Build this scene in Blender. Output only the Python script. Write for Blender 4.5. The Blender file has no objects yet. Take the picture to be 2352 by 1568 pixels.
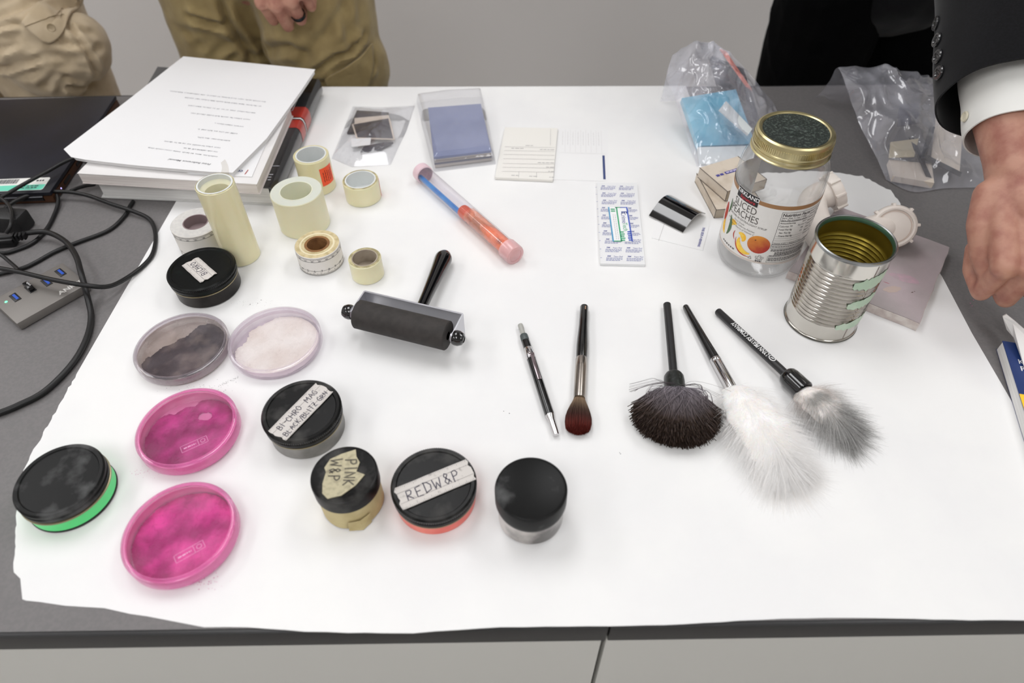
import bpy, bmesh, math, random
import numpy as np
from mathutils import Vector, Matrix, noise
from mathutils.bvhtree import BVHTree
from mathutils.geometry import tessellate_polygon

random.seed(7)
np.random.seed(7)
PI = math.pi
SC = bpy.context.scene
COL = SC.collection

# ------------------------------------------------------------------ camera, world, exposure
T = 0.75                       # table top height
CAM = Vector((0, 0, T + 0.54))
F_PX, PITCH, ROLL = 1568.0, math.radians(47.6), math.radians(-0.86)
cam_data = bpy.data.cameras.new('camera')
cam = bpy.data.objects.new('camera', cam_data)
COL.objects.link(cam)
CAM_ROT = Matrix.Rotation(PI / 2 - PITCH, 4, 'X') @ Matrix.Rotation(ROLL, 4, 'Z')
cam.matrix_world = Matrix.Translation(CAM) @ CAM_ROT
cam_data.sensor_width = 36.0
cam_data.lens = 36.0 * F_PX / 2352.0
cam_data.clip_start = 0.02
cam_data.dof.use_dof = True
cam_data.dof.focus_distance = 0.74
cam_data.dof.aperture_fstop = 4.0
SC.camera = cam

world = bpy.data.worlds.new('world')
SC.world = world
world.use_nodes = True
world.node_tree.nodes['Background'].inputs[0].default_value = (0.8, 0.8, 0.82, 1)
world.node_tree.nodes['Background'].inputs[1].default_value = 0.3

SC.view_settings.view_transform = 'Standard'
SC.view_settings.look = 'None'
SC.view_settings.gamma = 1.0
SC.view_settings.use_curve_mapping = False
SC.view_settings.exposure = 0.0
LIGHT_STRENGTH = 6.45           # of the ceiling light diffusers
SC.cycles.use_denoising = True
SC.cycles.use_light_tree = False
SC.cycles.max_bounces = 7
SC.cycles.diffuse_bounces = 4
SC.cycles.glossy_bounces = 4
SC.cycles.use_adaptive_sampling = True
SC.cycles.adaptive_threshold = 0.02
SC.cycles.transparent_max_bounces = 24
SC.cycles.sample_clamp_indirect = 6.0


# ------------------------------------------------------------------ helpers
def ray(px, py):
    d = Vector(((px - 1176) / F_PX, -(py - 784) / F_PX, -1.0))
    return (CAM_ROT.to_3x3() @ d)


def at(px, py, h=0.0):
    """Point of the place at height h above the table top seen at that pixel of the photograph."""
    d = ray(px, py)
    t = (h - 0.54) / d.z
    return CAM + d * t


def at_y(px, py, y):
    d = ray(px, py)
    return CAM + d * (y / d.y)


def lin(c):
    out = []
    for v in c[:3]:
        v = v / 255.0
        out.append(v / 12.92 if v <= 0.04045 else ((v + 0.055) / 1.055) ** 2.4)
    return tuple(out) + (1.0,)


MATS = {}


def mat(name, col=(200, 200, 200), rough=0.5, metal=0.0, col2=None, nscale=20.0, ndetail=4.0, lo=0.4, hi=0.6,
        bump=0.0, bscale=200.0, spec=0.5, trans=0.0, alpha=1.0, sheen=0.0, coat=0.0, stretch=None, sss=0.0, emit=0.0,
        rough2=None):
    if name in MATS:
        return MATS[name]
    m = bpy.data.materials.new(name)
    m.use_nodes = True
    nt = m.node_tree
    b = nt.nodes['Principled BSDF']
    b.inputs['Base Color'].default_value = lin(col)
    b.inputs['Roughness'].default_value = rough
    b.inputs['Metallic'].default_value = metal
    b.inputs['Specular IOR Level'].default_value = spec
    b.inputs['Transmission Weight'].default_value = trans
    b.inputs['Alpha'].default_value = alpha
    b.inputs['Sheen Weight'].default_value = sheen
    b.inputs['Coat Weight'].default_value = coat
    if sss:
        b.inputs['Subsurface Weight'].default_value = sss
        b.inputs['Subsurface Radius'].default_value = (0.01, 0.006, 0.004)
        b.inputs['Subsurface Scale'].default_value = 0.5
    if emit:
        b.inputs['Emission Color'].default_value = lin(col)
        b.inputs['Emission Strength'].default_value = emit
    tc = nt.nodes.new('ShaderNodeTexCoord')
    src = tc.outputs['Object']
    if stretch:
        mp = nt.nodes.new('ShaderNodeMapping')
        mp.inputs['Scale'].default_value = stretch
        nt.links.new(src, mp.inputs['Vector'])
        src = mp.outputs['Vector']
    if col2 is not None:
        n = nt.nodes.new('ShaderNodeTexNoise')
        n.inputs['Scale'].default_value = nscale
        n.inputs['Detail'].default_value = ndetail
        nt.links.new(src, n.inputs['Vector'])
        r = nt.nodes.new('ShaderNodeValToRGB')
        r.color_ramp.elements[0].position = lo
        r.color_ramp.elements[1].position = hi
        r.color_ramp.elements[0].color = lin(col)
        r.color_ramp.elements[1].color = lin(col2)
        nt.links.new(n.outputs['Fac'], r.inputs['Fac'])
        nt.links.new(r.outputs['Color'], b.inputs['Base Color'])
        if rough2 is not None:
            mr = nt.nodes.new('ShaderNodeMapRange')
            mr.inputs['From Min'].default_value = lo
            mr.inputs['From Max'].default_value = hi
            mr.inputs['To Min'].default_value = rough
            mr.inputs['To Max'].default_value = rough2
            nt.links.new(n.outputs['Fac'], mr.inputs['Value'])
            nt.links.new(mr.outputs['Result'], b.inputs['Roughness'])
    if bump:
        n2 = nt.nodes.new('ShaderNodeTexNoise')
        n2.inputs['Scale'].default_value = bscale
        n2.inputs['Detail'].default_value = 5
        nt.links.new(src, n2.inputs['Vector'])
        bp = nt.nodes.new('ShaderNodeBump')
        bp.inputs['Strength'].default_value = bump
        bp.inputs['Distance'].default_value = 0.002
        nt.links.new(n2.outputs['Fac'], bp.inputs['Height'])
        nt.links.new(bp.outputs['Normal'], b.inputs['Normal'])
    MATS[name] = m
    return m


def film(name, tint=(250, 250, 252), haze=(235, 236, 245), haze_amt=0.12, gloss=0.1, rough=0.12, bump=0.0, bscale=60.0,
         blotch=None, blotch_scale=30.0, blo=0.4, bhi=0.65):
    """Thin clear plastic: see-through, with a glossy skin and a little milky haze."""
    if name in MATS:
        return MATS[name]
    m = bpy.data.materials.new(name)
    m.use_nodes = True
    nt = m.node_tree
    nt.nodes.remove(nt.nodes['Principled BSDF'])
    out = nt.nodes['Material Output']
    tr = nt.nodes.new('ShaderNodeBsdfTransparent')
    tr.inputs['Color'].default_value = lin(tint)
    df = nt.nodes.new('ShaderNodeBsdfDiffuse')
    df.inputs['Color'].default_value = lin(haze)
    gl = nt.nodes.new('ShaderNodeBsdfGlossy')
    gl.inputs['Roughness'].default_value = rough
    lw0 = nt.nodes.new('ShaderNodeLayerWeight')
    lw0.inputs['Blend'].default_value = 0.5
    lw = nt.nodes.new('ShaderNodeMath')
    lw.operation = 'POWER'
    lw.inputs[1].default_value = 3.5
    nt.links.new(lw0.outputs['Facing'], lw.inputs[0])
    m1 = nt.nodes.new('ShaderNodeMixShader')
    m2 = nt.nodes.new('ShaderNodeMixShader')
    nt.links.new(tr.outputs[0], m1.inputs[1])
    nt.links.new(df.outputs[0], m1.inputs[2])
    m1.inputs[0].default_value = haze_amt
    add = nt.nodes.new('ShaderNodeMath')
    add.operation = 'MULTIPLY_ADD'
    add.inputs[1].default_value = 0.7
    add.inputs[2].default_value = 0.03 + gloss * 0.2
    nt.links.new(lw.outputs[0], add.inputs[0])
    nt.links.new(add.outputs[0], m2.inputs[0])
    nt.links.new(m1.outputs[0], m2.inputs[1])
    nt.links.new(gl.outputs[0], m2.inputs[2])
    nt.links.new(m2.outputs[0], out.inputs['Surface'])
    tc = nt.nodes.new('ShaderNodeTexCoord')
    if blotch is not None:
        n = nt.nodes.new('ShaderNodeTexNoise')
        n.inputs['Scale'].default_value = blotch_scale
        n.inputs['Detail'].default_value = 6
        nt.links.new(tc.outputs['Object'], n.inputs['Vector'])
        mr = nt.nodes.new('ShaderNodeMapRange')
        mr.inputs['From Min'].default_value = blo
        mr.inputs['From Max'].default_value = bhi
        mr.inputs['To Min'].default_value = haze_amt
        mr.inputs['To Max'].default_value = blotch
        nt.links.new(n.outputs['Fac'], mr.inputs['Value'])
        nt.links.new(mr.outputs['Result'], m1.inputs[0])
    if bump:
        n2 = nt.nodes.new('ShaderNodeTexNoise')
        n2.inputs['Scale'].default_value = bscale
        n2.inputs['Detail'].default_value = 3
        nt.links.new(tc.outputs['Object'], n2.inputs['Vector'])
        bp = nt.nodes.new('ShaderNodeBump')
        bp.inputs['Strength'].default_value = bump
        bp.inputs['Distance'].default_value = 0.004
        nt.links.new(n2.outputs['Fac'], bp.inputs['Height'])
        nt.links.new(bp.outputs['Normal'], gl.inputs['Normal'])
        nt.links.new(bp.outputs['Normal'], df.inputs['Normal'])
        nt.links.new(bp.outputs['Normal'], lw0.inputs['Normal'])
    MATS[name] = m
    return m


def attr_mat(name, rough=0.6, transl=0.0):
    """Colour read from the strands themselves (root to tip)."""
    if name in MATS:
        return MATS[name]
    m = bpy.data.materials.new(name)
    m.use_nodes = True
    nt = m.node_tree
    b = nt.nodes['Principled BSDF']
    b.inputs['Roughness'].default_value = rough
    b.inputs['Specular IOR Level'].default_value = 0.25
    a = nt.nodes.new('ShaderNodeAttribute')
    a.attribute_name = 'strand_colour'
    nt.links.new(a.outputs['Color'], b.inputs['Base Color'])
    if transl:
        t = nt.nodes.new('ShaderNodeBsdfTranslucent')
        nt.links.new(a.outputs['Color'], t.inputs['Color'])
        mx = nt.nodes.new('ShaderNodeMixShader')
        mx.inputs[0].default_value = transl
        nt.links.new(b.outputs[0], mx.inputs[1])
        nt.links.new(t.outputs[0], mx.inputs[2])
        tp = nt.nodes.new('ShaderNodeBsdfTransparent')      # down is finer than its barbs: partly see-through
        m2 = nt.nodes.new('ShaderNodeMixShader')
        m2.inputs[0].default_value = 0.3
        nt.links.new(mx.outputs[0], m2.inputs[1])
        nt.links.new(tp.outputs[0], m2.inputs[2])
        nt.links.new(m2.outputs[0], nt.nodes['Material Output'].inputs['Surface'])
    MATS[name] = m
    return m


class MB:
    def __init__(s):
        s.v, s.f, s.m = [], [], []

    def add(s, vs, fs, mi=0):
        o = len(s.v)
        s.v += [tuple(p) for p in vs]
        s.f += [tuple(i + o for i in f) for f in fs]
        s.m += [mi] * len(fs)
        return s

    def box(s, c, size, rot=None, mi=0, bev=0.0):
        hx, hy, hz = [k / 2 for k in size]
        if bev <= 0:
            vs = [Vector((x, y, z)) for z in (-hz, hz) for y in (-hy, hy) for x in (-hx, hx)]
            fs = [(0, 2, 3, 1), (4, 5, 7, 6), (0, 1, 5, 4), (2, 6, 7, 3), (0, 4, 6, 2), (1, 3, 7, 5)]
        else:
            bm = bmesh.new()
            bmesh.ops.create_cube(bm, size=1.0)
            for v in bm.verts:
                v.co = Vector((v.co.x * size[0], v.co.y * size[1], v.co.z * size[2]))
            bmesh.ops.bevel(bm, geom=bm.edges[:], offset=bev, segments=2, affect='EDGES', profile=0.6)
            bm.verts.index_update()
            vs = [v.co.copy() for v in bm.verts]
            fs = [tuple(v.index for v in f.verts) for f in bm.faces]
            bm.free()
        if rot is not None:
            vs = [rot @ p for p in vs]
        c = Vector(c)
        return s.add([p + c for p in vs], fs, mi)

    def lathe(s, prof, n=48, mi=0, xf=None, cap0=False, cap1=False, jit=None):
        vs, fs = [], []
        k = len(prof)
        for i in range(n):
            a = 2 * PI * i / n
            ca, sa = math.cos(a), math.sin(a)
            for j, (r, z) in enumerate(prof):
                if jit:
                    r = r + jit(a, j)
                vs.append(Vector((r * ca, r * sa, z)))
        for i in range(n):
            i2 = (i + 1) % n
            for j in range(k - 1):
                fs.append((i * k + j, i2 * k + j, i2 * k + j + 1, i * k + j + 1))
        if cap0:
            fs.append(tuple(i * k for i in range(n))[::-1])
        if cap1:
            fs.append(tuple(i * k + k - 1 for i in range(n)))
        if xf is not None:
            vs = [xf @ p for p in vs]
        return s.add(vs, fs, mi)

    def tube(s, pts, r, n=10, mi=0, caps=True, flat=1.0):
        pts = [Vector(p) for p in pts]
        k = len(pts)
        rr = r if isinstance(r, (list, tuple)) else [r] * k
        vs, fs = [], []
        up = None
        for i in range(k):
            t = (pts[min(i + 1, k - 1)] - pts[max(i - 1, 0)])
            if t.length < 1e-9:
                t = Vector((0, 0, 1))
            t.normalize()
            if up is None:
                up = Vector((0, 0, 1)) if abs(t.z) < 0.9 else Vector((0, 1, 0))
            sd = t.cross(up)
            if sd.length < 1e-6:
                sd = t.cross(Vector((1, 0, 0)))
            sd.normalize()
            up = sd.cross(t).normalized()
            for j in range(n):
                a = 2 * PI * j / n
                vs.append(pts[i] + sd * math.cos(a) * rr[i] + up * math.sin(a) * rr[i] * flat)
        for i in range(k - 1):
            for j in range(n):
                j2 = (j + 1) % n
                fs.append((i * n + j, i * n + j2, (i + 1) * n + j2, (i + 1) * n + j))
        if caps:
            fs.append(tuple(range(n))[::-1])
            fs.append(tuple((k - 1) * n + j for j in range(n)))
        return s.add(vs, fs, mi)

    def prism(s, poly, z0, z1, mi=0, xf=None, top=None):
        """poly: 2D outline; flat-capped prism (top may be a function of x, y)."""
        n = len(poly)
        lo = [Vector((p[0], p[1], z0)) for p in poly]
        hi = [Vector((p[0], p[1], z1 if top is None else top(p[0], p[1]))) for p in poly]
        tris = tessellate_polygon([[Vector((p[0], p[1], 0)) for p in poly]])
        area = sum(poly[i][0] * poly[(i + 1) % n][1] - poly[(i + 1) % n][0] * poly[i][1] for i in range(n))
        fs = []
        for t in tris:
            a, b, c = t
            cr = (poly[b][0] - poly[a][0]) * (poly[c][1] - poly[a][1]) - (poly[b][1] - poly[a][1]) * (poly[c][0] - poly[a][0])
            if cr < 0:
                a, b, c = a, c, b
            fs.append((a + n, b + n, c + n))
            fs.append((a, c, b))
        for i in range(n):
            j = (i + 1) % n
            fs.append((i, j, j + n, i + n) if area > 0 else (j, i, i + n, j + n))
        vs = lo + hi
        if xf is not None:
            vs = [xf @ p for p in vs]
        return s.add(vs, fs, mi)

    def build(s, name, mats, parent=None, smooth=True, angle=35, loc=None):
        me = bpy.data.meshes.new(name)
        me.from_pydata(s.v, [], s.f)
        return finish(name, me, mats, parent, smooth, angle, s.m, loc)


def finish(name, me, mats, parent=None, smooth=True, angle=35, mi=None, loc=None):
    mats = mats if isinstance(mats, (list, tuple)) else [mats]
    for m in mats:
        me.materials.append(m)
    if mi is not None and len(mats) > 1:
        me.polygons.foreach_set('material_index', mi)
    if smooth:
        me.polygons.foreach_set('use_smooth', [True] * len(me.polygons))
        me.set_sharp_from_angle(angle=math.radians(angle))
    me.update()
    o = bpy.data.objects.new(name, me)
    COL.objects.link(o)
    if parent is not None:
        o.parent = parent
    if loc is not None:
        o.location = loc
    return o


def tag(o, label=None, cat=None, group=None, kind=None):
    if label:
        o['label'] = label
    if cat:
        o['category'] = cat
    if group:
        o['group'] = group
    if kind:
        o['kind'] = kind
    return o


def thing(name, label, cat, loc=(0, 0, 0), rotz=0.0, group=None):
    o = bpy.data.objects.new(name, None)
    o.empty_display_size = 0.02
    COL.objects.link(o)
    o.location = loc
    o.rotation_euler = (0, 0, rotz)
    return tag(o, label, cat, group)


# text -------------------------------------------------------------
_TXT = {}


def text_geo(body, size=1.0, weight=0.0, shear=0.0, spacing=1.0, align='CENTER'):
    key = (body, weight, shear, spacing, align)
    if key not in _TXT:
        c = bpy.data.curves.new('lettering_source', 'FONT')
        c.body = body
        c.size = 1.0
        c.offset = weight
        c.shear = shear
        c.space_character = spacing
        c.align_x = align
        c.resolution_u = 3
        o = bpy.data.objects.new('lettering_source', c)
        COL.objects.link(o)
        dg = bpy.context.evaluated_depsgraph_get()
        me = bpy.data.meshes.new_from_object(o.evaluated_get(dg))
        vs = [(v.co.x, v.co.y) for v in me.vertices]
        fs = [tuple(p.vertices) for p in me.polygons]
        bpy.data.objects.remove(o)
        bpy.data.curves.remove(c)
        bpy.data.meshes.remove(me)
        _TXT[key] = (vs, fs)
    vs, fs = _TXT[key]
    return [(x * size, y * size) for x, y in vs], fs


STROKES = {
    'A': [[(0, 0), (.3, 1), (.6, 0)], [(.12, .38), (.5, .42)]],
    'B': [[(0, 0), (.03, 1), (.35, .98), (.5, .8), (.35, .55), (.05, .5)], [(.3, .53), (.56, .35), (.5, .1), (.25, 0), (0, .03)]],
    'C': [[(.55, .85), (.3, 1), (.05, .7), (.02, .3), (.25, 0), (.55, .12)]],
    'D': [[(.05, 0), (.05, 1)], [(-.02, .98), (.35, .95), (.58, .6), (.5, .2), (.0, .0)]],
    'E': [[(.5, 1), (.05, .97), (.02, .03), (.52, 0)], [(.05, .52), (.42, .54)]],
    'G': [[(.55, .85), (.3, 1), (.04, .7), (.03, .3), (.25, 0), (.52, .1), (.55, .42), (.3, .44)]],
    'H': [[(.03, 1), (0, 0)], [(.52, 1), (.5, 0)], [(.02, .5), (.5, .52)]],
    'I': [[(.1, 1), (.12, 0)]],
    'K': [[(.03, 1), (0, 0)], [(.5, 1), (.05, .45), (.52, 0)]],
    'L': [[(.05, 1), (.02, .02), (.48, 0)]],
    'M': [[(0, 0), (.06, 1), (.33, .35), (.6, 1), (.66, 0)]],
    'N': [[(0, 0), (.04, 1), (.5, .02), (.54, 1)]],
    'O': [[(.3, 1), (.05, .75), (.03, .3), (.28, 0), (.52, .25), (.55, .7), (.3, 1), (.2, .9)]],
    'P': [[(.05, -.05), (.07, 1), (.4, .98), (.5, .75), (.36, .52), (.08, .5)]],
    'R': [[(.02, 0), (.05, 1), (.4, .97), (.5, .75), (.36, .53), (.06, .5), (.52, 0)]],
    'S': [[(.5, .9), (.25, 1), (.05, .78), (.25, .52), (.48, .28), (.28, 0), (.02, .1)]],
    'T': [[(0, 1), (.56, .98)], [(.28, .98), (.26, 0)]],
    'W': [[(0, 1), (.14, 0), (.33, .7), (.5, 0), (.66, 1)]],
    'Z': [[(.02, .97), (.5, 1), (.04, .03), (.54, 0)], [(.12, .5), (.42, .5)]],
    '&': [[(.5, .05), (.12, .75), (.25, .98), (.4, .78), (.08, .3), (.22, 0), (.5, .35)]],
    '/': [[(0, -.1), (.4, 1.05)]],
    '-': [[(.05, .5), (.4, .52)]],
    ' ': [],
}


def stroke_text(body, size, width, jitter=0.03, rng=None):
    """Handwriting as pen ribbons: returns 2D verts, faces (centred)."""
    rng = rng or random.Random(len(body) * 13 + 5)
    x = 0.0
    V, Fc = [], []
    for ch in body:
        strokes = STROKES.get(ch, [])
        wid = 0.62 if ch not in 'I-/ ' else 0.38
        if ch in 'MW':
            wid = 0.78
        dy = rng.uniform(-.06, .06)
        sc = rng.uniform(.92, 1.08)
        for st in strokes:
            pts = [Vector((x + (p[0] + rng.uniform(-jitter, jitter)) * sc, (p[1] * sc + dy + rng.uniform(-jitter, jitter)))) for p in st]
            fine = []
            for i in range(len(pts) - 1):
                for k in range(3):
                    fine.append(pts[i].lerp(pts[i + 1], k / 3))
            fine.append(pts[-1])
            b = len(V)
            for i, p in enumerate(fine):
                d = fine[min(i + 1, len(fine) - 1)] - fine[max(i - 1, 0)]
                d.normalize()
                nn = Vector((-d.y, d.x)) * width / size / 2
                V.append(p + nn)
                V.append(p - nn)
            for i in range(len(fine) - 1):
                Fc.append((b + 2 * i, b + 2 * i + 1, b + 2 * i + 3, b + 2 * i + 2))
        x += wid + 0.14
    cx = (x - 0.14) / 2
    return [((p.x - cx) * size, (p.y - .5) * size) for p in V], Fc


def flat_map(o, u, v):
    o, u, v = Vector(o), Vector(u), Vector(v)
    return lambda x, y: o + u * x + v * y


def cyl_map(R, phi0, z0):
    return lambda x, y: Vector((R * math.cos(phi0 + x / R), R * math.sin(phi0 + x / R), z0 + y))


def print_geo(mb, geo, fmap, mi=0):
    vs, fs = geo
    mb.add([fmap(x, y) for x, y in vs], fs, mi)
    return mb


def shift(geo, dx, dy):
    return [(x + dx, y + dy) for x, y in geo[0]], geo[1]


def rect_geo(x0, y0, x1, y1, nx=1):
    vs, fs = [], []
    for i in range(nx + 1):
        x = x0 + (x1 - x0) * i / nx
        vs += [(x, y0), (x, y1)]
    for i in range(nx):
        fs.append((2 * i, 2 * i + 2, 2 * i + 3, 2 * i + 1))
    return vs, fs


def frame_geo(x0, y0, x1, y1, w, nx=12):
    vs, fs = [], []
    for g in (rect_geo(x0, y0, x1, y0 + w, nx), rect_geo(x0, y1 - w, x1, y1, nx), rect_geo(x0, y0, x0 + w, y1), rect_geo(x1 - w, y0, x1, y1)):
        o = len(vs)
        vs += g[0]
        fs += [tuple(i + o for i in f) for f in g[1]]
    return vs, fs


def dash_geo(x0, x1, y, hgt, rng, wmin=.003, wmax=.009, gap=.0012):
    """A line of print too small to read: word-length dashes."""
    vs, fs = [], []
    x = x0
    while x < x1 - wmin * .5:
        w = min(rng.uniform(wmin, wmax), x1 - x)
        o = len(vs)
        vs += [(x, y), (x + w, y), (x + w, y + hgt), (x, y + hgt)]
        fs.append((o, o + 1, o + 2, o + 3))
        x += w + gap
    return vs, fs


def ell_geo(cx, cy, rx, ry, n=28, rings=4, a0=0.0):
    vs = [(cx, cy)]
    fs = []
    ca, sa = math.cos(a0), math.sin(a0)
    for k in range(1, rings + 1):
        for i in range(n):
            a = 2 * PI * i / n
            x, y = rx * k / rings * math.cos(a), ry * k / rings * math.sin(a)
            vs.append((cx + x * ca - y * sa, cy + x * sa + y * ca))
    for i in range(n):
        fs.append((0, 1 + i, 1 + (i + 1) % n))
    for k in range(rings - 1):
        b0, b1 = 1 + k * n, 1 + (k + 1) * n
        for i in range(n):
            j = (i + 1) % n
            fs.append((b0 + i, b1 + i, b1 + j, b0 + j))
    return vs, fs


def slice_geo(cx, cy, rad, wid, a0, a1, n=14):
    """Crescent (a peach slice, a leaf)."""
    vs, fs = [], []
    for i in range(n + 1):
        t = i / n
        a = a0 + (a1 - a0) * t
        w = wid * math.sin(PI * (0.06 + 0.88 * t))
        vs += [(cx + (rad - w / 2) * math.cos(a), cy + (rad - w / 2) * math.sin(a)), (cx + (rad + w / 2) * math.cos(a), cy + (rad + w / 2) * math.sin(a))]
    for i in range(n):
        fs.append((2 * i, 2 * i + 2, 2 * i + 3, 2 * i + 1))
    return vs, fs


def union_mesh(mb, voxel, smooth_it=4, fac=0.5):
    """One continuous skin over overlapping shapes."""
    me = bpy.data.meshes.new('union_source')
    me.from_pydata(mb.v, [], mb.f)
    bm = bmesh.new()
    bm.from_mesh(me)
    bmesh.ops.recalc_face_normals(bm, faces=bm.faces[:])
    bm.to_mesh(me)
    bm.free()
    o = bpy.data.objects.new('union_source', me)
    COL.objects.link(o)
    r = o.modifiers.new('r', 'REMESH')
    r.mode = 'VOXEL'
    r.voxel_size = voxel
    if smooth_it:
        s = o.modifiers.new('s', 'SMOOTH')
        s.iterations = smooth_it
        s.factor = fac
    dg = bpy.context.evaluated_depsgraph_get()
    out = bpy.data.meshes.new_from_object(o.evaluated_get(dg))
    bpy.data.objects.remove(o)
    bpy.data.meshes.remove(me)
    return out


def displace(me, fn):
    n = len(me.vertices)
    co = np.empty(n * 3)
    me.vertices.foreach_get('co', co)
    no = np.empty(n * 3)
    me.vertex_normals.foreach_get('vector', no)
    co, no = co.reshape(-1, 3), no.reshape(-1, 3)
    d = fn(co, no)
    if d.ndim == 1:
        co = co + no * d[:, None]
    else:
        co = co + d
    me.vertices.foreach_set('co', co.ravel())
    me.update()


def vnoise(co, scale, seed=0.0):
    return np.array([noise.noise(Vector((p[0] * scale + seed, p[1] * scale - seed, p[2] * scale + 2 * seed))) for p in co])


def ribbons(name, paths, rad, cols, m, parent, up):
    """Flat barbs lying open to the light: paths (N,K,3) in the parent's frame, up = its vertical."""
    N, K, _ = paths.shape
    tg = np.gradient(paths, axis=1)
    tg /= np.linalg.norm(tg, axis=2, keepdims=True) + 1e-12
    sd = np.cross(tg, np.broadcast_to(np.array(up), tg.shape))
    sd /= np.linalg.norm(sd, axis=2, keepdims=True) + 1e-9
    rad = np.broadcast_to(rad, (N, K))
    V = np.stack([paths - sd * rad[..., None], paths + sd * rad[..., None]], axis=2)
    base = ((np.arange(N)[:, None] * K + np.arange(K - 1)[None, :]) * 2)
    Fq = np.stack([base, base + 1, base + 3, base + 2], axis=-1).reshape(-1, 4)
    return strand_mesh(name, V, Fq, cols, 2, m, parent)


def strands(name, paths, rad, cols, m, parent):
    """paths (N,K,3), rad (K,), cols (N,K,3): thin three-sided hairs as one mesh."""
    N, K, _ = paths.shape
    tg = np.gradient(paths, axis=1)
    tg /= np.linalg.norm(tg, axis=2, keepdims=True) + 1e-12
    ref = np.random.normal(size=(N, 1, 3))
    a = np.cross(tg, ref)
    a /= np.linalg.norm(a, axis=2, keepdims=True) + 1e-12
    b = np.cross(tg, a)
    rad = np.broadcast_to(rad, (N, K))
    V = np.stack([paths + (a * math.cos(t) + b * math.sin(t)) * rad[..., None] for t in (0, 2.0944, 4.1888)], axis=2)
    base = (np.arange(N)[:, None, None] * K + np.arange(K - 1)[None, :, None]) * 3
    j = np.arange(3)[None, None, :]
    j2 = (j + 1) % 3
    Fq = np.stack([base + j, base + j2, base + 3 + j2, base + 3 + j], axis=-1).reshape(-1, 4)
    return strand_mesh(name, V, Fq, cols, 3, m, parent)


def strand_mesh(name, V, Fq, cols, sides, m, parent):
    N, K = V.shape[:2]
    me = bpy.data.meshes.new(name)
    nv, nf = N * K * sides, len(Fq)
    me.vertices.add(nv)
    me.vertices.foreach_set('co', V.reshape(-1).astype(np.float32))
    me.loops.add(nf * 4)
    me.loops.foreach_set('vertex_index', Fq.reshape(-1).astype(np.int32))
    me.polygons.add(nf)
    me.polygons.foreach_set('loop_start', np.arange(0, nf * 4, 4, dtype=np.int32))
    me.update(calc_edges=True)
    at_ = me.color_attributes.new('strand_colour', 'FLOAT_COLOR', 'POINT')
    C = np.ones((N, K, sides, 4), dtype=np.float32)
    C[..., :3] = cols[:, :, None, :]
    at_.data.foreach_set('color', C.reshape(-1))
    me.polygons.foreach_set('use_smooth', [True] * nf)
    me.materials.append(m)
    o = bpy.data.objects.new(name, me)
    COL.objects.link(o)
    o.parent = parent
    return o


def axis_frame(a, b):
    """Matrix whose local Z runs from a to b (origin a); X stays level."""
    a, b = Vector(a), Vector(b)
    z = (b - a).normalized()
    x = Vector((0, 0, 1)).cross(z)
    if x.length < 1e-6:
        x = Vector((1, 0, 0))
    x.normalize()
    y = z.cross(x)
    return Matrix(((x.x, y.x, z.x, a.x), (x.y, y.y, z.y, a.y), (x.z, y.z, z.z, a.z), (0, 0, 0, 1)))


def rod_thing(name, label, cat, a, b, group=None):
    o = thing(name, label, cat, a, 0, group)
    o.matrix_world = axis_frame(a, b)
    return o


def smooth_path(pts, per=8):
    pts = [Vector(p) for p in pts]
    out = []
    for i in range(len(pts) - 1):
        p0, p1, p2, p3 = pts[max(i - 1, 0)], pts[i], pts[i + 1], pts[min(i + 2, len(pts) - 1)]
        for k in range(per):
            t = k / per
            out.append(0.5 * (2 * p1 + (p2 - p0) * t + (2 * p0 - 5 * p1 + 4 * p2 - p3) * t * t + (3 * p1 - p0 - 3 * p2 + p3) * t ** 3))
    out.append(pts[-1])
    return out


PAPER_Z = T + 0.0006
INK = mat('ink', (40, 38, 50), 0.6)

# ------------------------------------------------------------------ the room
wall_m = mat('wall_paint', (222, 219, 217), 0.75, bump=0.05, bscale=300)
floor_m = mat('floor_vinyl', (176, 173, 169), 0.5, col2=(184, 181, 177), nscale=6)
ceil_m = mat('ceiling_tile_white', (228, 228, 226), 0.9)
RX0, RX1, RY0, RY1, RZ = -2.6, 2.6, -2.4, 2.15, 2.6


def struct(name, c, size, m):
    return tag(MB().box(c, size).build(name, m, smooth=False), kind='structure')


struct('floor', ((RX0 + RX1) / 2, (RY0 + RY1) / 2, -0.05), (RX1 - RX0 + .2, RY1 - RY0 + .2, 0.1), floor_m)
struct('ceiling', ((RX0 + RX1) / 2, (RY0 + RY1) / 2, RZ + 0.05), (RX1 - RX0 + .2, RY1 - RY0 + .2, 0.1), ceil_m)
struct('wall_back', ((RX0 + RX1) / 2, RY1 + 0.05, RZ / 2), (RX1 - RX0 + .2, 0.1, RZ), wall_m)
struct('wall_front', ((RX0 + RX1) / 2, RY0 - 0.05, RZ / 2), (RX1 - RX0 + .2, 0.1, RZ), wall_m)
struct('wall_left', (RX0 - 0.05, (RY0 + RY1) / 2, RZ / 2), (0.1, RY1 - RY0, RZ), wall_m)
struct('wall_right', (RX1 + 0.05, (RY0 + RY1) / 2, RZ / 2), (0.1, RY1 - RY0, RZ), wall_m)

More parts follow.
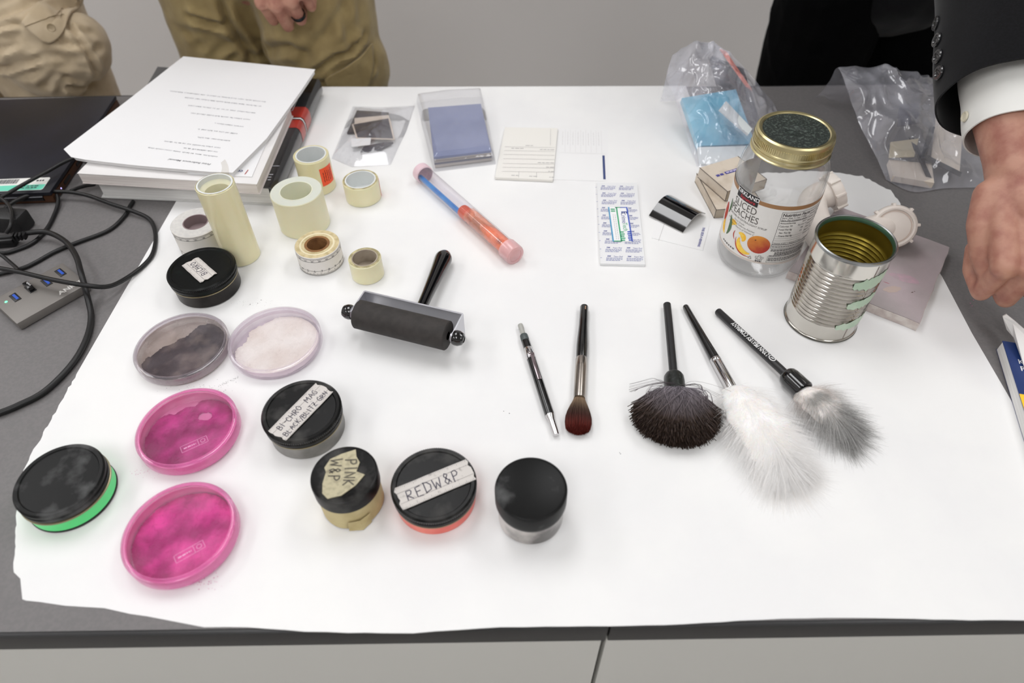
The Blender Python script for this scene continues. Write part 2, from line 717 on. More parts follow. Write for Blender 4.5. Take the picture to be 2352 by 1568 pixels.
light_m = mat('light_diffuser', (252, 252, 253), 0.6, emit=LIGHT_STRENGTH)
trim_m = mat('light_trim', (225, 225, 225), 0.4)
for lx, ly, which in ((-1.95, -0.9, 'front left corner'), (-0.45, -0.9, 'front middle'), (1.05, -0.9, 'front right corner'),
                      (-1.95, 1.2, 'back left corner'), (-0.45, 1.2, 'back middle'), (1.05, 1.2, 'back right corner')):
    t = thing('ceiling_light', 'rectangular white ceiling light panel, ' + which + ' of the ceiling', 'ceiling light', (lx, ly, RZ), 0, 'ceiling light panels')
    MB().box((0, 0, -0.012), (0.56, 1.16, 0.012)).build('diffuser', light_m, t, smooth=False)
    fr = MB()
    for sx in (-1, 1):
        fr.box((sx * .29, 0, -0.011), (0.02, 1.2, 0.022))
        fr.box((0, sx * .59, -0.011), (0.56, 0.02, 0.022))
    fr.build('frame', trim_m, t, smooth=False)

# ------------------------------------------------------------------ tables
lam_m = mat('grey_laminate', (115, 112, 112), 0.5, col2=(109, 107, 107), nscale=350, ndetail=2, bump=0.02, bscale=800)
band_m = mat('black_edge_band', (28, 28, 29), 0.4)
panel_m = mat('grey_front_panel', (214, 214, 209), 0.55)
leg_m = mat('table_leg_metal', (70, 70, 72), 0.4, metal=0.7)
TY0, TY1 = 0.1915, 1.045


def table(x0, x1, label):
    cx, w = (x0 + x1) / 2, x1 - x0
    t = thing('table', label, 'table', (cx, (TY0 + TY1) / 2, 0), 0, 'grey tables pushed together')
    d = TY1 - TY0
    MB().box((0, 0, T - 0.014), (w - .004, d - .008, 0.028)).build('table_top', lam_m, t, smooth=False)
    e = MB()
    for sy in (-1, 1):
        e.box((0, sy * (d / 2 - .002), T - 0.0142), (w, 0.004, 0.0276), bev=0.001)
    for sx in (-1, 1):
        e.box((sx * (w / 2 - .001), 0, T - 0.0142), (0.002, d - .008, 0.0276))
    e.build('edge_band', band_m, t)
    MB().box((0, -d / 2 + .012, T - 0.028 - .21), (w - .003, 0.012, 0.42)).build('front_panel', panel_m, t, smooth=False)
    for sx in (-1, 1):
        for sy in (-1, 1):
            MB().box((sx * (w / 2 - .06), sy * (d / 2 - .07), (T - 0.028) / 2), (0.04, 0.04, T - 0.028), bev=.004).build('leg', leg_m, t)
    return t


table(-1.25, 0.0715, 'grey laminate table with the laptop, books and powder tins on it')
table(0.0729, 1.35, 'grey laminate table with the glass jar, tin can and feather brushes on it')

# ------------------------------------------------------------------ white paper on the tables
pap_m = mat('white_butcher_paper', (240, 240, 239), 0.7, col2=(236, 236, 236), nscale=9, bump=0.04, bscale=120)
front = [(2700, 1418), (2352, 1424), (2230, 1425), (2100, 1421), (2000, 1420), (1900, 1419), (1800, 1421), (1700, 1425), (1570, 1434), (1400, 1438), (1250, 1439), (1150, 1440),
         (1050, 1446), (950, 1454), (880, 1454), (800, 1453), (700, 1450), (570, 1440), (470, 1440), (400, 1428), (340, 1416), (300, 1410),
         (240, 1397), (150, 1391), (90, 1382), (60, 1379), (52, 1377)]
torn_l = [(46, 1328), (33, 1315), (33, 1294), (38, 1256), (36, 1232), (39, 1177), (46, 1120), (57, 1072)]
left = [(176, 860), (395, 480), (556, 201)]
back = [(730, 200), (1000, 200), (1300, 199), (1575, 198)]
torn_r = [(1650, 404), (1720, 398), (1800, 397), (1860, 393), (1909, 395), (1979, 405), (2012, 421), (2045, 438), (2062, 458), (2082, 501), (2120, 570), (2164, 637), (2232, 766), (2320, 917), (2420, 1090), (2560, 1260)]
poly = []


def tear(pts, amp, step):
    out = []
    for a, b in zip(pts[:-1], pts[1:]):
        L = math.hypot(b[0] - a[0], b[1] - a[1])
        n = max(1, int(L / step))
        for k in range(n):
            t_ = k / n
            out.append((a[0] + (b[0] - a[0]) * t_ + random.uniform(-amp, amp), a[1] + (b[1] - a[1]) * t_ + random.uniform(-amp, amp)))
    return out


outline_px = tear(front + torn_l[:1], .8, 40) + tear(torn_l + left[:1], 1.8, 9) + [left[0], left[1], left[2]] + back + [torn_r[0]] + tear(torn_r[1:11], 1.7, 8) + torn_r[11:]
poly = [(p.x, p.y) for p in (at(x, y) for x, y in outline_px)]
pp = MB().prism(poly, T + 0.0001, PAPER_Z)
paper = pp.build('paper_sheet', pap_m, None, smooth=False)
tag(paper, 'large torn sheet of white paper spread over the tables under the powders and brushes', 'paper')

# specks of dark and pink powder spilled on the sheet
sp = MB()
rng = random.Random(3)


def speck(px, py, r, mi):
    p = at(px, py)
    n = 5
    ph = rng.uniform(0, 6)
    sp.add([(p.x + r * rng.uniform(.5, 1.2) * math.cos(ph + 6.283 * i / n), p.y + r * rng.uniform(.5, 1.2) * math.sin(ph + 6.283 * i / n), PAPER_Z + .0001) for i in range(n)] + [(p.x, p.y, PAPER_Z + r * .6)],
           [(i, (i + 1) % n, n) for i in range(n)], mi)


for k in range(45):
    t_ = rng.random()
    speck(505 + 45 * t_ + rng.gauss(0, 1.5), 886 - 20 * t_ + rng.gauss(0, 1.5), .0003, 0)
for k in range(60):
    speck(rng.gauss(470, 35), rng.gauss(893, 7), rng.uniform(.00015, .0004), 0)
for k in range(40):
    speck(rng.gauss(470, 22), rng.gauss(1336, 10), rng.uniform(.0002, .0006), 1)
for k in range(25):
    speck(rng.gauss(330, 20), rng.gauss(1084, 6), rng.uniform(.0002, .0004), 1)
for px, py in ((1157, 945), (1423, 1040), (1425, 1043), (1170, 950), (600, 690), (592, 697), (575, 700)):
    speck(px, py, .0006, 0)
for k in range(40):
    speck(rng.gauss(590, 28), rng.gauss(695, 5), .0002, 0)
for px, py in ((2235, 690), (2228, 697), (2232, 703)):
    speck(px, py, .0008, 1)
tag(sp.build('spilled_powder', [mat('powder_dark_speck', (60, 55, 60), .9), mat('powder_pink_speck', (205, 120, 165), .9)], None, smooth=False),
    'scattered dark and pink powder specks spilled on the white paper', 'powder', kind='stuff')

# ------------------------------------------------------------------ petri dishes with powder
def petri(px_c, r, h, label, clear, wallm, powder_mats, seed, cover, stamp=None, bumpy=0.0016, rotz=0.0):
    c = Vector((px_c[0] * .54, px_c[1] * .54, PAPER_Z))
    t = thing('petri_dish', label, 'petri dish', c, rotz, 'petri dishes of fingerprint powder')
    rb = r - .0025
    MB().lathe([(0, .0004), (rb - .001, .0004), (rb, .0012), (rb, h - .004), (rb - .0009, h - .004), (rb - .0009, .0014), (0, .0012)], 72).build('dish', clear, t, angle=50)
    MB().lathe([(r - .0042, h), (r - .0008, h), (r, h - .0008), (r, .0045), (r - .0008, .0045), (r - .0008, h - .0012)], 72).build('lid_wall', wallm, t, angle=50)
    MB().lathe([(0, h), (r - .0042, h)], 72).build('lid_top', lid_film, t, angle=50)
    # raised rim of the lid
    MB().lathe([(r - .0042, h - .0002), (r - .0042, h + .0005), (r - .003, h + .0005), (r - .003, h - .0002)], 72).build('lid_rim', wallm, t)
    R = rb - .0012
    n = 96
    vs, idx = [], {}
    fs = []
    for i in range(n + 1):
        for j in range(n + 1):
            x, y = (i / n * 2 - 1) * R, (j / n * 2 - 1) * R
            d = math.hypot(x, y)
            if d > R:
                continue
            q = Vector((x * 60 + seed, y * 60 - seed, seed))
            hgt = cover(x / R, y / R) + .5 * noise.fractal(q * .7, 0.8, 2.1, 4) * .6
            z = .0016 + max(0, hgt) * bumpy * 1.6 + max(0, noise.fractal(q * 3.2, .7, 2.2, 4)) * bumpy * .9 * (1 if hgt > 0 else 0)
            if hgt > -.02:
                idx[(i, j)] = len(vs)
                vs.append((x, y, min(z, h - .0018)))
    for i in range(n):
        for j in range(n):
            k = [(i, j), (i + 1, j), (i + 1, j + 1), (i, j + 1)]
            if all(q in idx for q in k):
                fs.append(tuple(idx[q] for q in k))
    p = MB().add(vs, fs).build('powder', powder_mats, t, angle=80)
    if stamp:
        g = MB()
        print_geo(g, frame_geo(-.012, -.0038, .012, .0038, .0003), flat_map((stamp[0], stamp[1], h + .0002), (math.cos(stamp[2]), math.sin(stamp[2]), 0), (-math.sin(stamp[2]), math.cos(stamp[2]), 0)))
        fm = flat_map((stamp[0], stamp[1], h + .0002), (math.cos(stamp[2]), math.sin(stamp[2]), 0), (-math.sin(stamp[2]), math.cos(stamp[2]), 0))
        print_geo(g, rect_geo(.0035, -.0038, .0038, .0038), fm)
        print_geo(g, dash_geo(-.0095, .0015, -.0006, .0012, random.Random(2), .001, .003, .0006), fm)
        ring = [(.0078 + .0022 * math.cos(a), .0022 * math.sin(a)) for a in np.linspace(0, 2 * PI, 13)[:-1]] + [(.0078 + .0018 * math.cos(a), .0018 * math.sin(a)) for a in np.linspace(0, 2 * PI, 13)[:-1]]
        print_geo(g, (ring, [(i, (i + 1) % 12, 12 + (i + 1) % 12, 12 + i) for i in range(12)]), fm)
        g.build('moulded_mark', mat('moulded_mark', (232, 170, 205), .4), t, smooth=False)
    return t


lid_film = film('dish_lid_clear', (252, 251, 252), (240, 228, 236), .02, .1, .04, blotch=.07, blotch_scale=30)
clr_grey = film('dish_plastic_grey', (246, 242, 240), (186, 174, 166), .34, .1, .08, blotch=.6, blotch_scale=35)
clr_white = film('dish_plastic_clear', (250, 247, 250), (238, 226, 234), .16, .1, .08, blotch=.26, blotch_scale=30)
clr_pink = film('dish_plastic_pink', (254, 214, 234), (250, 150, 205), .5, .1, .06, blotch=.8, blotch_scale=22)
wal_grey = film('dish_wall_grey', (246, 243, 246), (196, 188, 194), .16, .14, .05)
wal_white = film('dish_wall_clear', (252, 249, 252), (238, 230, 238), .14, .14, .05)
wal_pink = film('dish_wall_pink', (255, 232, 244), (250, 150, 208), .24, .14, .05, blotch=.42, blotch_scale=30)
pw_dark = mat('dark_powder', (58, 52, 56), .95, col2=(112, 100, 96), nscale=55, lo=.45, hi=.72, bump=.5, bscale=900)
pw_white = mat('pale_powder', (244, 238, 233), .95, col2=(228, 216, 208), nscale=26, lo=.4, hi=.7, bump=.4, bscale=900)
pw_pink = mat('pink_powder', (146, 16, 96), .9, col2=(204, 58, 144), nscale=42, lo=.40, hi=.66, bump=1.0, bscale=260)
pw_pink2 = mat('bright_pink_powder', (170, 26, 112), .9, col2=(240, 72, 166), nscale=34, lo=.42, hi=.66, bump=1.0, bscale=260)


petri((-.6409, .8941), .0478, .0135, 'clear petri dish half covered with dark grey powder', clr_grey, wal_grey, pw_dark, 3.1, lambda x, y: .62 - 1.9 * max(0, -x * .72 + y * .70 - .16) - .9 * max(0, abs(x + .1) - .75))
petri((-.4622, .9058), .0480, .0145, 'clear petri dish of pale beige powder touching the dark one', clr_white, wal_white, pw_white, 8.4, lambda x, y: .62 - 1.1 * max(0, -x * .85 + y * .5 - .30) - .8 * max(0, math.hypot(x, y) - .8))
petri((-.5676, .6976), .0462, .0160, 'petri dish of dark magenta powder just in front of the dark powder dish', clr_pink, wal_pink, pw_pink, 5.2, lambda x, y: .7 - 2.6 * max(0, -x * .5 + y * .86 - .52) - 5 * max(0, .22 - math.hypot((x - .15) * .7, y - .50)), (.0135, -.0205, .55))
petri((-.5187, .5019), .0462, .0160, 'petri dish of bright pink powder beside the lime green tin, nearest the table edge', clr_pink, wal_pink, pw_pink2, 9.7, lambda x, y: .8 - .9 * max(0, -x * .6 + y * .8 - .55) - .9 * max(0, math.hypot(x, y) - .86), (.0150, -.0195, .62))

# ------------------------------------------------------------------ tins and jars of powder
blk_lid = mat('worn_black_lid', (13, 13, 13), .36, col2=(76, 75, 73), nscale=48, ndetail=8, lo=.48, hi=.78, rough2=.5, spec=.2, bump=.05, bscale=400)
blk_lid2 = mat('dusty_black_lid', (14, 15, 15), .4, col2=(112, 113, 113), nscale=32, ndetail=5, lo=.5, hi=.8, rough2=.6, spec=.2)
blk_rim = mat('black_lid_rim', (20, 20, 20), .3)
brass = mat('bare_metal_lip', (150, 140, 112), .35, metal=.9)
tin_m = mat('tin_grey', (150, 149, 146), .38, metal=.75, col2=(118, 117, 114), nscale=40, lo=.4, hi=.7)
tin_dark = mat('tin_smoked', (58, 54, 52), .35, metal=.7, col2=(38, 36, 35), nscale=40, lo=.4, hi=.7)
scale_tape = mat('scuffed_scale_tape', (208, 203, 198), .6, col2=(112, 106, 102), nscale=190, ndetail=8, lo=.58, hi=.86)
scale_line = mat('scale_print', (96, 90, 92), .7)
PEN = mat('pen_ink', (46, 42, 66), .55)


def tin(name, cat, label, c, r, h, side, rb=.955, lid_h=.011, glue=.002, lidm=None, ridged=True, lip=True, group='powder tins'):
    c = Vector((c[0] * .54, c[1] * .54, PAPER_Z))
    t = thing(name, label, cat, c, 0, group)
    R = r * rb
    MB().lathe([(0, .0002), (R - .0015, .0002), (R, .0016), (R, h - lid_h - .0012), (R - .002, h - lid_h + .001), (R - .002, h - .003), (0, h - .003)], 72).build('body', side, t)
    if lip:
        zl = h - lid_h - .001
        MB().lathe([(R - .001, zl - .0012), (R + .0012, zl - .0006), (R + .0012, zl + .0006), (R - .001, zl + .0012)], 72).build('lip', brass, t)
    lid = MB().lathe([(0, h - .0013), (r * .86, h - .0013), (r * .885, h - .0002), (r * .96, h), (r, h - .0016), (r, h - .0042), (r - .0009, h - .0052), (r + .0001, h - .0066), (r, h - lid_h + .0012), (r - .001, h - lid_h), (r - .002, h - lid_h), (r - .002, h - .002), (0, h - .0022)], 96).build('lid', [lidm or blk_lid], t, angle=30)
    if ridged:
        kn = MB()
        for i in range(120):
            a = 2 * PI * i / 120
            kn.box((r * 1.003 * math.cos(a), r * 1.003 * math.sin(a), h - .0030), (.0007, .0009, .0023), Matrix.Rotation(a, 3, 'Z'))
        k = kn.build('knurling', blk_rim, lid, smooth=False)
        k['kind'] = 'stuff'
    return t, lid


def lid_tape(t, lid, r, h, ang, w, hgt, lines, rng_seed, off=(0, 0), m=None, size=.008, lw=.0008, pen=None, ragged=.0006, ruler=True, outline=None, name='tape_label'):
    """A strip of tape stuck on a lid with handwriting on it; ang = reading direction in the place."""
    rg = random.Random(rng_seed)
    u = Vector((math.cos(ang), math.sin(ang), 0))
    v = Vector((-math.sin(ang), math.cos(ang), 0))
    o = Vector((off[0], off[1], h))
    if outline is None:
        ol = []
        for (xa, ya), (xb, yb) in zip([(-w / 2, -hgt / 2), (w / 2, -hgt / 2), (w / 2, hgt / 2), (-w / 2, hgt / 2)], [(w / 2, -hgt / 2), (w / 2, hgt / 2), (-w / 2, hgt / 2), (-w / 2, -hgt / 2)]):
            n = 7
            for k in range(n):
                q = k / n
                vert = abs(xb - xa) < 1e-9
                ol.append((xa + (xb - xa) * q + (rg.uniform(-ragged, ragged) * (2.0 if vert else .25)), ya + (yb - ya) * q + rg.uniform(-ragged, ragged) * .3))
    else:
        ol = outline
    xf = Matrix(((u.x, v.x, 0, o.x), (u.y, v.y, 0, o.y), (0, 0, 1, o.z), (0, 0, 0, 1)))
    s = MB().prism(ol, -.0004, .00025, xf=xf).build(name, m or scale_tape, lid, smooth=False)
    fm = flat_map(o + Vector((0, 0, .0004)), u, v)
    g = MB()
    for txt, dx, dy, sz in lines:
        print_geo(g, shift(stroke_text(txt, sz, lw, .035, rg), dx, dy), fm)
    g.build('handwriting', pen or PEN, lid, smooth=False)
    if ruler:
        g = MB()
        for k in range(int(w / .0016)):
            x = -w / 2 + .0016 * k + .0006
            print_geo(g, rect_geo(x, hgt / 2 - (.0026 if k % 5 == 0 else .0016), x + .0002, hgt / 2 - .0002), fm)
            print_geo(g, rect_geo(x, -hgt / 2 + .0002, x + .0002, -hgt / 2 + (.0026 if k % 4 == 0 else .0015)), fm)
        print_geo(g, rect_geo(-w / 2, hgt * .22, w / 2, hgt * .22 + .00025), fm)
        print_geo(g, rect_geo(-w / 2, -hgt * .24, w / 2, -hgt * .24 + .00025), fm)
        g.build('scale_marks', scale_line, lid, smooth=False)
    return s


def ang_px(a, b, h):
    d = at(b[0], b[1], h) - at(a[0], a[1], h)
    return math.atan2(d.y, d.x)


# dark tin with upside-down label
r, h = .0372, .0304
t, lid = tin('powder_tin', 'powder tin', 'dark smoked tin with a short handwritten scale label, beside the tall tape roll', (-.6479, 1.0828), r, h, tin_dark, lidm=mat('greenish_black_lid', (13, 15, 14), .33, spec=.2, col2=(34, 52, 46), nscale=40, lo=.6, hi=.85, bump=.04, bscale=300))
o_ = at(458, 620, h) - t.location
lid_tape(t, lid, r, h, ang_px((487, 645), (437, 600), h), .041, .0205, [('BICHRO', .002, .0, .0068)], 4, off=(o_.x, o_.y), lw=.0007)
# silver tin with diagonal label
r, h = .0364, .0311
t, lid = tin('powder_tin', 'powder tin', 'silver tin with a long diagonal two-line handwritten label on its black lid', (-.3641, .7086), r, h, tin_m)
o_ = at(693, 944, h) - t.location
lid_tape(t, lid, r, h, ang_px((640, 992), (737, 893), h), .064, .0215, [('BI-CHRO  MAG', -.001, .0038, .0062), ('BLACK/BLITZ GRN', .0, -.0056, .0054)], 5, off=(o_.x, o_.y), lw=.00065)
# red tin
r, h = .0366, .0262
red_side = mat('red_tin_side', (250, 138, 122), .35, metal=.05, col2=(236, 112, 102), nscale=30)
t, lid = tin('powder_tin', 'powder tin', 'tin with coral red side and a wide one-word handwritten label strip', (-.1280, .5664), r, h, red_side)
o_ = at(1000, 1112, h) - t.location
lid_tape(t, lid, r, h, ang_px((915, 1147), (1080, 1078), h), .0665, .0225, [('REDW&P', -.002, 0, .0105)], 6, off=(o_.x, o_.y), lw=.0009)
# green tin
r, h = .0369, .0279
gr_side = mat('lime_green_tin_side', (104, 248, 150), .4, col2=(88, 226, 130), nscale=14, lo=.4, hi=.7)
t, lid = tin('powder_tin', 'powder tin', 'bright green tin with a plain black lid at the torn paper edge', (-.7285, .5825), r, h, gr_side, rb=.985, lidm=blk_lid2, ridged=False)
MB().lathe([(r * .985, .0004), (r * .985 + .0006, .001), (r * .985 + .0006, .0022), (r * .985, .003)], 72).build('bottom_bead', blk_rim, t)


# tall jar with masking tape around the side
def jar(label, c, r, h, side, lid_h, lidm, wall_name='body'):
    c = Vector((c[0] * .54, c[1] * .54, PAPER_Z))
    t = thing('powder_jar', label, 'powder jar', c, 0, 'screw-top powder jars')
    R = r * .93
    MB().lathe([(0, .0002), (R - .003, .0002), (R, .003), (R, h - lid_h - .002), (R - .003, h - lid_h), (R - .003, h - .003), (0, h - .003)], 72).build(wall_name, side, t)
    lid = MB().lathe([(0, h - .0006), (r * .9, h - .0006), (r * .94, h), (r * .985, h - .0006), (r, h - .002), (r, h - lid_h + .001), (r - .001, h - lid_h), (r - .002, h - lid_h), (r - .002, h - .002), (0, h - .002)], 96).build('lid', lidm, t, angle=30)
    return t, lid


r, h = .0281, .0450
mask_tape = mat('aged_masking_tape', (203, 189, 142), .7, col2=(168, 148, 98), nscale=30, lo=.45, hi=.75, bump=.25, bscale=60)
lid_tape_m = mat('grey_masking_tape', (188, 180, 150), .7, col2=(150, 142, 118), nscale=200, lo=.45, hi=.75, bump=.2, bscale=90)
red_body = mat('brown_red_jar', (120, 62, 44), .4)
t, lid = jar('small round jar wrapped in tan masking tape, torn tape label on its black lid', (-.2632, .5637), r, h, red_body, .0165, blk_lid)
R = r * .93
wrap = MB()
zs = [.0012, .010, .020, .0285]
vs, fs = [], []
nn = 72
for i in range(nn + 1):
    a = 2 * PI * i / nn
    for j, z in enumerate(zs):
        rr = R + .0007 + .0006 * noise.noise(Vector((math.cos(a) * 2, math.sin(a) * 2, z * 90)))
        zz = z + (.0012 * math.sin(3 * a) if j == 3 else 0)
        vs.append((rr * math.cos(a), rr * math.sin(a), zz))
for i in range(nn):
    for j in range(3):
        b = i * 4 + j
        fs.append((b, b + 4, b + 5, b + 1))
wrap.add(vs, fs).build('tape_wrap', mask_tape, t)
# loose tape tail at the foot
q = at(800, 1212) - t.location
tail = MB()
for k, (a0, s) in enumerate(((math.radians(-66), .75),)):
    b0 = Vector((math.cos(a0), math.sin(a0), 0))
    sd = Vector((-b0.y, b0.x, 0))
    pts = [b0 * (R + .0008) - sd * .011 + Vector((0, 0, .001)), b0 * (R + .0008) + sd * .009 + Vector((0, 0, .001)), b0 * (R + .0065 * s) + sd * .000 + Vector((0, 0, .0008)),
           b0 * (R + .0006) - sd * .010 + Vector((0, 0, .014)), b0 * (R + .0006) + sd * .010 + Vector((0, 0, .016)), b0 * (R + .003 * s) + Vector((0, 0, .013))]
    tail.add(pts, [(0, 2, 5, 3), (2, 1, 4, 5)])
tail.build('tape_tail', mask_tape, t, smooth=False)
o_ = at(784, 1090, h) - t.location
ol = [(-.0215, -.012), (-.012, -.0185), (.002, -.0195), (.0135, -.0165), (.0105, -.008), (.018, -.002), (.0195, .0055), (.0235, .0125), (.012, .0185), (.0025, .0215), (-.006, .0175), (-.0075, .0125), (-.016, .0045), (-.0215, -.004)]
ang = ang_px((752, 1142), (844, 1070), h)
ol = [(x * 1.0, y * .88) for x, y in ol]
lid_tape(t, lid, r, h, ang, 0, 0, [], 9, off=(o_.x, o_.y), m=lid_tape_m, ruler=False, outline=ol, name='masking_tape_label')
u_ang = ang_px((818, 1048), (806, 1138), h)
g = MB()
u, v = Vector((math.cos(u_ang), math.sin(u_ang), 0)), Vector((-math.sin(u_ang), math.cos(u_ang), 0))
fm = flat_map((o_.x, o_.y, h + .0006), u, v)
print_geo(g, shift(stroke_text('PINK', .0098, .0011, .03, random.Random(4)), -.001, .0075), fm)
print_geo(g, shift(stroke_text('W&P', .0092, .0011, .03, random.Random(8)), -.004, -.0055), fm)
g.build('handwriting', mat('faded_pen', (84, 80, 70), .6), lid, smooth=False)

r, h = .0299, .0470
glass_dusty = mat('dusty_glass_jar', (196, 190, 186), .3, col2=(84, 80, 78), nscale=26, ndetail=6, lo=.42, hi=.62, coat=.5)
t, lid = jar('small round jar with a smooth plain black lid and smudged glass side', (.0255, .5326), r, h, glass_dusty, .0175, blk_lid2)
MB().lathe([(r * .93, h - .0215), (r * .97, h - .0205), (r * .97, h - .0185), (r * .93, h - .0178)], 72).build('neck_ring', blk_rim, t)

# ------------------------------------------------------------------ rolls of tape
tape_clear = mat('yellowed_clear_tape', (230, 222, 176), .28, col2=(238, 232, 196), nscale=9, lo=.3, hi=.7, sss=.3, coat=.3)
tape_milky = mat('milky_tape', (238, 234, 206), .4, col2=(230, 224, 186), nscale=8, lo=.3, hi=.7, sss=.4)
tape_side = mat('tape_edge_pale', (214, 206, 164), .35)  # even pale yellow for the wound edge
tape_side_d = mat('tape_edge_dirty', (158, 148, 112), .4, col2=(206, 196, 152), nscale=120, lo=.4, hi=.6)
core_white = mat('white_plastic_core', (226, 229, 228), .45)
core_card = mat('brown_card_core', (150, 108, 66), .85, col2=(112, 76, 44), nscale=90, lo=.4, hi=.7)
core_grey = mat('grey_card_core', (176, 164, 148), .85, col2=(150, 138, 122), nscale=60, lo=.4, hi=.7)
core_mauve = mat('mauve_card_core', (140, 122, 124), .8)
ruler_face = mat('white_ruler_tape', (228, 224, 218), .5)
ruler_edge = mat('wound_white_tape_edge', (214, 212, 208), .6, col2=(205, 203, 200), nscale=200, lo=.4, hi=.6)
tan_edge = mat('wound_tan_tape_edge', (216, 200, 158), .6, col2=(190, 172, 128), nscale=150, lo=.4, hi=.65)


def roll(label, c, r, h, rc, side, edge, core, core_t=.0016, depth=None, bevel=.0006):
    """c in metres; rc = inner radius of the wound tape."""
    t = thing('tape_roll', label, 'tape roll', (c[0], c[1], PAPER_Z), 0, 'rolls of tape')
    MB().lathe([(rc, .0002), (r - bevel, .0002), (r, .0002 + bevel), (r, h - bevel), (r - bevel, h), (rc, h)], 72).build('wound_tape', side, t)
    MB().lathe([(rc + .0001, h + .0001), (r - bevel * 1.2, h + .0001), (r - bevel * 1.2, h - .0003), (rc + .0001, h - .0003)], 72).build('tape_edge', edge, t)
    prof = [(rc, .0003), (rc, h + .0003), (rc - core_t, h + .0003), (rc - core_t, .0003)]
    MB().lathe(prof, 72).build('core', core, t)
    if depth:
        MB().lathe([(0, h - depth), (rc - core_t, h - depth), (rc - core_t, h - depth - .002), (0, h - depth - .002)], 48).build('core_plug', core, t)
    return t


t = roll('tallest roll of yellowed clear tape standing on end by the books', (-.3258, .6404), .0212, .1035, .0196, tape_clear, tape_side_d, core_white, .0018, depth=None)
MB().lathe([(.0178, .0004), (.0178, .098), (.0150, .0955), (.0138, .094), (.0138, .0006)], 48).build('inner_tube', mat('cream_core_insert', (232, 228, 200), .5, sss=.2), t)
# loose curl of tape at the top
cv = MB()
p0 = Vector((.006, .019, .1035))
vs, fs = [], []
for i in range(9):
    s = i / 8
    base = Vector((.0035 + .004 * math.sin(s * 2.2), .0205 + .003 * s, .099 + .016 * s))
    w = .0055 * (1 - .55 * s)
    vs += [base + Vector((-w, 0, 0)), base + Vector((w, .002 * s, .003 * s))]
for i in range(8):
    fs.append((2 * i, 2 * i + 1, 2 * i + 3, 2 * i + 2))
cv.add(vs, fs).build('loose_tape_end', film('loose_tape', (248, 246, 242), (226, 220, 214), .18, .2, .1), t)

t = roll('wide milky tape roll standing beside the tallest roll', (-.2610, .7007), .0312, .0505, .0200, tape_milky, mat('milky_tape_edge', (232, 230, 212), .45, sss=.3), mat('milky_core', (240, 238, 214), .4, sss=.3), .0012)
t = roll('tape roll with an orange sticker on its side, behind the milky roll', (-.2583, .7819), .0229, .0498, .0198, tape_clear, tape_side, core_white, .0016)
org = mat('orange_sticker', (255, 92, 48), .45)
g = MB()
R = .0231
phi0 = math.radians(-33)
print_geo(g, rect_geo(-.0105, -.013, .0105, .013, 10), cyl_map(R, phi0, .0265))
stk = g.build('orange_sticker', org, t, smooth=True)
g = MB()
rg = random.Random(5)
for k in range(5):
    x = -.0068 + k * .0032
    geo = dash_geo(-.009 + rg.uniform(0, .002), .009 - rg.uniform(0, .003), x, .0009, rg, .002, .005, .0007)
    print_geo(g, ([(b, a) for a, b in geo[0]], geo[1]), cyl_map(R + .0002, phi0, .0265))
g.build('sticker_print', mat('dark_red_print', (120, 30, 22), .6), stk, smooth=False)

t = roll('short squat tape roll with a red-orange edge mark and white core', (-.1941, .7563), .0232, .0277, .0200, tape_clear, tape_side_d, core_white, .0016, depth=.02)
g = MB()
print_geo(g, rect_geo(-.0022, -.0132, .0022, .0135, 2), cyl_map(.0234, math.radians(8), .0138))
g.build('edge_mark', mat('red_orange_mark', (255, 96, 78), .5), t)


def ruler_band(t, r, h, phis, top_only=False, rows=True):
    g = MB()
    for k in range(110):
        phi = phis[0] + (phis[1] - phis[0]) * k / 109
        L = .0052 if k % 10 == 0 else (.0036 if k % 5 == 0 else .0024)
        print_geo(g, rect_geo(-.00013, 0, .00013, L), cyl_map(r + .0002, phi, .0006))
        if rows:
            print_geo(g, rect_geo(-.0001, -.0022 if k % 5 else -.0032, .0001, 0), cyl_map(r + .0002, phi, h - .0006))
    n = 60
    for z in ((h - .0062, h - .0058), (.0072, .0075)):
        vs, fs = [], []
        for i in range(n + 1):
            a = phis[0] + (phis[1] - phis[0]) * i / n
            for zz in z:
                vs.append(((r + .0002) * math.cos(a), (r + .0002) * math.sin(a), zz))
        for i in range(n):
            fs.append((2 * i, 2 * i + 2, 2 * i + 3, 2 * i + 1))
        g.add(vs, fs)
    k = g.build('scale_marks', mat('scale_ink', (72, 70, 74), .6), t, smooth=False)
    g = MB()
    for i in range(11):
        a = phis[0] + (phis[1] - phis[0]) * (i * 10 + 2) / 109
        print_geo(g, text_geo(str(70 + 10 * i)[-2:], .0032), cyl_map(r + .0002, a, h - .0056))
        print_geo(g, text_geo(str(1 + i), .0045), cyl_map(r + .0002, a, .0052 + .0006))
    g.build('scale_numbers', mat('scale_ink', (72, 70, 74), .6), t, smooth=False)


t = roll('white ruler-printed tape roll with a grey core, half hidden behind the tallest roll', (-.3783, .6635), .0291, .0340, .0150, ruler_face, ruler_edge, core_mauve, .0012, depth=.012)
ruler_band(t, .0291, .0340, (math.radians(-190), math.radians(10)))
t = roll('small ruler-printed tape roll with a brown cardboard core', (-.2272, .6275), .0263, .0270, .0148, ruler_face, tan_edge, core_card, .0030, depth=.02)
MB().lathe([(.0185, .0272), (.0205, .0272), (.0205, .0268), (.0185, .0268)], 48).build('wound_ring', mat('cream_wound_ring', (232, 222, 190), .6), t)
ruler_band(t, .0263, .0270, (math.radians(-190), math.radians(10)))
t = roll('smallest plain tape roll, yellowed, just above the black rubber roller', (-.1683, .6031), .0189, .0256, .0150, tape_clear, tape_side_d, core_grey, .0012, depth=.017)

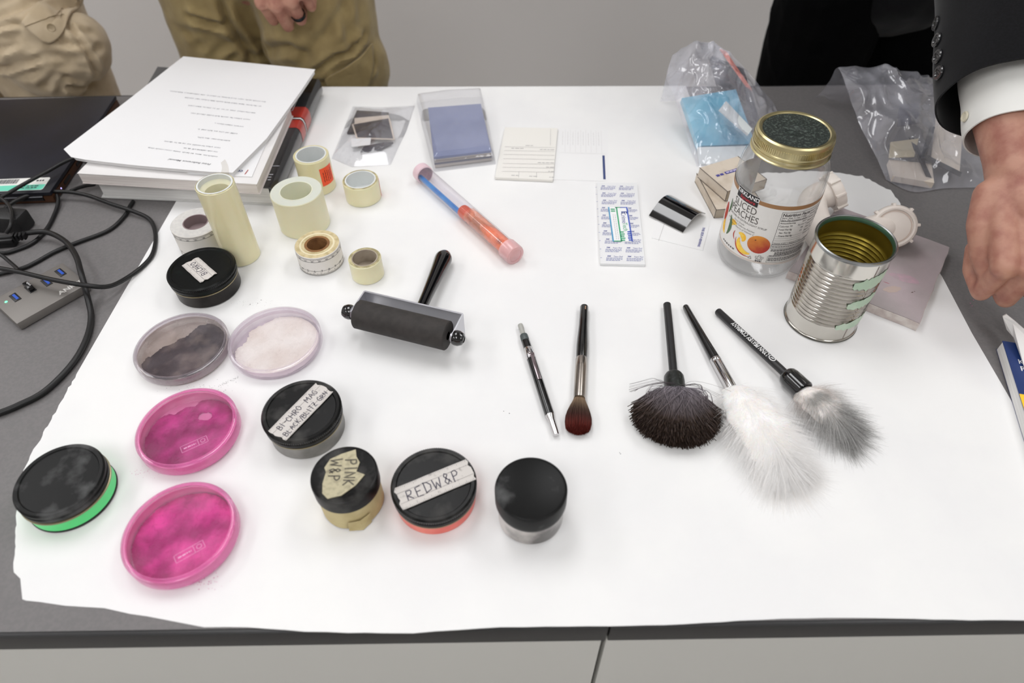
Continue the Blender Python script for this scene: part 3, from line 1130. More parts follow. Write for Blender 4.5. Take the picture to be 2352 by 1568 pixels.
# ------------------------------------------------------------------ peach jar
JC = Vector((.2935, .6265, PAPER_Z))
jar_glass = film('jar_clear_plastic', (254, 254, 254), (232, 235, 235), .02, .1, .02)
t = thing('food_jar', 'empty clear peach jar with a printed paper label and brass screw lid', 'jar', JC)
Rj = .0470
outer = [(0, .004), (.030, .004), (.036, .0015), (.040, .0008), (.0445, .004), (Rj, .012), (Rj, .020), (Rj - .0004, .0235), (Rj - .0004, .1085), (Rj, .111), (Rj - .0003, .117), (Rj - .0006, .120), (Rj - .001, .126), (.0445, .134), (.0412, .140), (.0388, .144), (.0380, .147), (.0398, .1485), (.0398, .150), (.0372, .1512), (.0372, .162)]
MB().lathe(outer, 96).build('jar_body', jar_glass, t, angle=60)
inner = [(r - .0016 if r > .002 else 0, z + (.0012 if z < .01 else 0)) for r, z in outer]
MB().lathe(inner[:19], 96).build('inner_wall', jar_glass, t, angle=60)
# lid
lidg = mat('brass_lid', (212, 201, 158), .3, metal=.95, col2=(194, 182, 136), nscale=20)
rl, zl = .0396, .168
lid = MB().lathe([(rl * .84, zl - .0012), (rl * .87, zl - .0002), (rl * .93, zl), (rl * .985, zl - .0012), (rl, zl - .003), (rl, zl - .0125), (rl + .0006, zl - .0135), (rl + .0006, zl - .0150), (rl - .0004, zl - .0165), (rl - .0004, zl - .0195), (rl + .0012, zl - .0205), (rl + .0012, zl - .0215), (rl - .001, zl - .0215), (rl - .001, zl - .003)], 128).build('lid', lidg, t, angle=30)
MB().lathe([(0, zl - .0026), (rl * .22, zl - .0026), (rl * .25, zl - .0019), (rl * .30, zl - .0017), (rl * .36, zl - .0022), (rl * .85, zl - .0014)], 96).build('lid_top', mat('dusty_dark_green_lid_top', (26, 34, 30), .55, col2=(84, 96, 88), nscale=420, ndetail=3, lo=.5, hi=.72, bump=.2, bscale=900, metal=.2), lid, angle=60)
kn = MB()
for i in range(110):
    a = 2 * PI * i / 110
    kn.box(((rl + .0001) * math.cos(a), (rl + .0001) * math.sin(a), zl - .0085), (.0009, .0010, .0062), Matrix.Rotation(a, 3, 'Z'))
k = kn.build('knurling', lidg, lid, smooth=False)
k['kind'] = 'stuff'
# label wrapped round the body
lab_m = mat('label_paper', (232, 230, 226), .4)
RL = Rj + .0001
deg = math.radians


def wrap(z0, z1, a0, a1, R=RL, n=72):
    vs, fs = [], []
    for i in range(n + 1):
        a = a0 + (a1 - a0) * i / n
        for z in (z0, z1):
            vs.append((R * math.cos(a), R * math.sin(a), z))
    for i in range(n):
        fs.append((2 * i, 2 * i + 2, 2 * i + 3, 2 * i + 1))
    return vs, fs


A0, A1 = deg(-262), deg(-22)
label = MB().add(*wrap(.0265, .1065, A0, A1)).build('label', lab_m, t)
MB().add(*wrap(.1015, .1064, A0, A1, RL + .00012)).build('brown_band', mat('label_brown', (160, 118, 78), .45), label)
g = MB().add(*wrap(.0285, .0289, A0, A1, RL + .00012))
g.add(*wrap(.0272, .0275, A0, A1, RL + .00012))
g.build('bottom_lines', mat('label_tan_line', (176, 138, 110), .5), label)
FR = deg(-149)
R1 = RL + .00014
R2 = RL + .00026
g = MB()
print_geo(g, rect_geo(-.0152, .0965, .0152, .1095, 14), cyl_map(R1, FR, 0))
print_geo(g, frame_geo(-.0152, .0965, .0152, .1095, .0004), cyl_map(R1 + .0001, FR, 0), 1)
logo = g.build('logo_box', [mat('logo_black', (24, 22, 24), .45), mat('logo_white_line', (225, 222, 220), .5)], label)
g = MB()
print_geo(g, shift(text_geo('KIRKLAND', .0064, .016), 0, .1030), cyl_map(R2, FR, 0))
g.build('logo_lettering', mat('logo_white', (245, 245, 245), .5), logo, smooth=False)
g = MB()
print_geo(g, shift(text_geo('Signature', .0056, .004, .25), 0.001, .0983), cyl_map(R2, FR, 0))
g.build('logo_script', mat('logo_red', (206, 40, 58), .5), logo, smooth=False)
g = MB()


def fit_width(geo, w):
    x0, x1 = min(p[0] for p in geo[0]), max(p[0] for p in geo[0])
    return [((x - (x0 + x1) / 2) * w / (x1 - x0), y) for x, y in geo[0]], geo[1]


print_geo(g, shift(fit_width(text_geo('SLICED', .0122, -.004), .0315), .0, .0868), cyl_map(R2, FR, 0))
print_geo(g, shift(fit_width(text_geo('PEACHES', .0122, -.004), .0385), .0012, .0768), cyl_map(R2, FR, 0))
g.build('title_lettering', mat('label_title', (84, 78, 74), .5), label, smooth=False)
g = MB()
print_geo(g, shift(text_geo('PEACHES IN EXTRA-LIGHT SYRUP', .0034), .006, .0725), cyl_map(R2, FR, 0))
for k, (w, y) in enumerate((('Fancy Grade', .0685), ('Hand Packed California Peaches', .0650), ('Excellent Source of Vitamin C', .0615))):
    print_geo(g, shift(text_geo(w, .0030, -.004, .3), -.001 + .0015 * k, y), cyl_map(R2, FR, 0))
print_geo(g, dash_geo(-.018, .004, .0322, .0018, random.Random(4), .002, .004), cyl_map(R2, FR, 0))
g.build('small_lettering', mat('label_small', (96, 90, 88), .5), label, smooth=False)


def grad_mat(name, c1, c2, vec=(0, 0, 1), scale=1.0, off=0.0, nscale=120):
    m = bpy.data.materials.new(name)
    m.use_nodes = True
    nt = m.node_tree
    b = nt.nodes['Principled BSDF']
    b.inputs['Roughness'].default_value = .45
    tc = nt.nodes.new('ShaderNodeTexCoord')
    dp = nt.nodes.new('ShaderNodeVectorMath')
    dp.operation = 'DOT_PRODUCT'
    dp.inputs[1].default_value = vec
    nt.links.new(tc.outputs['Object'], dp.inputs[0])
    n = nt.nodes.new('ShaderNodeTexNoise')
    n.inputs['Scale'].default_value = nscale
    nt.links.new(tc.outputs['Object'], n.inputs['Vector'])
    ma = nt.nodes.new('ShaderNodeMath')
    ma.operation = 'MULTIPLY_ADD'
    ma.inputs[1].default_value = scale
    ma.inputs[2].default_value = off
    nt.links.new(dp.outputs['Value'], ma.inputs[0])
    ad = nt.nodes.new('ShaderNodeMath')
    ad.operation = 'MULTIPLY_ADD'
    ad.inputs[1].default_value = .5
    nt.links.new(n.outputs['Fac'], ad.inputs[0])
    nt.links.new(ma.outputs[0], ad.inputs[2])
    r = nt.nodes.new('ShaderNodeValToRGB')
    r.color_ramp.elements[0].color = lin(c1)
    r.color_ramp.elements[1].color = lin(c2)
    nt.links.new(ad.outputs[0], r.inputs['Fac'])
    nt.links.new(r.outputs['Color'], b.inputs['Base Color'])
    return m


PA = deg(-115)
pv = Vector((math.cos(PA) * -1, 0, 0))
g = MB()
print_geo(g, ell_geo(0, .0520, .0124, .0118), cyl_map(R1, PA, 0))
# printed blush: yellow towards one side, red towards the other
peach_m = grad_mat('printed_peach', (178, 44, 28), (244, 178, 62), (-.55 * math.sin(-PA), .0, .8), 34.0, -1.72)
g.build('printed_peach', peach_m, label)
g = MB()
print_geo(g, ell_geo(-.0045, .0572, .0010, .0006, 12, 1, .6), cyl_map(R2, PA, 0))
g.build('printed_peach_dimple', mat('peach_dimple', (110, 56, 20), .5), label, smooth=False)
yel = mat('printed_slice', (250, 190, 40), .45, col2=(253, 214, 84), nscale=200)
g = MB()
print_geo(g, slice_geo(-.0035, .0590, .0055, .0072, deg(60), deg(200)), cyl_map(R1, deg(-152), 0))
print_geo(g, slice_geo(.0005, .0520, .0050, .0068, deg(120), deg(-40)), cyl_map(R1, deg(-143), 0))
print_geo(g, slice_geo(.0085, .0485, .0125, .0068, deg(165), deg(290)), cyl_map(R1 + .0001, deg(-138), 0))
print_geo(g, slice_geo(.006, .0500, .0105, .0075, deg(150), deg(250)), cyl_map(R1, deg(-176), 0))
g.build('printed_peach_slices', yel, label, smooth=False)
g = MB()
print_geo(g, slice_geo(.0085, .0485, .0165, .0020, deg(175), deg(285)), cyl_map(R1, deg(-138), 0))
print_geo(g, slice_geo(.0005, .0520, .0090, .0016, deg(150), deg(230)), cyl_map(R1, deg(-143), 0))
print_geo(g, ell_geo(-.001, .0640, .0052, .0120, 20, 3), cyl_map(R1, deg(-184), 0))
g.build('printed_red_skin', mat('printed_skin', (186, 58, 34), .45), label, smooth=False)
g = MB()
print_geo(g, slice_geo(-.028, .0560, .030, .0052, deg(-26), deg(26)), cyl_map(R2, deg(-166), 0))
print_geo(g, slice_geo(-.028, .0780, .028, .0030, deg(-22), deg(18)), cyl_map(R2, deg(-174), 0))
g.build('printed_leaf', mat('printed_leaf', (70, 104, 62), .45), label, smooth=False)
# nutrition panel
NP = deg(-68)
nx0, nx1 = (deg(-99) - NP) * RL, (deg(-37) - NP) * RL
g = MB()
cm = cyl_map(R1, NP, 0)
print_geo(g, frame_geo(nx0, .0500, nx1, .0985, .0004, 24), cm)
print_geo(g, frame_geo(nx0, .0300, nx1, .0385, .0003, 24), cm)
print_geo(g, rect_geo(nx0, .0548, nx1, .0555, 24), cm)
xm = .008
for y in (.0868, .0668, .0638, .0608, .0578):
    print_geo(g, rect_geo(nx0 + .0012, y, xm - .001, y + (.0007 if y > .08 else .0002), 10), cm)
for k in range(7):
    print_geo(g, rect_geo(xm, .0900 - .0043 * k, nx1 - .001, .0902 - .0043 * k, 8), cm)


def left_text(s, size, x, y, w=0.0, sh=0.0):
    print_geo(g, shift(text_geo(s, size, w, sh, align='LEFT'), x, y), cyl_map(R2, NP, 0))


left_text('Nutrition Facts', .0052, nx0 + .0012, .0935, .022)
left_text('Serv. Size ½ cup (128g)', .0030, nx0 + .0012, .0905)
left_text('Serv. Per Container about 5', .0028, nx0 + .0012, .0878)
left_text('Amount/Serving', .0026, nx0 + .0012, .0838, .014)
left_text('%DV*', .0024, xm - .007, .0838, .01)
for k, (a_, b_) in enumerate((('Calories 70', 'Fat Cal. 0'), ('Total Fat 0g', '0%'), ('Sat. Fat 0g', '0%'), ('Trans Fat 0g', ''))):
    y = .0795 - .0043 * k
    left_text(a_, .0031, nx0 + .0012 + (.002 if k > 1 else 0), y, .006)
    left_text(b_, .0029, xm - .0065 - (.005 if k == 0 else 0), y)
left_text('Amount/Serving', .0026, xm, .0945, .012)
for k, a_ in enumerate(('Cholest. 0mg', 'Sodium 10mg', 'Potassium 110mg', 'Total Carb. 17g', 'Fiber 1g', 'Sugars 16g', 'Protein 0g')):
    left_text(a_, .0029, xm + .0005, .0908 - .0043 * k, .004)
left_text('Vitamin A 6%  •  Vitamin C 100%  •  Calcium 0%', .0025, nx0 + .0012, .0562)
rg = random.Random(11)
for k, y in enumerate((.0520, .0478, .0462, .0440, .0424, .0408, .0392, .0358, .0340, .0322)):
    print_geo(g, dash_geo(nx0 + (.001 if k not in (3, 4, 5) else .006), nx1 - .002 - rg.uniform(0, .006), y, .0009, rg, .0012, .0034, .0005), cyl_map(R2, NP, 0))
g.build('nutrition_panel', mat('label_black_print', (62, 58, 60), .5), label, smooth=False)
g = MB()
for k in range(5):
    a = 2 * PI * k / 5 + .3
    print_geo(g, frame_geo(.0032 * math.cos(a) - .0014, .0345 + .0028 * math.sin(a) - .0012, .0032 * math.cos(a) + .0014, .0345 + .0028 * math.sin(a) + .0012, .0003, 2), cyl_map(R2, deg(-109), 0))
print_geo(g, dash_geo(-.0035, .0035, .0293, .0014, rg, .001, .002, .0005), cyl_map(R2, deg(-109), 0))
for (xa, ya), (xb, yb) in (((-.002, .031), (.002, .031)), ((.002, .031), (0, .0345)), ((0, .0345), (-.002, .031))):
    d = Vector((xb - xa, yb - ya)).normalized() * .0002
    print_geo(g, ([(xa - d.y, ya + d.x), (xa + d.y, ya - d.x), (xb + d.y, yb - d.x), (xb - d.y, yb + d.x)], [(0, 1, 2, 3)]), cyl_map(R2, deg(-121), 0))
g.build('recycling_marks', mat('label_black_print', (62, 58, 60), .5), label, smooth=False)

# ------------------------------------------------------------------ tin can
CC = Vector((.338, .5204, PAPER_Z))
t = thing('food_can', 'empty ribbed steel food can, open at the top, with green glue patches', 'can', CC)
steel = mat('bright_tinplate', (214, 211, 204), .16, metal=1.0, col2=(200, 196, 188), nscale=12, bump=.02, bscale=150)
gold = mat('gold_lacquer', (158, 140, 58), .3, metal=.75, col2=(140, 122, 44), nscale=8)
Rc, Hc = .0372, .1115
prof = [(0, .0025), (Rc - .003, .0025), (Rc - .0026, .0004), (Rc + .0006, .0004), (Rc + .0009, .0016), (Rc + .0006, .0030), (Rc - .0004, .0036), (Rc, .006), (Rc, .022)]
nrib = 13
for i in range(nrib):
    z0 = .0225 + i * .0052
    prof += [(Rc + .0002, z0), (Rc - .0003, z0 + .0011), (Rc - .0014, z0 + .0026), (Rc - .0003, z0 + .0041), (Rc + .0002, z0 + .0052)]
prof += [(Rc, .0915), (Rc, .1075), (Rc + .0001, .1085)]
MB().lathe(prof, 128).build('can_body', steel, t, angle=60)
inn = [(r_ - .0005, z_) for r_, z_ in prof if z_ > .0045]
MB().lathe([(0, .0036), (Rc - .0015, .0036)] + inn, 128).build('can_lining', gold, t, angle=60)
MB().lathe([(Rc - .0006, .1078), (Rc + .0010, .1078), (Rc + .0014, .1095), (Rc + .0012, .1110), (Rc, .1116), (Rc - .0011, .1110), (Rc - .0013, .1092)], 128).build('top_rim', mat('steel_rim', (150, 152, 152), .25, metal=1.0), t)
MB().lathe([(Rc - .0013, .1092), (Rc - .0011, .1108), (Rc - .0021, .1090), (Rc - .0024, .1068), (Rc - .0008, .1062)], 128).build('inner_rim', mat('green_sealant_rim', (74, 106, 84), .3, metal=.5), t)
MB().lathe([(Rc + .0010, .0010), (Rc + .00135, .0016), (Rc + .0010, .0024)], 96).build('bottom_seam', mat('dull_steel_seam', (112, 112, 106), .35, metal=1.0), t)
g = MB()
seam_a = deg(-72)
for i in range(46):
    z = .0045 + i * .0022
    print_geo(g, rect_geo(-.0003, 0, .0003, .0014 if .022 < z < .09 else .0022), cyl_map(Rc + .0003, seam_a, z))
g.build('side_seam', mat('seam_burn', (92, 62, 50), .5), t, smooth=False)
glue = mat('green_glue_patch', (176, 200, 176), .45, col2=(196, 212, 192), nscale=60, lo=.4, hi=.7)
rg = random.Random(8)
for z, hh, a_l, a_r in ((.0830, .0165, -98, -30), (.0555, .0135, -93, -34), (.0245, .0125, -95, -30)):
    g = MB()
    ol = []
    n = 18
    for i in range(n + 1):
        x = i / n
        ol.append((x, z - hh * math.sin(PI * min(1, .08 + x * .95)) ** .5 * .5 * (1 + rg.uniform(-.25, .25)) + .004 * x))
    up = [(i / n, z + hh * math.sin(PI * min(1, .06 + i / n * .8)) ** .6 * .45 * (1 + rg.uniform(-.25, .25)) + .005 * i / n) for i in range(n + 1)]
    vs, fs = [], []
    for i in range(n + 1):
        a = deg(a_l + (a_r - a_l) * i / n)
        for x, zz in (ol[i], up[i]):
            vs.append(((Rc + .00045) * math.cos(a), (Rc + .00045) * math.sin(a), zz))
    for i in range(n):
        fs.append((2 * i, 2 * i + 2, 2 * i + 3, 2 * i + 1))
    g.add(vs, fs).build('glue_patch', glue, t)

# ------------------------------------------------------------------ stone tile under the can
tc = [at(1925, 472, .0125), at(2183, 567, .0125), at(2113, 742, .0125), at(1812, 621, .0125)]
ctr = sum(tc, Vector()) / 4
tile_m = mat('tile_face', (162, 154, 154), .6, col2=(182, 168, 172), nscale=14, ndetail=6, lo=.4, hi=.65, bump=.1, bscale=500)
t = thing('stone_tile', 'square grey stone tile with pink powder stains under the white pipe fitting', 'tile', (ctr.x, ctr.y, PAPER_Z))
ol = []
rg = random.Random(6)
for a, b in zip(tc, tc[1:] + tc[:1]):
    for k in range(12):
        p = a.lerp(b, k / 12) - ctr
        ol.append((p.x + rg.uniform(-.0006, .0006), p.y + rg.uniform(-.0006, .0006)))
MB().prism(ol, .0003, .0108).build('tile_body', mat('tile_side', (214, 206, 200), .8, col2=(190, 176, 172), nscale=60, lo=.4, hi=.6, bump=.4, bscale=150), t, smooth=False)
MB().prism([(x * .992, y * .992) for x, y in ol], .0106, .0116).build('tile_face', tile_m, t, smooth=False)
st = MB()


def stain(px, py, rx, ry, mi, seed, ang=0.0):
    q = at(px, py, .0117) - ctr
    n = 26
    vs = [(q.x, q.y, .01175)]
    for i in range(n):
        a = 2 * PI * i / n
        rr = 1 + .35 * noise.noise(Vector((math.cos(a) * 1.4 + seed, math.sin(a) * 1.4, seed)))
        x, y = rx * rr * math.cos(a), ry * rr * math.sin(a)
        vs.append((q.x + x * math.cos(ang) - y * math.sin(ang), q.y + x * math.sin(ang) + y * math.cos(ang), .01172))
    st.add(vs, [(0, 1 + i, 1 + (i + 1) % n) for i in range(n)], mi)


stain(2078, 640, .016, .0062, 0, 1.0, -.5)
stain(2048, 665, .010, .0048, 1, 2.0, .2)
stain(2095, 672, .0016, .0005, 2, 4.0, .3)
stain(2100, 670, .0008, .0004, 2, 5.0)
stain(2036, 650, .0035, .0004, 3, 6.0, -.6)
pst = mat('pink_stain', (200, 166, 180), .85, col2=(180, 162, 168), nscale=60, lo=.45, hi=.6)
st.build('powder_stains', [pst, mat('peach_stain', (188, 170, 162), .85), mat('brown_fleck', (96, 76, 70), .8), mat('red_fleck', (176, 96, 104), .8)], t, smooth=False)

# ------------------------------------------------------------------ white plastic drain fitting on the tile
pvc = mat('white_plastic_pipe', (230, 222, 214), .4, col2=(222, 212, 204), nscale=18, bump=.03, bscale=200)
ZT = .0118 + .0006
eL, eR = at(1914, 440, ZT + .026), at(2052, 520, ZT + .0265)
dirv = Vector((-.30, -.72, .52)).normalized()
dL = Vector((.80, .15, .35)).normalized()
base = (eL + eR) / 2
t = thing('drain_pipe', 'white plastic bent drain pipe with two ribbed slip nuts, behind the can', 'pipe', (base.x, base.y, T))
loc = lambda v: Vector(v) - t.location
pth = smooth_path([loc(eR - dirv * .002), loc(eR - dirv * .014), loc(at(1985, 535, ZT + .019)), loc(at(1940, 560, ZT + .019)), loc(at(1900, 556, ZT + .019)), loc(at(1876, 520, ZT + .019)), loc(eL - dL * .026), loc(eL - dL * .002)], 8)
MB().tube(pth, .0172, 28, caps=False).build('pipe', pvc, t, angle=60)


def nut(c, d, r, lug):
    fm_ = axis_frame(loc(c), loc(c) + d)
    n_ = MB()
    n_.lathe([(r - .0045, -.006), (r, -.006), (r + .0012, -.004), (r + .0012, .004), (r, .0065), (r - .002, .0072), (r - .004, .0065), (r - .004, .0045), (0, .0045)], 64, xf=fm_)
    nt_ = n_.build('slip_nut', pvc, t)
    lg = MB()
    for k in range(8):
        a = 2 * PI * k / 8 + .3
        lg.box(fm_ @ Vector(((r + .0012) * math.cos(a), (r + .0012) * math.sin(a), 0)), (.0045, .0035, .0125), fm_.to_3x3() @ Matrix.Rotation(a, 3, 'Z'), bev=.001)
    if lug:
        a = .9
        lg.box(fm_ @ Vector(((r + .006) * math.cos(lug), (r + .006) * math.sin(lug), 0)), (.012, .004, .011), fm_.to_3x3() @ Matrix.Rotation(lug, 3, 'Z'), bev=.0015)
    lg.build('grip_ribs', pvc, nt_)
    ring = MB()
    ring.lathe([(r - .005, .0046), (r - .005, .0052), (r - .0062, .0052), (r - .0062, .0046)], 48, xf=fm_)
    ring.build('inner_ring', mat('pvc_darker_ring', (206, 188, 176), .5), nt_)  # thin ring, darker and browner than the pipe plastic


nut(eR, dirv, .0235, 0)
nut(eL, dL, .0215, 5.6)

# ------------------------------------------------------------------ two small cardboard boxes
card = mat('worn_white_card', (214, 202, 186), .75, col2=(198, 184, 166), nscale=60, ndetail=6, lo=.45, hi=.7)
card_line = mat('card_dark_edge', (92, 82, 76), .8)
blue_st = mat('blue_stamp', (72, 70, 150), .6)


def small_box(label, pts, z0, z1, stamp):
    """pts: three top corners (back-left, back-right, front-left) in pixels at height z1."""
    a, b, c = [at(x, y, z1) for x, y in pts]
    u = (b - a)
    v = (c - a)
    L = .062
    W = v.length
    v.normalize()
    u = u - v * u.dot(v)
    u.normalize()
    t = thing('cardboard_box', label, 'cardboard box', (a.x, a.y, T), 0, 'small cardboard slide boxes')
    rot = Matrix(((u.x, v.x, 0), (u.y, v.y, 0), (0, 0, 1)))
    hz = z1 - z0
    ce = Vector((0, 0, z0 + hz / 2)) + u * L / 2 + v * W / 2
    MB().box(ce, (L - .001, W - .002, hz - .001), rot).build('tray', mat('tray_card', (190, 178, 160), .8), t, smooth=False)
    sl = MB()
    th = .0007
    sl.box(ce + Vector((0, 0, hz / 2 - th / 2)), (L, W, th), rot)
    sl.box(ce - Vector((0, 0, hz / 2 - th / 2)), (L, W, th), rot)
    sl.box(ce + u * (L / 2 - th / 2), (th, W, hz), rot)
    sl.box(ce - u * (L / 2 - th / 2), (th, W, hz), rot)
    s = sl.build('sleeve', card, t, smooth=False)
    ed = MB()
    for sx in (-1, 1):
        for sz in (-1, 1):
            ed.tube([ce + u * sx * L / 2 + v * -W / 2 + Vector((0, 0, sz * hz / 2)), ce + u * sx * L / 2 + v * W / 2 + Vector((0, 0, sz * hz / 2))], .0004, 5)
    for sz in (-1, 1):
        ed.tube([ce - u * L / 2 + v * W / 2 + Vector((0, 0, sz * hz / 2)), ce + u * L / 2 + v * W / 2 + Vector((0, 0, sz * hz / 2))], .0004, 5)
    for sx in (-1, 1):
        ed.tube([ce + u * sx * L / 2 + v * W / 2 - Vector((0, 0, hz / 2)), ce + u * sx * L / 2 + v * W / 2 + Vector((0, 0, hz / 2))], .0004, 5)
    ed.build('worn_edges', card_line, t)
    if stamp:
        o = Vector((0, 0, z1 + .0003)) + u * .035 + v * W * .42
        fm = flat_map(o, u, -v)
        g = MB()
        print_geo(g, rect_geo(-.013, -.0028, .015, .0024), fm)
        print_geo(g, dash_geo(-.027, -.015, -.0026, .0042, random.Random(2), .003, .005), fm)
        k = g.build('blue_stamp', blue_st, s, smooth=False)
        g = MB()
        fm2 = flat_map(o + Vector((0, 0, .0002)), u, -v)
        print_geo(g, dash_geo(-.011, .013, -.0012, .0022, random.Random(5), .003, .005), fm2)
        g.build('stamp_print', mat('stamp_pale', (214, 206, 224), .6), s, smooth=False)
        g = MB()
        print_geo(g, dash_geo(-.004, .014, -.014, .0022, random.Random(3), .002, .004), fm)
        g.build('faint_print', mat('faint_print', (166, 152, 156), .7), s, smooth=False)
    return t


small_box('lower of the two worn white cardboard boxes beside the glass jar', [(1600, 398), (1700, 384), (1645, 482)], .0006, .0135, False)
small_box('upper worn white cardboard box with a blue stamp, stacked crosswise', [(1607, 385), (1701, 359), (1671, 440)], .0141, .0285, True)

# ------------------------------------------------------------------ rubber brayer
bl, br = at(822, 721, .030), at(1029, 771, .030)
ax = (br - bl).normalized()
mid = (bl + br) / 2
back_d = Vector((-ax.y, ax.x, 0))
Lr = (br - bl).length
t = thing('brayer', 'black rubber ink roller with a bent metal frame and glossy black handle', 'brayer', (mid.x, mid.y, PAPER_Z))
M3 = Matrix(((ax.x, back_d.x, 0), (ax.y, back_d.y, 0), (0, 0, 1)))
W2 = lambda x, y, z: M3 @ Vector((x, y, z))
zr, rr = .0300 - .0006, .0155
xf = axis_frame(W2(-Lr / 2, 0, zr), W2(Lr / 2, 0, zr))
MB().lathe([(.0045, -.0002), (rr - .0008, 0), (rr, .0008), (rr, Lr - .0008), (rr - .0008, Lr), (.0045, Lr + .0002)], 64, xf=xf).build('rubber_roller', mat('black_rubber', (46, 43, 41), .75, col2=(54, 50, 48), nscale=120, bump=.06, bscale=900), t)
alu = mat('aluminium_frame', (198, 198, 204), .32, metal=.9)
yb, zt, zb = .0285, .0355, .0004
fr = MB()
xe = Lr / 2 + .0055
fr.box(W2(0, yb, (zt + zb) / 2), (2 * xe, .0020, zt - zb), M3)
for sx in (-1, 1):
    x0 = sx * xe
    pr = [(yb, zb), (yb, zt), (-.004, zr + .0055), (-.0065, zr), (-.004, zr - .0055)]
    vs = [W2(x0 - .0008, y, z) for y, z in pr] + [W2(x0 + .0008, y, z) for y, z in pr]
    n = len(pr)
    fr.add(vs, [tuple(range(n)), tuple(range(2 * n - 1, n - 1, -1))] + [(i, i + n, (i + 1) % n + n, (i + 1) % n) for i in range(n)])
fr.build('frame', alu, t, smooth=False)
kb = mat('glossy_black_plastic', (10, 10, 12), .12, coat=.6)
for sx in (-1, 1):
    xk = axis_frame(W2(sx * (xe + .0008), 0, zr), W2(sx * (xe + .02), 0, zr))
    k = MB().lathe([(0, 0), (.0074, 0), (.0082, .0025), (.0080, .006), (.0062, .0098), (.0035, .0112), (.003, .0105), (0, .0105)], 40, xf=xk).build('axle_cap', kb, t)
    MB().lathe([(0, -.003), (.0045, -.003), (.0045, 0), (0, 0)], 24, xf=xk).build('washer', alu, t)
hs = W2(.004, yb + .001, .0175)
he = at(1021, 588, .0125) - t.location
xh = axis_frame(hs, he)
Lh = (he - hs).length
MB().lathe([(0, 0), (.0058, 0), (.0060, .003), (.0066, Lh * .3), (.0086, Lh * .7), (.0102, Lh * .9), (.0104, Lh * .95), (.0096, Lh * .985), (.007, Lh + .0035), (.0035, Lh + .0052), (0, Lh + .0055)], 40, xf=xh).build('handle', kb, t)
MB().lathe([(0, -.0032), (.003, -.003), (.0042, -.0018), (.0042, -.0008)], 24, xf=xh).build('rivet', alu, t)

# ------------------------------------------------------------------ clear tube with brush and orange powder
ta, tb = at(966, 393, .0126), at(1184, 587, .0126)
t = rod_thing('applicator_tube', 'clear plastic tube holding a blue stick brush and orange powder, pink end caps', 'applicator tube', ta, tb)
Lt = (tb - ta).length
tube_clear = film('tube_clear_plastic', (253, 251, 253), (250, 238, 243), .05, .14, .05)
MB().lathe([(.0112, .004), (.0112, Lt - .004)], 48).build('tube_wall', tube_clear, t)
capm = film('pink_cap_plastic', (252, 226, 228), (246, 206, 208), .6, .15, .25)
MB().lathe([(0, -.001), (.0095, -.001), (.0124, .0005), (.0126, .004), (.0126, .011), (.0112, .012)], 48).build('end_cap', mat('mauve_cap', (228, 202, 210), .45, sss=.2), t)
MB().lathe([(.0112, Lt - .018), (.0126, Lt - .017), (.0126, Lt - .002), (.0118, Lt), (.0085, Lt + .0004), (.0085, Lt - .0006), (0, Lt - .0006)], 48).build('end_cap', capm, t)
Ls = Lt * .50
xoff = lambda x, y: Matrix.Translation((x, y, 0))
MB().lathe([(0, .006), (.0034, .006), (.0034, Ls), (0, Ls)], 16, xf=xoff(-.0045, -.004)).build("blue_stick", mat('blue_plastic_stick', (32, 138, 214), .35, col2=(24, 118, 196), nscale=40), t)
MB().lathe([(0, Ls - .003), (.0080, Ls - .003), (.0086, Ls), (.0086, Ls + .010), (.0078, Ls + .013), (0, Ls + .013)], 32, xf=xoff(-.001, -.0015)).build('stopper', mat('rust_red_stopper', (206, 78, 44), .5), t)
MB().lathe([(.0098, Ls + .012), (.0098, Lt - .006), (.006, Lt - .004), (0, Lt - .004)], 40, xf=xoff(0, 0)).build('vial', film('orange_dusted_vial', (255, 236, 226), (255, 168, 130), .2, .12, .1, blotch=.7, blotch_scale=60, blo=.42, bhi=.66), t)
MB().lathe([(.001, Ls + .035), (.005, Ls + .042), (.0088, Ls + .062), (.0090, Lt - .020), (.0090, Lt - .008), (0, Lt - .007)], 40, jit=lambda a, j: -.0012 * max(0, noise.noise(Vector((math.cos(a) * 2, math.sin(a) * 2, j))))).build('orange_powder', mat('orange_powder', (255, 152, 92), .8, col2=(255, 132, 80), nscale=60), t)
nb = 140
pa = np.zeros((nb, 5, 3))
rs = np.random.RandomState(2)
for k in range(5):
    f_ = k / 4
    sp_ = .0015 + .0055 * f_
    pa[:, k, 0] = rs.normal(0, 1, nb) * sp_ * .6
    pa[:, k, 1] = rs.normal(0, 1, nb) * sp_ * .6
    pa[:, k, 2] = Ls + .012 + .048 * f_
ang_ = rs.uniform(0, 6.28, nb)
rad_ = np.sqrt(rs.uniform(0, 1, nb))
for k in range(5):
    f_ = k / 4
    pa[:, k, 0] = np.cos(ang_) * rad_ * (.0022 + .0062 * f_)
    pa[:, k, 1] = np.sin(ang_) * rad_ * (.0022 + .0062 * f_)
strands('brush_hair', pa, np.full(5, .00022), np.broadcast_to(np.array(lin((206, 168, 150))[:3]), (nb, 5, 3)), attr_mat('strand_material'), t)
g = MB()
g2 = stroke_text('AWN', .0065, .0006, .05, random.Random(3))
fmz = lambda x, y: Vector((.0100 * math.cos(2.2 + y / .01), .0100 * math.sin(2.2 + y / .01), Lt - .026 + x * .6))
print_geo(g, g2, fmz)
g.build('scribble', INK, t, smooth=False)

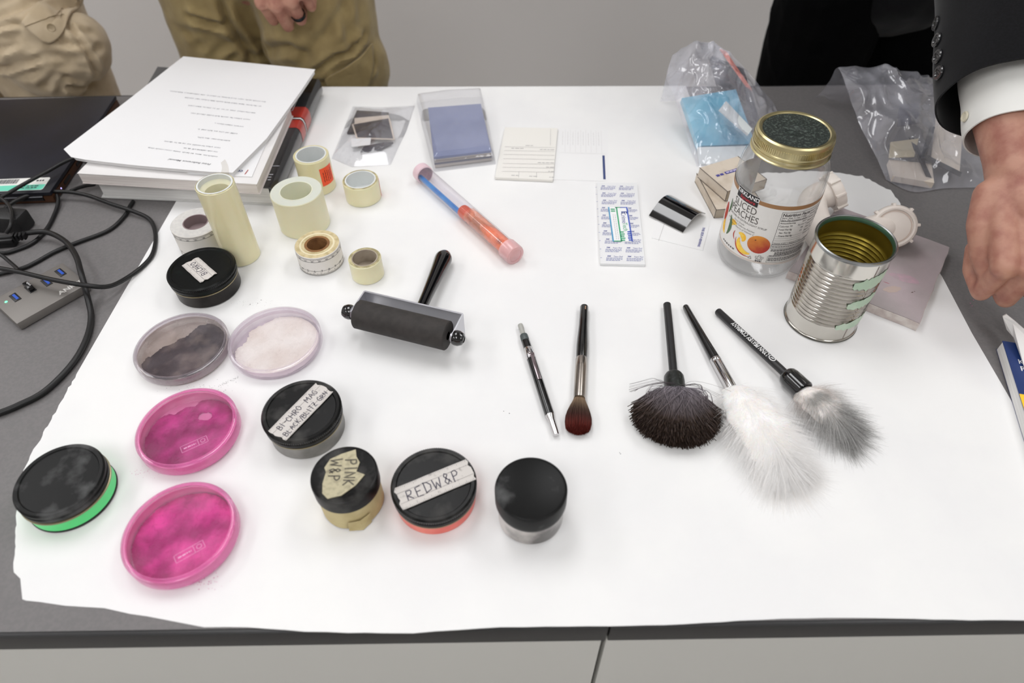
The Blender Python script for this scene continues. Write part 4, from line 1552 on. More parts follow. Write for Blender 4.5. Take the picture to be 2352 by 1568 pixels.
# ------------------------------------------------------------------ wand, brushes and feathers
chrome = mat('chrome', (205, 203, 204), .12, metal=1.0)
black_gloss = mat('black_lacquer', (14, 14, 15), .2, coat=.4, col2=(26, 26, 26), nscale=60)
black_satin = mat('black_satin', (30, 30, 32), .4)
white_print = mat('white_print', (235, 235, 235), .6)
SM = attr_mat('strand_material', .55)
FM = attr_mat('feather_material', .7, .5)


def L3(c):
    return np.array(lin(c)[:3])


# magnetic wand
a, b = at(1195, 746, .0052), at(1278, 1000, .0048)
t = rod_thing('magnetic_wand', 'thin black magnetic wand with chrome clip and tips, beside the round brush', 'wand', a, b)
L = (b - a).length
g = MB().lathe([(0, 0), (.0027, 0), (.0029, .001), (.0029, .006), (.0024, .0075), (.0024, .016), (.0026, .0165)], 24)
g.build('plunger', mat('grey_plunger', (172, 172, 166), .4), t)
MB().lathe([(.0024, .0155), (.0042, .016), (.0044, .018), (.0044, .024), (.0041, .025)], 24).build('collar', mat('dark_grey_collar', (72, 80, 80), .4), t)
MB().lathe([(.0038, .024), (.0043, .0245), (.0045, .036)], 24).build('cap', black_gloss, t)
MB().lathe([(.0045, .0355), (.0048, .036), (.0049, .050), (.0047, .0505)], 24).build('ferrule', chrome, t)
MB().lathe([(.0046, .050), (.0046, .052), (.0047, L - .026), (.0046, L - .024), (0, L - .024)], 24).build('barrel', black_gloss, t)
MB().lathe([(.0046, L - .0245), (.0044, L - .022), (.0034, L - .018), (.0031, L - .003), (.0028, L - .0005), (0, L)], 24).build('tip', chrome, t)
cl = MB().box((.0006, .0052, .064), (.0034, .0008, .036), bev=.0003)
cl.box((.0006, .0050, .048), (.0058, .0014, .004), bev=.0004)
cl.build('clip', mat('clip_steel', (150, 138, 142), .2, metal=1.0), t)

# round brush
a, b = at(1342, 704, .0062), at(1331, 915, .0068)
t = rod_thing('round_brush', 'round brush with silver ferrule and reddish brown hair tips', 'brush', a, b)
L = (b - a).length
zf = L - (at(1336, 825, .006) - at(1331, 915, .0068)).length
MB().lathe([(0, 0), (.0042, 0), (.0046, .0012), (.0048, .03), (.0058, .05), (.0061, .06), (.0058, zf - .004), (.0054, zf), (0, zf)], 32).build('handle', black_gloss, t)
MB().box((.0012, .0047, .006), (.0012, .0006, .005)).build('hang_slot', mat('worn_slot', (150, 120, 96), .6), t, smooth=False)
fz = MB().lathe([(.0054, zf - .001), (.0060, zf), (.0061, zf + .012), (.0060, L - .004), (.0056, L), (.005, L - .001)], 40)
fz.build('ferrule', mat('dull_nickel', (176, 168, 160), .25, metal=1.0, col2=(140, 132, 128), nscale=120, lo=.4, hi=.7, stretch=(1, 1, .1)), t)
n, K = 2600, 7
rs = np.random.RandomState(5)
an, ra = rs.uniform(0, 2 * PI, n), np.sqrt(rs.uniform(0, 1, n))
tipL = .0435 - .006 * ra ** 2 + rs.normal(0, .0008, n)
P = np.zeros((n, K, 3))
C = np.zeros((n, K, 3))
for k in range(K):
    f = k / (K - 1)
    w = .0048 + .0082 * (math.sin(min(1, f * 1.25) * PI / 2) ** 1.3) - .0012 * max(0, f - .8) * 5
    P[:, k, 0] = np.cos(an) * ra * w * 1.0
    P[:, k, 1] = np.sin(an) * ra * w * .62 - .0005 * f
    P[:, k, 2] = L - .002 + tipL * f
    c0, c1, c2 = L3((150, 128, 104)), L3((66, 46, 40)), L3((104, 34, 26))
    cc = c0 * (1 - min(1, f * 1.8)) + c1 * min(1, f * 1.8) if f < .6 else c1 * (1 - (f - .6) / .4) + c2 * (f - .6) / .4
    C[:, k] = cc
C *= rs.uniform(.65, 1.3, (n, 1, 1))
strands('brush_hair', P, np.array([.00022] * (K - 1) + [.00008]), C, SM, t)

# dark fibreglass brush
a, b = at(1532, 698, .0055), at(1551, 900, .0125)
t = rod_thing('fibre_brush', 'black handled brush with a wide fan of dark grey and brown fibres', 'brush', a, b, 'fluffy powder brushes')
L = (b - a).length
zc = L - .0235
MB().lathe([(0, 0), (.0032, 0), (.0042, .001), (.0042, zc + .002), (0, zc + .002)], 24).build('handle', black_satin, t)
MB().lathe([(.0036, zc), (.0082, zc + .0008), (.0098, zc + .004), (.0102, zc + .010), (.0102, L), (.0094, L + .0008), (.008, L)], 32).build('collar', mat('dusty_black_collar', (22, 26, 24), .35, col2=(64, 72, 68), nscale=300, lo=.55, hi=.75), t)
n, K = 6500, 8
rs = np.random.RandomState(9)
u = rs.uniform(-1, 1, n)
v = rs.uniform(-1, 1, n)
msk = np.abs(v) < np.sqrt(np.clip(1 - u ** 2, 0, 1)) + .25
u, v = u[msk], v[msk]
n = len(u)
th = -u * math.radians(57) + rs.normal(0, .05, n)
ln = (.060 - .012 * np.abs(u) ** 2 - .010 * np.clip(v, 0, 1) ** 2) * rs.normal(1, .035, n)
P = np.zeros((n, K, 3))
C = np.zeros((n, K, 3))
top = np.clip((v + 1) / 2, 0, 1)
for k in range(K):
    f = k / (K - 1)
    P[:, k, 0] = u * .0052 * (1 - f) - np.sin(th) * ln * f ** 1.05
    P[:, k, 1] = v * .0060 * (1 - f) + (.0 + v * .0120) * f + .009 * np.sin(PI * min(1, f * 1.1)) * top - .0015 * f + .006 * f * (1 - np.abs(u)) * top
    P[:, k, 2] = L - .002 + np.cos(th) * ln * f
    g1, g2, g3 = L3((168, 162, 172)), L3((92, 84, 86)), L3((62, 48, 39))
    C[:, k] = g1 * (1 - f) ** 1.2 + g2 * (f * (1 - f)) * 2 + g3 * f ** 1.6
fl = rs.rand(n) < .05
curl = rs.uniform(-1, 1, n) * .010
for k in range(K):
    f = k / (K - 1)
    P[fl, k, 0] += curl[fl] * math.sin(f * 4.2)
    P[fl, k, 1] += np.abs(curl[fl]) * .6 * math.sin(f * 3)
P[:, :, 1] = np.maximum(P[:, :, 1], -.0098)
C *= rs.uniform(.55, 1.3, (n, 1, 1))
strands('fibre_fan', P, np.array([.00016, .0002, .00024, .00028, .00034, .0004, .00045, .0004]), C, SM, t)
# loose long hairs round the collar
nl = 46
P = np.zeros((nl, 9, 3))
aa = rs.uniform(-1, 1, nl)
for k in range(9):
    f = k / 8
    P[:, k, 0] = aa * .050 * f + .006 * np.sin(f * 5 + aa * 9)
    P[:, k, 1] = .004 + .010 * math.sin(PI * f) + .003 * np.cos(aa * 20) * f
    P[:, k, 2] = L - .004 + .030 * f * (1 - .5 * np.abs(aa)) - .012 * np.abs(aa) * f
P[:, :, 1] = np.maximum(P[:, :, 1], -.009)
strands('loose_fibres', P, np.full(9, .00012), np.broadcast_to(L3((92, 84, 88)), (nl, 9, 3)), SM, t)


def feather(t, axis_pts, n, width, hmax, length, colf, seed, rad=.00016, K=6, core=.02, coremat=None, name='feather'):
    """Downy barbs springing from a short curved quill; coordinates of the place."""
    rs = np.random.RandomState(seed)
    inv = t.matrix_world.inverted()
    if coremat is not None:
        q_ = smooth_path(axis_pts, 8)
        cm_ = MB()
        nn_ = len(q_)
        ring = 22
        vs_, fs_ = [], []
        for i_, p_ in enumerate(q_):
            s_ = i_ / (nn_ - 1)
            d_ = (q_[min(i_ + 1, nn_ - 1)] - q_[max(i_ - 1, 0)]).normalized()
            sd_ = Vector((-d_.y, d_.x, 0)).normalized()
            w_ = core * (.25 + math.sin(PI * (.12 + .84 * s_)) ** .8)
            for k_ in range(ring):
                a_ = 2 * PI * k_ / ring
                e_ = p_ + sd_ * w_ * math.cos(a_) + Vector((0, 0, w_ * .42 * math.sin(a_)))
                e_ = e_ + (e_ - p_) * .25 * noise.noise(e_ * 90)
                e_.z = max(e_.z, PAPER_Z + .0005)
                vs_.append(inv @ e_)
        for i_ in range(nn_ - 1):
            for k_ in range(ring):
                k2_ = (k_ + 1) % ring
                fs_.append((i_ * ring + k_, i_ * ring + k2_, (i_ + 1) * ring + k2_, (i_ + 1) * ring + k_))
        fs_ += [tuple(range(ring))[::-1], tuple((nn_ - 1) * ring + k_ for k_ in range(ring))]
        cm_.add(vs_, fs_).build('down_core', coremat, t, angle=90)
    ax = [Vector(p) for p in smooth_path(axis_pts, 10)]
    m = len(ax)
    P = np.zeros((n, K, 3))
    C = np.zeros((n, K, 3))
    s = rs.beta(1.1, 1.2, n)
    for i in range(n):
        q = s[i] * (m - 1)
        i0 = min(int(q), m - 2)
        o = ax[i0].lerp(ax[i0 + 1], q - i0)
        d = (ax[i0 + 1] - ax[i0]).normalized()
        sd = Vector((-d.y, d.x, 0)).normalized()
        al = rs.uniform(-1, 1)
        up = rs.uniform(-.25, 1.0)
        fw = rs.uniform(.15, 1.15) + s[i] * .4
        ln = length * rs.uniform(.6, 1.15) * (1 - .25 * abs(s[i] - .5))
        dr = (d * fw + sd * al * width + Vector((0, 0, up * hmax))).normalized()
        bend = sd * rs.normal(0, .25) + d * rs.uniform(0, .5) + Vector((0, 0, -.9))
        cc = colf(s[i], al, up)
        for k in range(K):
            f = k / (K - 1)
            p = o + dr * ln * f + bend * ln * .38 * f * f
            p.z = max(p.z, PAPER_Z + .0004 + .001 * rs.rand())
            P[i, k] = inv @ p
            C[i, k] = cc(f)
    ribbons(name, P, np.array([rad * (1 - .75 * (k / (K - 1)) ** 2) for k in range(K)]), C, FM, t, inv.to_3x3() @ Vector((0, 0, 1)))


# brush with the white feather
a, b = at(1574, 703, .0045), at(1681, 893, .0065)
t = rod_thing('feather_brush', 'black brush with a chrome ferrule and a large pure white feather', 'brush', a, b, 'fluffy powder brushes')
bpy.context.view_layer.update()
L = (b - a).length
zf = (at(1640, 826, .006) - a).length
MB().lathe([(0, 0), (.0028, 0), (.0034, .0012), (.0042, zf * .6), (.0054, zf), (0, zf)], 24).build('handle', black_gloss, t)
MB().lathe([(.0052, zf - .001), (.0058, zf), (.0058, zf + .003), (.0054, zf + .004), (.0058, zf + .005), (.0058, L), (.005, L + .0005), (0, L)], 32).build('ferrule', chrome, t)
W1, W2c, W3 = L3((254, 254, 254)), L3((252, 250, 248)), L3((246, 236, 224))


def white_col(s, al, up):
    warm = W3 if np.random.rand() < .12 else W2c
    return lambda f: W1 * (1 - f * .5) + warm * f * .5


feather(t, [at(1684, 893, .008), at(1715, 935, .016), at(1752, 985, .020), at(1785, 1040, .015), at(1800, 1072, .009)], 9000, 1.25, .7, .046, white_col, 3, .00016, name='white_feather', core=.020, coremat=mat('white_down', (252, 251, 250), .95, col2=(246, 242, 238), nscale=60, spec=.1, sss=.5, bump=.5, bscale=250))

# brush with the grey and white feather, printed handle
a, b = at(1648, 714, .0050), at(1842, 893, .0118)
t = rod_thing('feather_brush', 'black brush with white lettering on its handle and a grey and white feather', 'brush', a, b, 'fluffy powder brushes')
bpy.context.view_layer.update()
L = (b - a).length
zc = (at(1795, 862, .0105) - a).length
MB().lathe([(0, 0), (.0034, 0), (.0042, .0012), (.0042, zc + .002), (0, zc + .002)], 24).build('handle', black_satin, t)
MB().lathe([(.0036, zc), (.0078, zc + .0006), (.0098, zc + .003), (.0105, zc + .008), (.0106, L + .002), (.0098, L + .003), (0, L)], 36).build('collar', kb, t)
g = MB()
z0, z1 = (at(1682, 743, .009) - a).length, (at(1765, 822, .009) - a).length
geo = text_geo('LYNN PEAVEY COMPANY', .0062, .018, .15)
xs = [p[0] for p in geo[0]]
sc = (z1 - z0) / (max(xs) - min(xs))
# reads from the collar end towards the tail, letters standing on the camera side
fm = lambda x, y: Vector((.0047 * math.cos(PI / 2 + .30 + (y - .0022) / .0043), .0047 * math.sin(PI / 2 + .30 + (y - .0022) / .0043), (z0 + z1) / 2 - x * sc))
print_geo(g, geo, fm)
zl = (at(1773, 829, .009) - a).length
ring = [(zl + .0042 * math.cos(q), .0026 * math.sin(q)) for q in np.linspace(0, 2 * PI, 25)[:-1]] + [(zl + .0033 * math.cos(q), .0019 * math.sin(q)) for q in np.linspace(0, 2 * PI, 25)[:-1]]
fr_ = lambda x, y: Vector((.0047 * math.cos(PI / 2 + .1 - y / .0043), .0047 * math.sin(PI / 2 + .1 - y / .0043), x))
print_geo(g, (ring, [(i, (i + 1) % 24, 24 + (i + 1) % 24, 24 + i) for i in range(24)]), fr_)
print_geo(g, ([(zl - .0022, -.0010), (zl + .001, -.0004), (zl + .0022, .0012), (zl - .0008, .0004)], [(0, 1, 2, 3)]), fr_)
g.build('handle_lettering', white_print, t, smooth=False)
Gd, Gm, Gw, Gp = L3((120, 120, 117)), L3((214, 213, 212)), L3((252, 251, 250)), L3((250, 238, 232))


def grey_col(s, al, up):
    k_ = np.random.rand()
    def f_(f):
        g = min(1.0, f * .75 + s * .75)
        base = Gp if s < .3 else Gw
        tipc = Gm if k_ < .6 else Gd
        return base * (1 - g) + tipc * g
    return f_


feather(t, [at(1840, 898, .012), at(1870, 915, .017), at(1910, 950, .018), at(1945, 985, .010)], 4200, 1.25, .65, .038, grey_col, 6, .00013, name='grey_feather', core=.014, coremat=mat('grey_down', (246, 240, 236), .95, col2=(150, 149, 146), nscale=38, lo=.42, hi=.6, spec=.1, sss=.4, bump=.5, bscale=250))

# ------------------------------------------------------------------ laptop
h = .018
q = [at(114, 441, h), at(266, 219, h)]
navy = mat('dark_navy_lid', (16, 17, 26), .42, col2=(24, 25, 38), nscale=8)
bronze = mat('bronze_laptop_side', (92, 62, 44), .4, metal=.6)
yaw = math.atan2(q[1].x - q[0].x, q[1].y - q[0].y)
LW, LD = .36, (q[1] - q[0]).length
t = thing('laptop', 'closed dark navy laptop with a barcode sticker and bronze sides', 'laptop', (q[0].x, q[0].y, T), -yaw)
MB().box((-LW / 2, LD / 2, .0065), (LW, LD, .0105), bev=.002).build('base', bronze, t)
MB().box((-LW / 2, LD / 2, .0152), (LW, LD, .0054), bev=.0015).build('lid', navy, t)
MB().tube([(-LW + .01, .002, .0088), (-.012, .002, .0088)], .0044, 14).build('hinge', mat('hinge_gloss', (40, 40, 44), .15, metal=.6), t)
pr = MB()
for y, w in ((.045, .02), (.085, .012), (.11, .012), (.14, .014)):
    pr.box((.0002, y, .0070), (.0008, w, .0042))
pr.build('side_ports', mat('port_black', (12, 12, 12), .4), t, smooth=False)
MB().box((.0003, .024, .0072), (.0008, .0015, .0015)).build('power_light', mat('violet_led', (190, 180, 255), .4, emit=1.5), t, smooth=False)
for fx, fy in ((-.02, .02), (-LW + .02, .02), (-.02, LD - .02), (-LW + .02, LD - .02)):
    MB().lathe([(0, .0001), (.005, .0001), (.005, .0016), (0, .0016)], 16, xf=Matrix.Translation((fx, fy, 0))).build('foot', band_m, t)
sp0 = at(104, 409, h) - Vector((q[0].x, q[0].y, T))
sx1, sy1 = -.012, .0345
st_ = MB().prism([(sx1 - .085, .006), (sx1 - .002, .006), (sx1, .008), (sx1, sy1 - .002), (sx1 - .002, sy1), (sx1 - .085, sy1)], .0179, .0181).build('asset_sticker', mat('sticker_white', (232, 232, 228), .5), t, smooth=False)
MB().prism([(sx1 - .085, .0065), (sx1 - .0025, .0065), (sx1 - .0005, .0085), (sx1 - .0005, .0185), (sx1 - .085, .0185)], .01805, .01822).build('green_stripe', mat('sticker_green', (112, 214, 186), .5), st_, smooth=False)
g = MB()
rg = random.Random(4)
x = sx1 - .083
while x < sx1 - .040:
    w = rg.uniform(.0004, .0013)
    print_geo(g, rect_geo(x, .0225, x + w, .0325), flat_map((0, 0, .0183), (1, 0, 0), (0, 1, 0)))
    x += w + rg.uniform(.0005, .001)
print_geo(g, dash_geo(sx1 - .016, sx1 - .004, .026, .003, rg, .002, .003), flat_map((0, 0, .0183), (1, 0, 0), (0, 1, 0)))
print_geo(g, dash_geo(sx1 - .035, sx1 - .006, .0145, .0018, rg, .003, .006), flat_map((0, 0, .0183), (1, 0, 0), (0, 1, 0)))
print_geo(g, dash_geo(sx1 - .035, sx1 - .008, .0105, .0018, rg, .003, .006), flat_map((0, 0, .0183), (1, 0, 0), (0, 1, 0)))
g.build('barcode', INK, st_, smooth=False)


# ------------------------------------------------------------------ books and papers
def px_poly(pts, h, org):
    return [((at(x, y, h) - org).x, (at(x, y, h) - org).y) for x, y in pts]


white_page = mat('page_block', (226, 225, 223), .7, col2=(212, 211, 209), nscale=400, lo=.4, hi=.6, stretch=(.02, .02, 1))
blk_cover = mat('black_gloss_cover', (18, 19, 24), .22, coat=.5)
red_band = mat('red_cover_band', (172, 46, 32), .3, coat=.4)
org = at(420, 300)
t = thing('thick_book', 'thick black covered book with red bands, at the bottom of the paper stack', 'book', (org.x, org.y, T))
lp = [(212, 415), (621, 431), (729, 181), (362, 153)]
P4 = px_poly(lp, .0285, org)
MB().prism(P4, .0270, .0285).build('front_cover', blk_cover, t, smooth=False)
sh = [(P4[0][0] + .004, P4[0][1] + .002), (P4[1][0] - .004, P4[1][1] + .002), (P4[2][0] - .004, P4[2][1] - .003), (P4[3][0] + .004, P4[3][1] - .003)]
MB().prism(sh, .0028, .0269).build('page_block', white_page, t, smooth=False)
MB().prism(P4, .0012, .0027).build('back_cover', mat('white_back_cover', (206, 206, 204), .3, coat=.3), t, smooth=False)
e0, e1 = Vector((P4[1][0], P4[1][1], 0)), Vector((P4[2][0], P4[2][1], 0))
sd = Vector(((e1 - e0).y, -(e1 - e0).x, 0)).normalized()
sp_ = MB()
prof = [(0, .0012), (.003, .004), (.0045, .010), (.0045, .020), (.003, .0255), (0, .0285), (-.0015, .027), (-.0015, .003)]
vs = [e0 + sd * p[0] + Vector((0, 0, p[1])) for p in prof] + [e1 + sd * p[0] + Vector((0, 0, p[1])) for p in prof]
n = len(prof)
sp_.add(vs, [tuple(range(n))[::-1], tuple(range(n, 2 * n))] + [(i, (i + 1) % n, (i + 1) % n + n, i + n) for i in range(n)])
spine = sp_.build('spine', blk_cover, t)
fcv = t.children[0]


def strip(name, f0, f1, inset, m, par):
    """band across cover edge and spine at fractions f0..f1 along the spine"""
    s = MB()
    a0, a1 = e0.lerp(e1, f0), e0.lerp(e1, f1)
    pr_ = [(-inset, .0288), (.0002, .0288), (.0033, .0258), (.0049, .0202), (.0049, .0098), (.0033, .0038)]
    vs = [a0 + sd * p[0] + Vector((0, 0, p[1])) for p in pr_] + [a1 + sd * p[0] + Vector((0, 0, p[1])) for p in pr_]
    k = len(pr_)
    s.add(vs, [(i, i + 1, i + 1 + k, i + k) for i in range(k - 1)])
    return s.build(name, m, par)


strip('red_band', .50, .575, .04, red_band, spine)
strip('red_band', .60, .70, .04, red_band, spine)
strip('white_line', .583, .592, .04, white_print, spine)
g = MB()
uu = (e1 - e0).normalized()
for k in range(3):
    print_geo(g, dash_geo(.004, .028, -.012 - k * .006, .0022, random.Random(k), .004, .008), flat_map(e0 + uu * .040 + sd * -.03 + Vector((0, 0, .0289)), sd, uu))
print_geo(g, rect_geo(0, .008, .03, .0098), flat_map(e0 + uu * .040 + sd * -.03 + Vector((0, 0, .0289)), sd, uu))
g.build('cover_print', mat('grey_print', (150, 150, 156), .6), spine, smooth=False)
g = MB()
print_geo(g, frame_geo(0, 0, .030, .05, .0012, 2), flat_map(e0.lerp(e1, .66) - sd * .046 + Vector((0, 0, .0289)), sd, uu))
g.build('white_frame', white_print, spine, smooth=False)

# upper paperback
org2 = at(400, 300)
t = thing('paperback_book', 'white paperback book with pale page edges lying on the thick black book', 'book', (org2.x, org2.y, T))
up_ = [(177, 398), (590, 423), (668, 245), (400, 168)]
P4 = px_poly(up_, .044, org2)
MB().prism(P4, .0287, .0294).build('back_cover', mat('pale_cover', (224, 216, 214), .4), t, smooth=False)
MB().prism([(x * .99, y * .995) for x, y in P4], .0295, .0432).build('page_block', mat('cream_page_block', (230, 224, 220), .75, col2=(214, 206, 202), nscale=500, lo=.4, hi=.6, stretch=(.02, .02, 1)), t, smooth=False)
MB().prism(P4, .0433, .0441).build('front_cover', mat('white_cover', (236, 234, 233), .35), t, smooth=False)

sheet_m = mat('print_paper', (238, 238, 239), .7)
org3 = at(560, 370)
t = thing('printed_sheet', 'small white printed sheet with a tiny logo, peeking out under the top page', 'paper', (org3.x, org3.y, T), 0, 'loose printed sheets')
MB().prism(px_poly([(430, 399), (578, 405), (612, 326), (470, 300)], .0455, org3), .0446, .0449).build('sheet', sheet_m, t, smooth=False)
g = MB()
o_ = at(566, 391, .0455) - org3
du = (at(532, 388, .0455) - at(566, 391, .0455)).normalized()
print_geo(g, text_geo('core', .0085, .02), flat_map(Vector((o_.x, o_.y, .0452)) + du * .012, du, Vector((-du.y, du.x, 0))))
g.build('logo_lettering', mat('navy_print', (52, 64, 118), .6), t, smooth=False)
g = MB()
print_geo(g, rect_geo(-.002, -.002, -.0008, .008), flat_map(Vector((o_.x, o_.y, .0452)), du, Vector((-du.y, du.x, 0))))
g.build('red_bracket', red_band, t, smooth=False)

HS = .052
org4 = at(430, 260)
t = thing('printed_sheet', 'large white printed page with upside-down lines of text on top of the books', 'paper', (org4.x, org4.y, T), 0, 'loose printed sheets')
sheet = [(421, 129), (724, 159), (690, 210), (612, 318), (534, 396), (480, 394), (300, 378), (196, 366), (163, 360), (146, 342), (290, 232)]
P4 = px_poly(sheet, HS, org4)
MB().prism(P4, .0514, .0518).build('page', sheet_m, t, smooth=False)
MB().prism([(x * .985 + .001, y * .985) for x, y in P4], .0450, .0513).build('under_pages', mat('page_stack_edge', (228, 227, 227), .75), t, smooth=False)
lines = [((1795, 685), (1150, 612)), ((1765, 715), (1250, 655)), ((1725, 760), (1270, 708)), ((1690, 805), (1290, 760)), ((1645, 853), (1455, 828)), ((1605, 900), (1340, 868)), ((1555, 948), (1335, 922)), ((1490, 995), (1115, 950)), ((1470, 1022), (1240, 995)), ((1470, 1055), (1000, 992))]
g = MB()
rg = random.Random(21)
for (a_, b_) in lines:
    p0, p1 = at(a_[0] / 2.94, a_[1] / 2.94, HS), at(b_[0] / 2.94, b_[1] / 2.94, HS)
    u_ = (p1 - p0)
    Ln = u_.length
    u_.normalize()
    v_ = Vector((u_.y, -u_.x, 0))
    v_ = v_ if v_.y < 0 else -v_
    x = 0
    fm = flat_map(p0 - org4 + Vector((0, 0, .0519 - (p0 - org4).z)), u_, v_)
    while x < Ln:
        w = min(rg.uniform(.004, .014), Ln - x)
        y = x
        while y < x + w - .0006:
            print_geo(g, rect_geo(y, 0, y + .0007, rg.choice((.0016, .0016, .0017, .0025))), fm)
            print_geo(g, rect_geo(y + .0002, rg.choice((0, .0012)), y + .0014, rg.choice((.0005, .0016))), fm) if rg.random() < .8 else None
            y += .00155
        x += w + .0016
g.build('printed_lines', mat('grey_print_ink', (150, 150, 156), .7), t, smooth=False)
g = MB()
p0, p1 = at(1430 / 2.94, 1105 / 2.94, HS), at(1140 / 2.94, 1070 / 2.94, HS)
u_ = (p1 - p0)
Ln = u_.length
u_.normalize()
v_ = Vector((u_.y, -u_.x, 0))
v_ = v_ if v_.y < 0 else -v_
geo = text_geo('Print Reference Manual', .0046, .012, .2)
w_ = max(p[0] for p in geo[0]) * 2
pm = (p0 + p1) / 2 - org4
print_geo(g, ([(x * Ln / w_, y) for x, y in geo[0]], geo[1]), flat_map(Vector((pm.x, pm.y, .0519)), u_, v_))
g.build('printed_heading', mat('dark_print_ink', (84, 84, 92), .7), t, smooth=False)

# ------------------------------------------------------------------ USB hub
hh = .0115
A_, B_, C_ = at(37, 744, hh), at(203, 650, hh), at(160, 592, hh)
uh = (B_ - A_).normalized()
vh = Vector((-uh.y, uh.x, 0))
HW = (C_ - B_).dot(vh)
t = thing('usb_hub', 'flat grey hub with blue ports and a green light under the black cables', 'usb hub', (A_.x, A_.y, T), math.atan2(uh.y, uh.x))
LB = (B_ - A_).length
MB().box((LB / 2, HW / 2, hh / 2 + .0003), (LB, HW, hh - .0006), bev=.0030).build('casing', mat('grey_aluminium_hub', (128, 124, 120), .45, metal=.35, bump=.03, bscale=900), t)
pin = lambda px, py: (at(px, py, hh) - A_)
ports = [(139, 626), (107, 648), (70, 663), (35, 683)]
pb = mat('usb_port_black', (18, 18, 20), .4)
pblue = mat('usb_blue', (36, 84, 190), .4)
for k, (x, y) in enumerate(ports):
    d = pin(x, y)
    c = Vector((d.dot(uh), d.dot(vh), hh))
    p = MB().box(c + Vector((0, 0, .0002)), (.0075, .0155, .0008), bev=.0003).build('usb_port', pb, t)
    if k != 2:
        MB().box(c + Vector((.0006, 0, .0006)), (.0028, .0115, .0006)).build('usb_tongue', pblue, p, smooth=False)
d = pin(14, 693)
MB().lathe([(0, .0008), (.0012, .0007), (.0018, 0)], 16, xf=Matrix.Translation((d.dot(uh), d.dot(vh), hh - .0003))).build('indicator_light', mat('green_led', (90, 255, 150), .4, emit=2.5), t)
d = pin(156, 663)
g = MB()
print_geo(g, text_geo('ANKER', .0092, .03), flat_map((d.dot(uh) + .004, d.dot(vh) - .003, hh + .0003), (1, 0, 0), (0, 1, 0)))
g.build('hub_lettering', mat('pale_print', (206, 204, 200), .5), t, smooth=False)
d = at(69, 662, hh) - A_
dp = A_ + uh * d.dot(uh) + vh * d.dot(vh)
t2 = thing('usb_receiver', 'tiny black wireless receiver plugged into the third port of the hub', 'usb receiver', (dp.x, dp.y, T + hh), math.atan2(uh.y, uh.x))
MB().box((0, 0, .0034), (.0062, .0150, .0052), bev=.0014).build('casing', mat('receiver_black', (16, 16, 17), .2), t2)
g = MB()
print_geo(g, text_geo('logitech', .0030, .01), flat_map((.0008, 0, .0062), (0, -1, 0), (1, 0, 0)))
g.build('receiver_lettering', white_print, t2, smooth=False)

# ------------------------------------------------------------------ black cables
cab_m = mat('black_cable', (20, 20, 21), .42, spec=.4)
Z2 = lambda pts, hs: [at(x / 2.412, 330 + y / 2.412, h_) for (x, y), h_ in zip(pts, hs)]


def cable(label, pts, hs, r, extra=None):
    w = smooth_path(Z2(pts, hs), 9)
    o = w[len(w) // 2]
    o = Vector((o.x, o.y, T))
    c = MB().tube([p - o for p in w], r, 10).build('cable', cab_m, None, angle=70, loc=o)
    tag(c, label, 'cable', 'tangled black cables')
    return c, o


cable('black cable arching over the laptop corner to the book stack', [(-60, 330), (0, 300), (130, 225), (250, 160), (370, 95), (440, 80), (490, 120), (518, 180), (522, 222), (480, 232), (430, 246), (392, 262)], [.022, .024, .027, .029, .030, .032, .030, .018, .006, .006, .0075, .0085], .0024)
cable('black cable making the widest loop out onto the white paper', [(-70, 440), (0, 385), (80, 320), (200, 275), (350, 265), (480, 285), (620, 335), (740, 375), (830, 420), (862, 500), (850, 600), (800, 670), (700, 745), (600, 790), (480, 785), (300, 755), (130, 715), (0, 690), (-60, 685)],
      [.014, .014, .014, .013, .012, .010, .008, .007, .004, .0030, .0034, .0034, .006, .014, .024, .0265, .0265, .0265, .026], .0026)
cable('black cable running from the laptop side down past the adapter', [(-60, 610), (0, 605), (60, 598), (180, 550), (260, 470), (305, 385), (322, 325), (316, 284)], [.0026, .0026, .0026, .0026, .0026, .0026, .005, .0085], .0025)
cable('straight black cable ending under the book stack, behind the hub', [(-60, 735), (0, 720), (150, 680), (300, 600), (420, 550), (600, 480), (690, 400), (716, 352), (738, 318)], [.003, .003, .0026, .0026, .0026, .0026, .0026, .0026, .0026], .0025)
cable('thick black cable sweeping over the hub and off the table edge side', [(-30, 522), (60, 515), (150, 495), (260, 490), (360, 540), (420, 620), (450, 720), (485, 850), (505, 960), (480, 1080), (400, 1220), (250, 1370), (100, 1450), (0, 1490), (-60, 1505)], [.012, .012, .012, .012, .014, .020, .0215, .010, .0035, .0034, .0034, .0034, .0034, .0034, .0034], .0033)
cable('short black cable dropping toward the hub from the adapter', [(-50, 590), (0, 612), (60, 660), (105, 700)], [.014, .013, .011, .0185], .0022)
cable('small black cable loop curling round the power adapter', [(-40, 290), (0, 300), (40, 330), (65, 380), (60, 450), (35, 495)], [.032, .0305, .028, .029, .0285, .022], .0022)
ad = at(30, 512, .012)
t = thing('power_adapter', 'chunky black power adapter half out of frame among the cables', 'adapter', (ad.x, ad.y, T), -.12)
MB().box((-.018, .004, .0125), (.068, .024, .024), bev=.004).build('casing', mat('adapter_black', (26, 26, 27), .5, bump=.15, bscale=500), t)
pl = at(22, 546, .011)
t = thing('cable_plug', 'ribbed black cable plug beside the power adapter', 'plug', (pl.x, pl.y, T), .12)
g = MB()
for k in range(4):
    g.box((.006 + k * .0042, 0, .0118), (.0026, .0092 - .0007 * k, .0092 - .0007 * k), bev=.0008)
g.build('strain_relief', cab_m, t)
MB().box((-.012, 0, .0062), (.034, .013, .0115), bev=.003).build('plug_body', cab_m, t)

